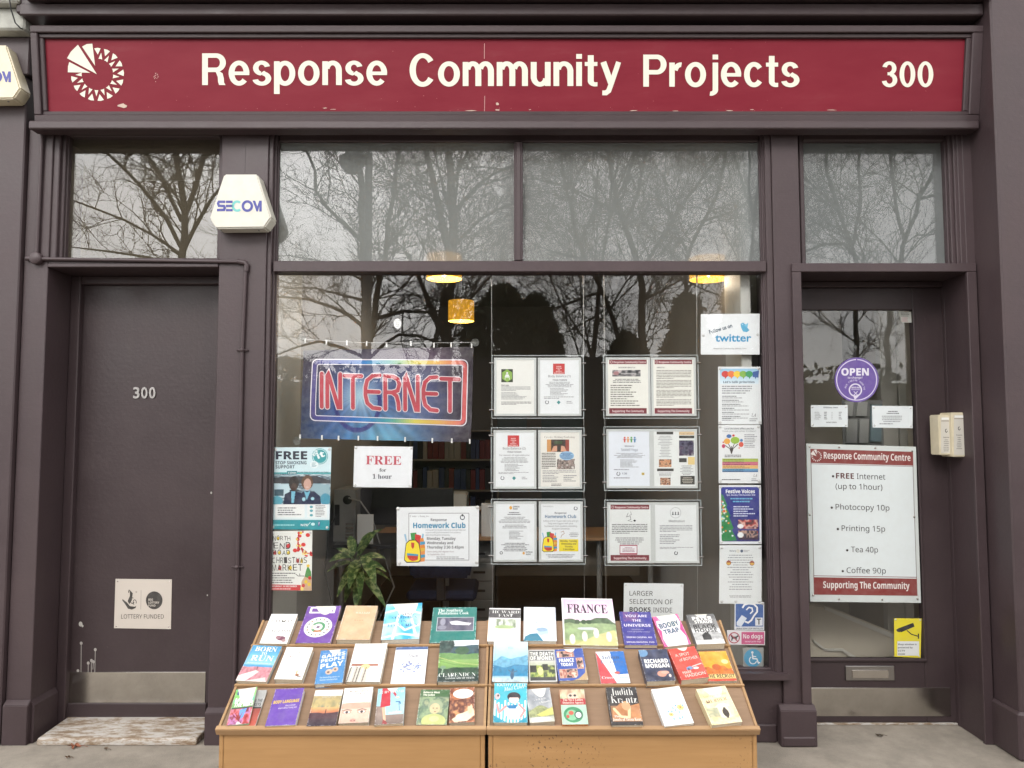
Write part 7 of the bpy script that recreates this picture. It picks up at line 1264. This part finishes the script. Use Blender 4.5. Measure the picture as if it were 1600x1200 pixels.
def big_tree(L_, limbs, dens, seed):
    """a tree given by its limbs: each a path up the trunk and out, with the width at both ends; finer branches are grown from them"""
    rg = random.Random(seed); T, Cw = ([], []), ([], [])
    def seg(store, a, b, ra, rb, n):
        d = (b - a).normalized(); u = d.orthogonal().normalized(); w_ = d.cross(u); vb = len(store[0])
        for p_, r_ in ((a, ra), (b, rb)):
            for k in range(n): t_ = 6.2832 * k / n; store[0].append(p_ + (u * math.cos(t_) + w_ * math.sin(t_)) * r_)
        for k in range(n): store[1].append((vb + k, vb + (k + 1) % n, vb + n + (k + 1) % n, vb + n + k))
    def twig(p, d, ln, r, lv):
        n = (5, 4, 3)[lv]; q = p
        for i in range(n):
            d = (d + Vector((rg.gauss(0, .22), rg.gauss(0, .22), rg.gauss(0, .2) + .05))).normalized(); e = q + d * ln / n
            seg(Cw, q, e, r * (1 - .6 * i / n), r * (1 - .6 * (i + 1) / n), 3 if lv else 4); q = e
            if lv < 2:
                for _ in range(2 if rg.random() < .72 else 1):
                    nd = d.copy(); ax = d.orthogonal().normalized(); ax.rotate(Matrix.Rotation(rg.uniform(0, 6.28), 3, d)); nd.rotate(Matrix.Rotation(rg.uniform(.4, 1.0), 3, ax))
                    twig(e, nd, ln * rg.uniform(.3, .55), max(r * .55, .0040), lv + 1)
    Y0 = L_ - 4; base = None
    for j, (pts, w0, w1) in enumerate(limbs):
        sl_ = 0 if j == 0 else rg.uniform(-.5, .5); acc = 0; P = []
        for i, (a, b) in enumerate(pts):
            if i: acc += math.hypot(a - pts[i - 1][0], b - pts[i - 1][1]) / FPX * L_
            q = at(a, b, Y0); P.append(Vector((q[0], .13 - Y0 + sl_ * acc * .6, q[2])))
        if base is None: base = Vector((P[0].x, P[0].y, -.02)); P.insert(0, base.copy())
        D = []                                               # bends rounded into short pieces
        for i in range(len(P) - 1):
            n = max(1, int((P[i + 1] - P[i]).length / .45)); D += [P[i].lerp(P[i + 1], k / n) for k in range(n)]
        D.append(P[-1]); D = [D[0]] + [(D[i - 1] + D[i] * 2 + D[i + 1]) / 4 + Vector((rg.gauss(0, .02), 0, rg.gauss(0, .02))) for i in range(1, len(D) - 1)] + [D[-1]]
        n = len(D); R0, R1 = w0 / 2 / FPX * L_, w1 / 2 / FPX * L_
        for i in range(n - 1):
            ra, rb = R0 + (R1 - R0) * i / (n - 1), R0 + (R1 - R0) * (i + 1) / (n - 1); seg(T, D[i], D[i + 1], ra, rb, 8); dd = (D[i + 1] - D[i])
            if D[i].z < 2.6: continue
            for _ in range(int(dd.length * dens * (1.15 - .5 * rb / max(R0, .05)) + rg.random())):
                dv = dd.normalized(); ax = dv.orthogonal().normalized(); ax.rotate(Matrix.Rotation(rg.uniform(0, 6.28), 3, dv)); nd = dv.copy(); nd.rotate(Matrix.Rotation(rg.uniform(.5, 1.2), 3, ax)); nd.z += .15
                twig(D[i + 1], nd.normalized(), rg.uniform(.9, 2.6) * L_ / 20, min(rb * .45, .026), 0)
    t = thing('bare_tree', 'leafless street tree across the road from the shop', 'tree', base, 'bare trees across the road')
    for nm, S in (('trunk', T), ('crown', Cw)):
        mb = MB(); mb.v = [tuple(v) for v in S[0]]; mb.f = S[1]; mb.sm = [nm == 'trunk'] * len(S[1]); mb.build(nm, M['bark'], t, origin=base)
big_tree(19, [([(284, 600), (282, 403), (291, 336), (280, 269), (271, 222), (262, 150), (255, 60)], 22, 5), ([(291, 330), (305, 278), (314, 224), (322, 150), (330, 60)], 9, 4), ([(281, 385), (260, 336), (224, 291), (179, 246), (140, 205), (100, 170)], 7, 2.5), ([(283, 345), (266, 300), (242, 251), (226, 215), (210, 150)], 7, 3), ([(284, 395), (318, 338), (345, 312), (385, 270)], 8, 3), ([(280, 396), (242, 367), (193, 345), (121, 318), (80, 300)], 5, 2), ([(283, 420), (230, 400), (170, 392), (90, 380)], 6, 2), ([(276, 250), (250, 190), (235, 120)], 6, 3)], 3.5, 3)
big_tree(18.8, [([(574, 620), (573, 538), (570, 430), (567, 350), (560, 240), (556, 120)], 20, 6), ([(577, 534), (588, 475), (599, 430), (610, 359), (625, 280), (640, 180)], 11, 4), ([(570, 381), (511, 327), (489, 305), (507, 278), (493, 255), (471, 233), (450, 200)], 7, 3), ([(568, 511), (525, 475), (476, 466), (435, 457), (390, 460)], 7, 2.5), ([(570, 470), (525, 457), (489, 444), (440, 446)], 5, 2), ([(586, 498), (633, 480), (673, 498), (700, 490)], 7, 3), ([(577, 560), (601, 534), (624, 520), (660, 525), (696, 543)], 6, 3), ([(573, 560), (529, 543), (505, 525), (470, 540), (425, 560)], 6, 2.5), ([(571, 440), (540, 425), (500, 405), (450, 400)], 4, 2)], 4.2, 5)
big_tree(22, [([(697, 620), (698, 543), (700, 457), (709, 381), (707, 300), (700, 233), (693, 120)], 24, 9), ([(698, 535), (673, 480), (655, 430), (640, 400)], 12, 5), ([(703, 400), (694, 368), (682, 300), (664, 233), (650, 150)], 13, 5), ([(709, 340), (718, 318), (745, 282), (794, 255), (830, 240)], 7, 3), ([(708, 385), (722, 376), (745, 336), (803, 309), (850, 290)], 6, 3), ([(698, 520), (720, 490), (750, 440), (770, 420)], 7, 3), ([(706, 290), (730, 230), (745, 150)], 6, 3)], 3.6, 7)
big_tree(24, [([(1006, 620), (1005, 540), (1003, 430), (986, 380), (968, 330), (952, 260), (945, 150)], 17, 5), ([(1001, 430), (1030, 380), (1075, 305), (1120, 250), (1150, 200)], 7, 3), ([(975, 350), (1000, 300), (1010, 230), (1020, 150)], 6, 3), ([(970, 335), (930, 310), (880, 290), (830, 280)], 5, 2), ([(1003, 470), (1040, 450), (1075, 430)], 5, 2.5)], 3.4, 9)
big_tree(27, [([(972, 620), (968, 526), (943, 458), (924, 425), (905, 380), (885, 300), (870, 200)], 10, 4), ([(943, 458), (928, 458), (868, 482), (830, 500)], 5, 3), ([(915, 405), (880, 400), (840, 380)], 5, 2), ([(905, 380), (930, 330), (940, 250)], 5, 2.5), ([(950, 480), (920, 500), (880, 520)], 4, 2)], 3.2, 11)
big_tree(25, [([(1078, 620), (1075, 500), (1069, 430), (1080, 380), (1110, 330), (1130, 270), (1140, 180)], 9, 4), ([(1075, 395), (1050, 340), (1045, 260)], 5, 2), ([(1100, 345), (1150, 330), (1190, 300)], 5, 2), ([(1071, 450), (1120, 425), (1160, 420)], 4, 2)], 3.2, 13)
big_tree(22, [([(1348, 560), (1345, 450), (1341, 406), (1322, 352), (1300, 300), (1290, 240), (1285, 140)], 11, 4), ([(1341, 406), (1327, 364), (1264, 392), (1220, 400)], 6, 3), ([(1335, 380), (1355, 320), (1360, 250), (1370, 160)], 6, 3), ([(1310, 325), (1275, 300), (1240, 270)], 5, 2)], 3.2, 15)
big_tree(21, [([(1398, 560), (1402, 450), (1413, 380), (1440, 310), (1465, 255), (1490, 180)], 11, 5), ([(1415, 375), (1400, 320), (1395, 250), (1385, 160)], 6, 3), ([(1440, 310), (1480, 300), (1530, 290)], 5, 2.5), ([(1405, 430), (1370, 420), (1320, 425)], 4, 2)], 3.2, 17)
M['evergreen'] = solid('evergreen_leaves', (.045, .058, .034), .7, 0, .3, .5, 6)
def evergreen(px, L_, wd, top_py, seed):
    y = 2 * .065 - (L_ - 4); x = (px - 800) / FPX * L_; h = 1.58 + (677 - top_py) / FPX * L_; rg = random.Random(seed)
    t = thing('evergreen_tree', 'dense dark evergreen across the road from the shop', 'tree', (x, y, -.02), 'evergreens across the road'); m_ = MB()
    for _ in range(5200):
        v = rg.random(); a = rg.uniform(0, 6.28); rr = wd * math.sqrt(max(.02, 1 - max(0, (v - .5) / .5) ** 2.2)) * (.5 + .5 * rg.random() ** .3) * (1 + .16 * math.sin(v * 17 + seed) + .14 * math.sin(a * 3 + v * 9)); c = Vector((x + rr * math.cos(a), y + rr * math.sin(a), .3 + v * (h - .3)))
        u = Vector((rg.gauss(0, 1), rg.gauss(0, 1), rg.gauss(0, 1))).normalized() * rg.uniform(.07, .24); w_ = u.orthogonal().normalized() * rg.uniform(.03, .08)
        m_.add([c - u, c + w_, c + u, c - w_], [(0, 1, 2, 3)])
    m_.build('crown', M['evergreen'], t); MB().tube([(x, y, -.02), (x, y, h * .8)], [.16, .05], 8).build('trunk', M['bark'], t)
for a in ((785, 18, .95, 446, 1), (838, 19, .62, 462, 2), (1075, 19, .62, 462, 3), (1170, 20, .95, 432, 4), (980, 24, .7, 520, 6), (450, 30, 2.2, 560, 7)): evergreen(*a)
hd = MB(); rg = random.Random(2)
hd.box(-16, 16, -13.3, -12.5, -.02, 2.7, 0)
for _ in range(9000):
    c = Vector((rg.uniform(-16, 16), -12.45 + rg.gauss(0, .06), rg.uniform(0, 3.1))); u = Vector((rg.gauss(0, 1), rg.gauss(0, .5), rg.gauss(0, 1))).normalized() * rg.uniform(.06, .13); w_ = u.orthogonal().normalized() * .05; hd.add([c - u, c + w_, c + u, c - w_], [(0, 1, 2, 3)])
tag(hd.build('hedge', M['evergreen']), 'long clipped dark hedge along the far side of the road', 'hedge')
# street lamp and parked van
M['lampost'] = solid('grey_lamp_post', (.09, .09, .09), .5, .2)
ly, lx = -7.0, (571 - 800) / FPX * 11.1
t = thing('street_lamp', 'tall grey street lamp across the pavement from the shop', 'street lamp', (lx, ly, -.13)); MB().tube([(lx, ly, -.13), (lx, ly, 1.0), (lx, ly, 1.02), (lx, ly, 5.75)], [.10, .10, .075, .055], 14).build('post', M['lampost'], t)
MB().tube([(lx, ly, 5.7), (lx - .35, ly, 5.78)], .03, 8).build('bracket', M['lampost'], t); MB().lathe([(0, .0), (.10, .04), (.19, .16), (.20, .26), (.06, .34), (0, .34)], (lx - .25, ly, 5.42), 20).build('lantern', M['lampost'], t)
M['vanpaint'] = solid('dark_van_paint', (.018, .02, .024), .35); M['vanglass'] = solid('dark_van_glass', (.01, .012, .014), .08)
vx0, vx1, vy0, vy1, vz = -.55, 5.2, -8.1, -6.15, 2.62
t = thing('parked_van', 'dark high roofed van parked at the kerb facing the shop', 'van', ((vx0 + vx1) / 2, -7.1, -.13))
MB().prism([(vx0, .22), (vx0, vz - .1), (vx0 + .12, vz), (vx1 - 1.5, vz), (vx1 - 1.25, vz - .1), (vx1 - .7, 1.42), (vx1 - .08, 1.12), (vx1, .85), (vx1, .22)], vy0, vy1, 'y', .05).build('body', M['vanpaint'], t)
MB().prism([(vx1 - 1.95, 1.45), (vx1 - 1.95, 2.15), (vx1 - 1.32, 2.15), (vx1 - .92, 1.45)], vy1 - .01, vy1 + .008, 'y', .004).build('side_window', M['vanglass'], t); MB().box(vx0 + .3, vx1 - 2.3, vy1 - .01, vy1 + .012, .55, .62, .004).build('side_trim', M['black'], t)
for x in (vx0 + .95, vx1 - .95):
    for y in (vy1 - .12, vy0 + .12): wv = MB().lathe([(0, -.11), (.2, -.11), (.33, -.10), (.35, -.07), (.35, .07), (.33, .10), (.2, .11), (0, .11)], (x, y, .22), 28, 'y').build('wheel', M['black'], t); MB().lathe([(0, .12), (.19, .118), (.21, .105)], (x, y, .22), 20, 'y').build('hub_cap', M['grey'], wv)
MB().box(vx1 - .08, vx1 + .02, vy1 - .45, vy1 - .1, .78, 1.0, .03).build('headlight', M['vanglass'], t)

# thin wire hanging at the corner by the stone capital
tag(MB().tube([W3(14, -8, -.185), W3(17, 14, -.185), W3(24, 36, -.14), W3(32, 44, -.14), W3(41, 48, -.06)], .0035, 6).build('loose_wire', M['cable']), 'thin dark wire hanging in front of the pale stone capital', 'wire')
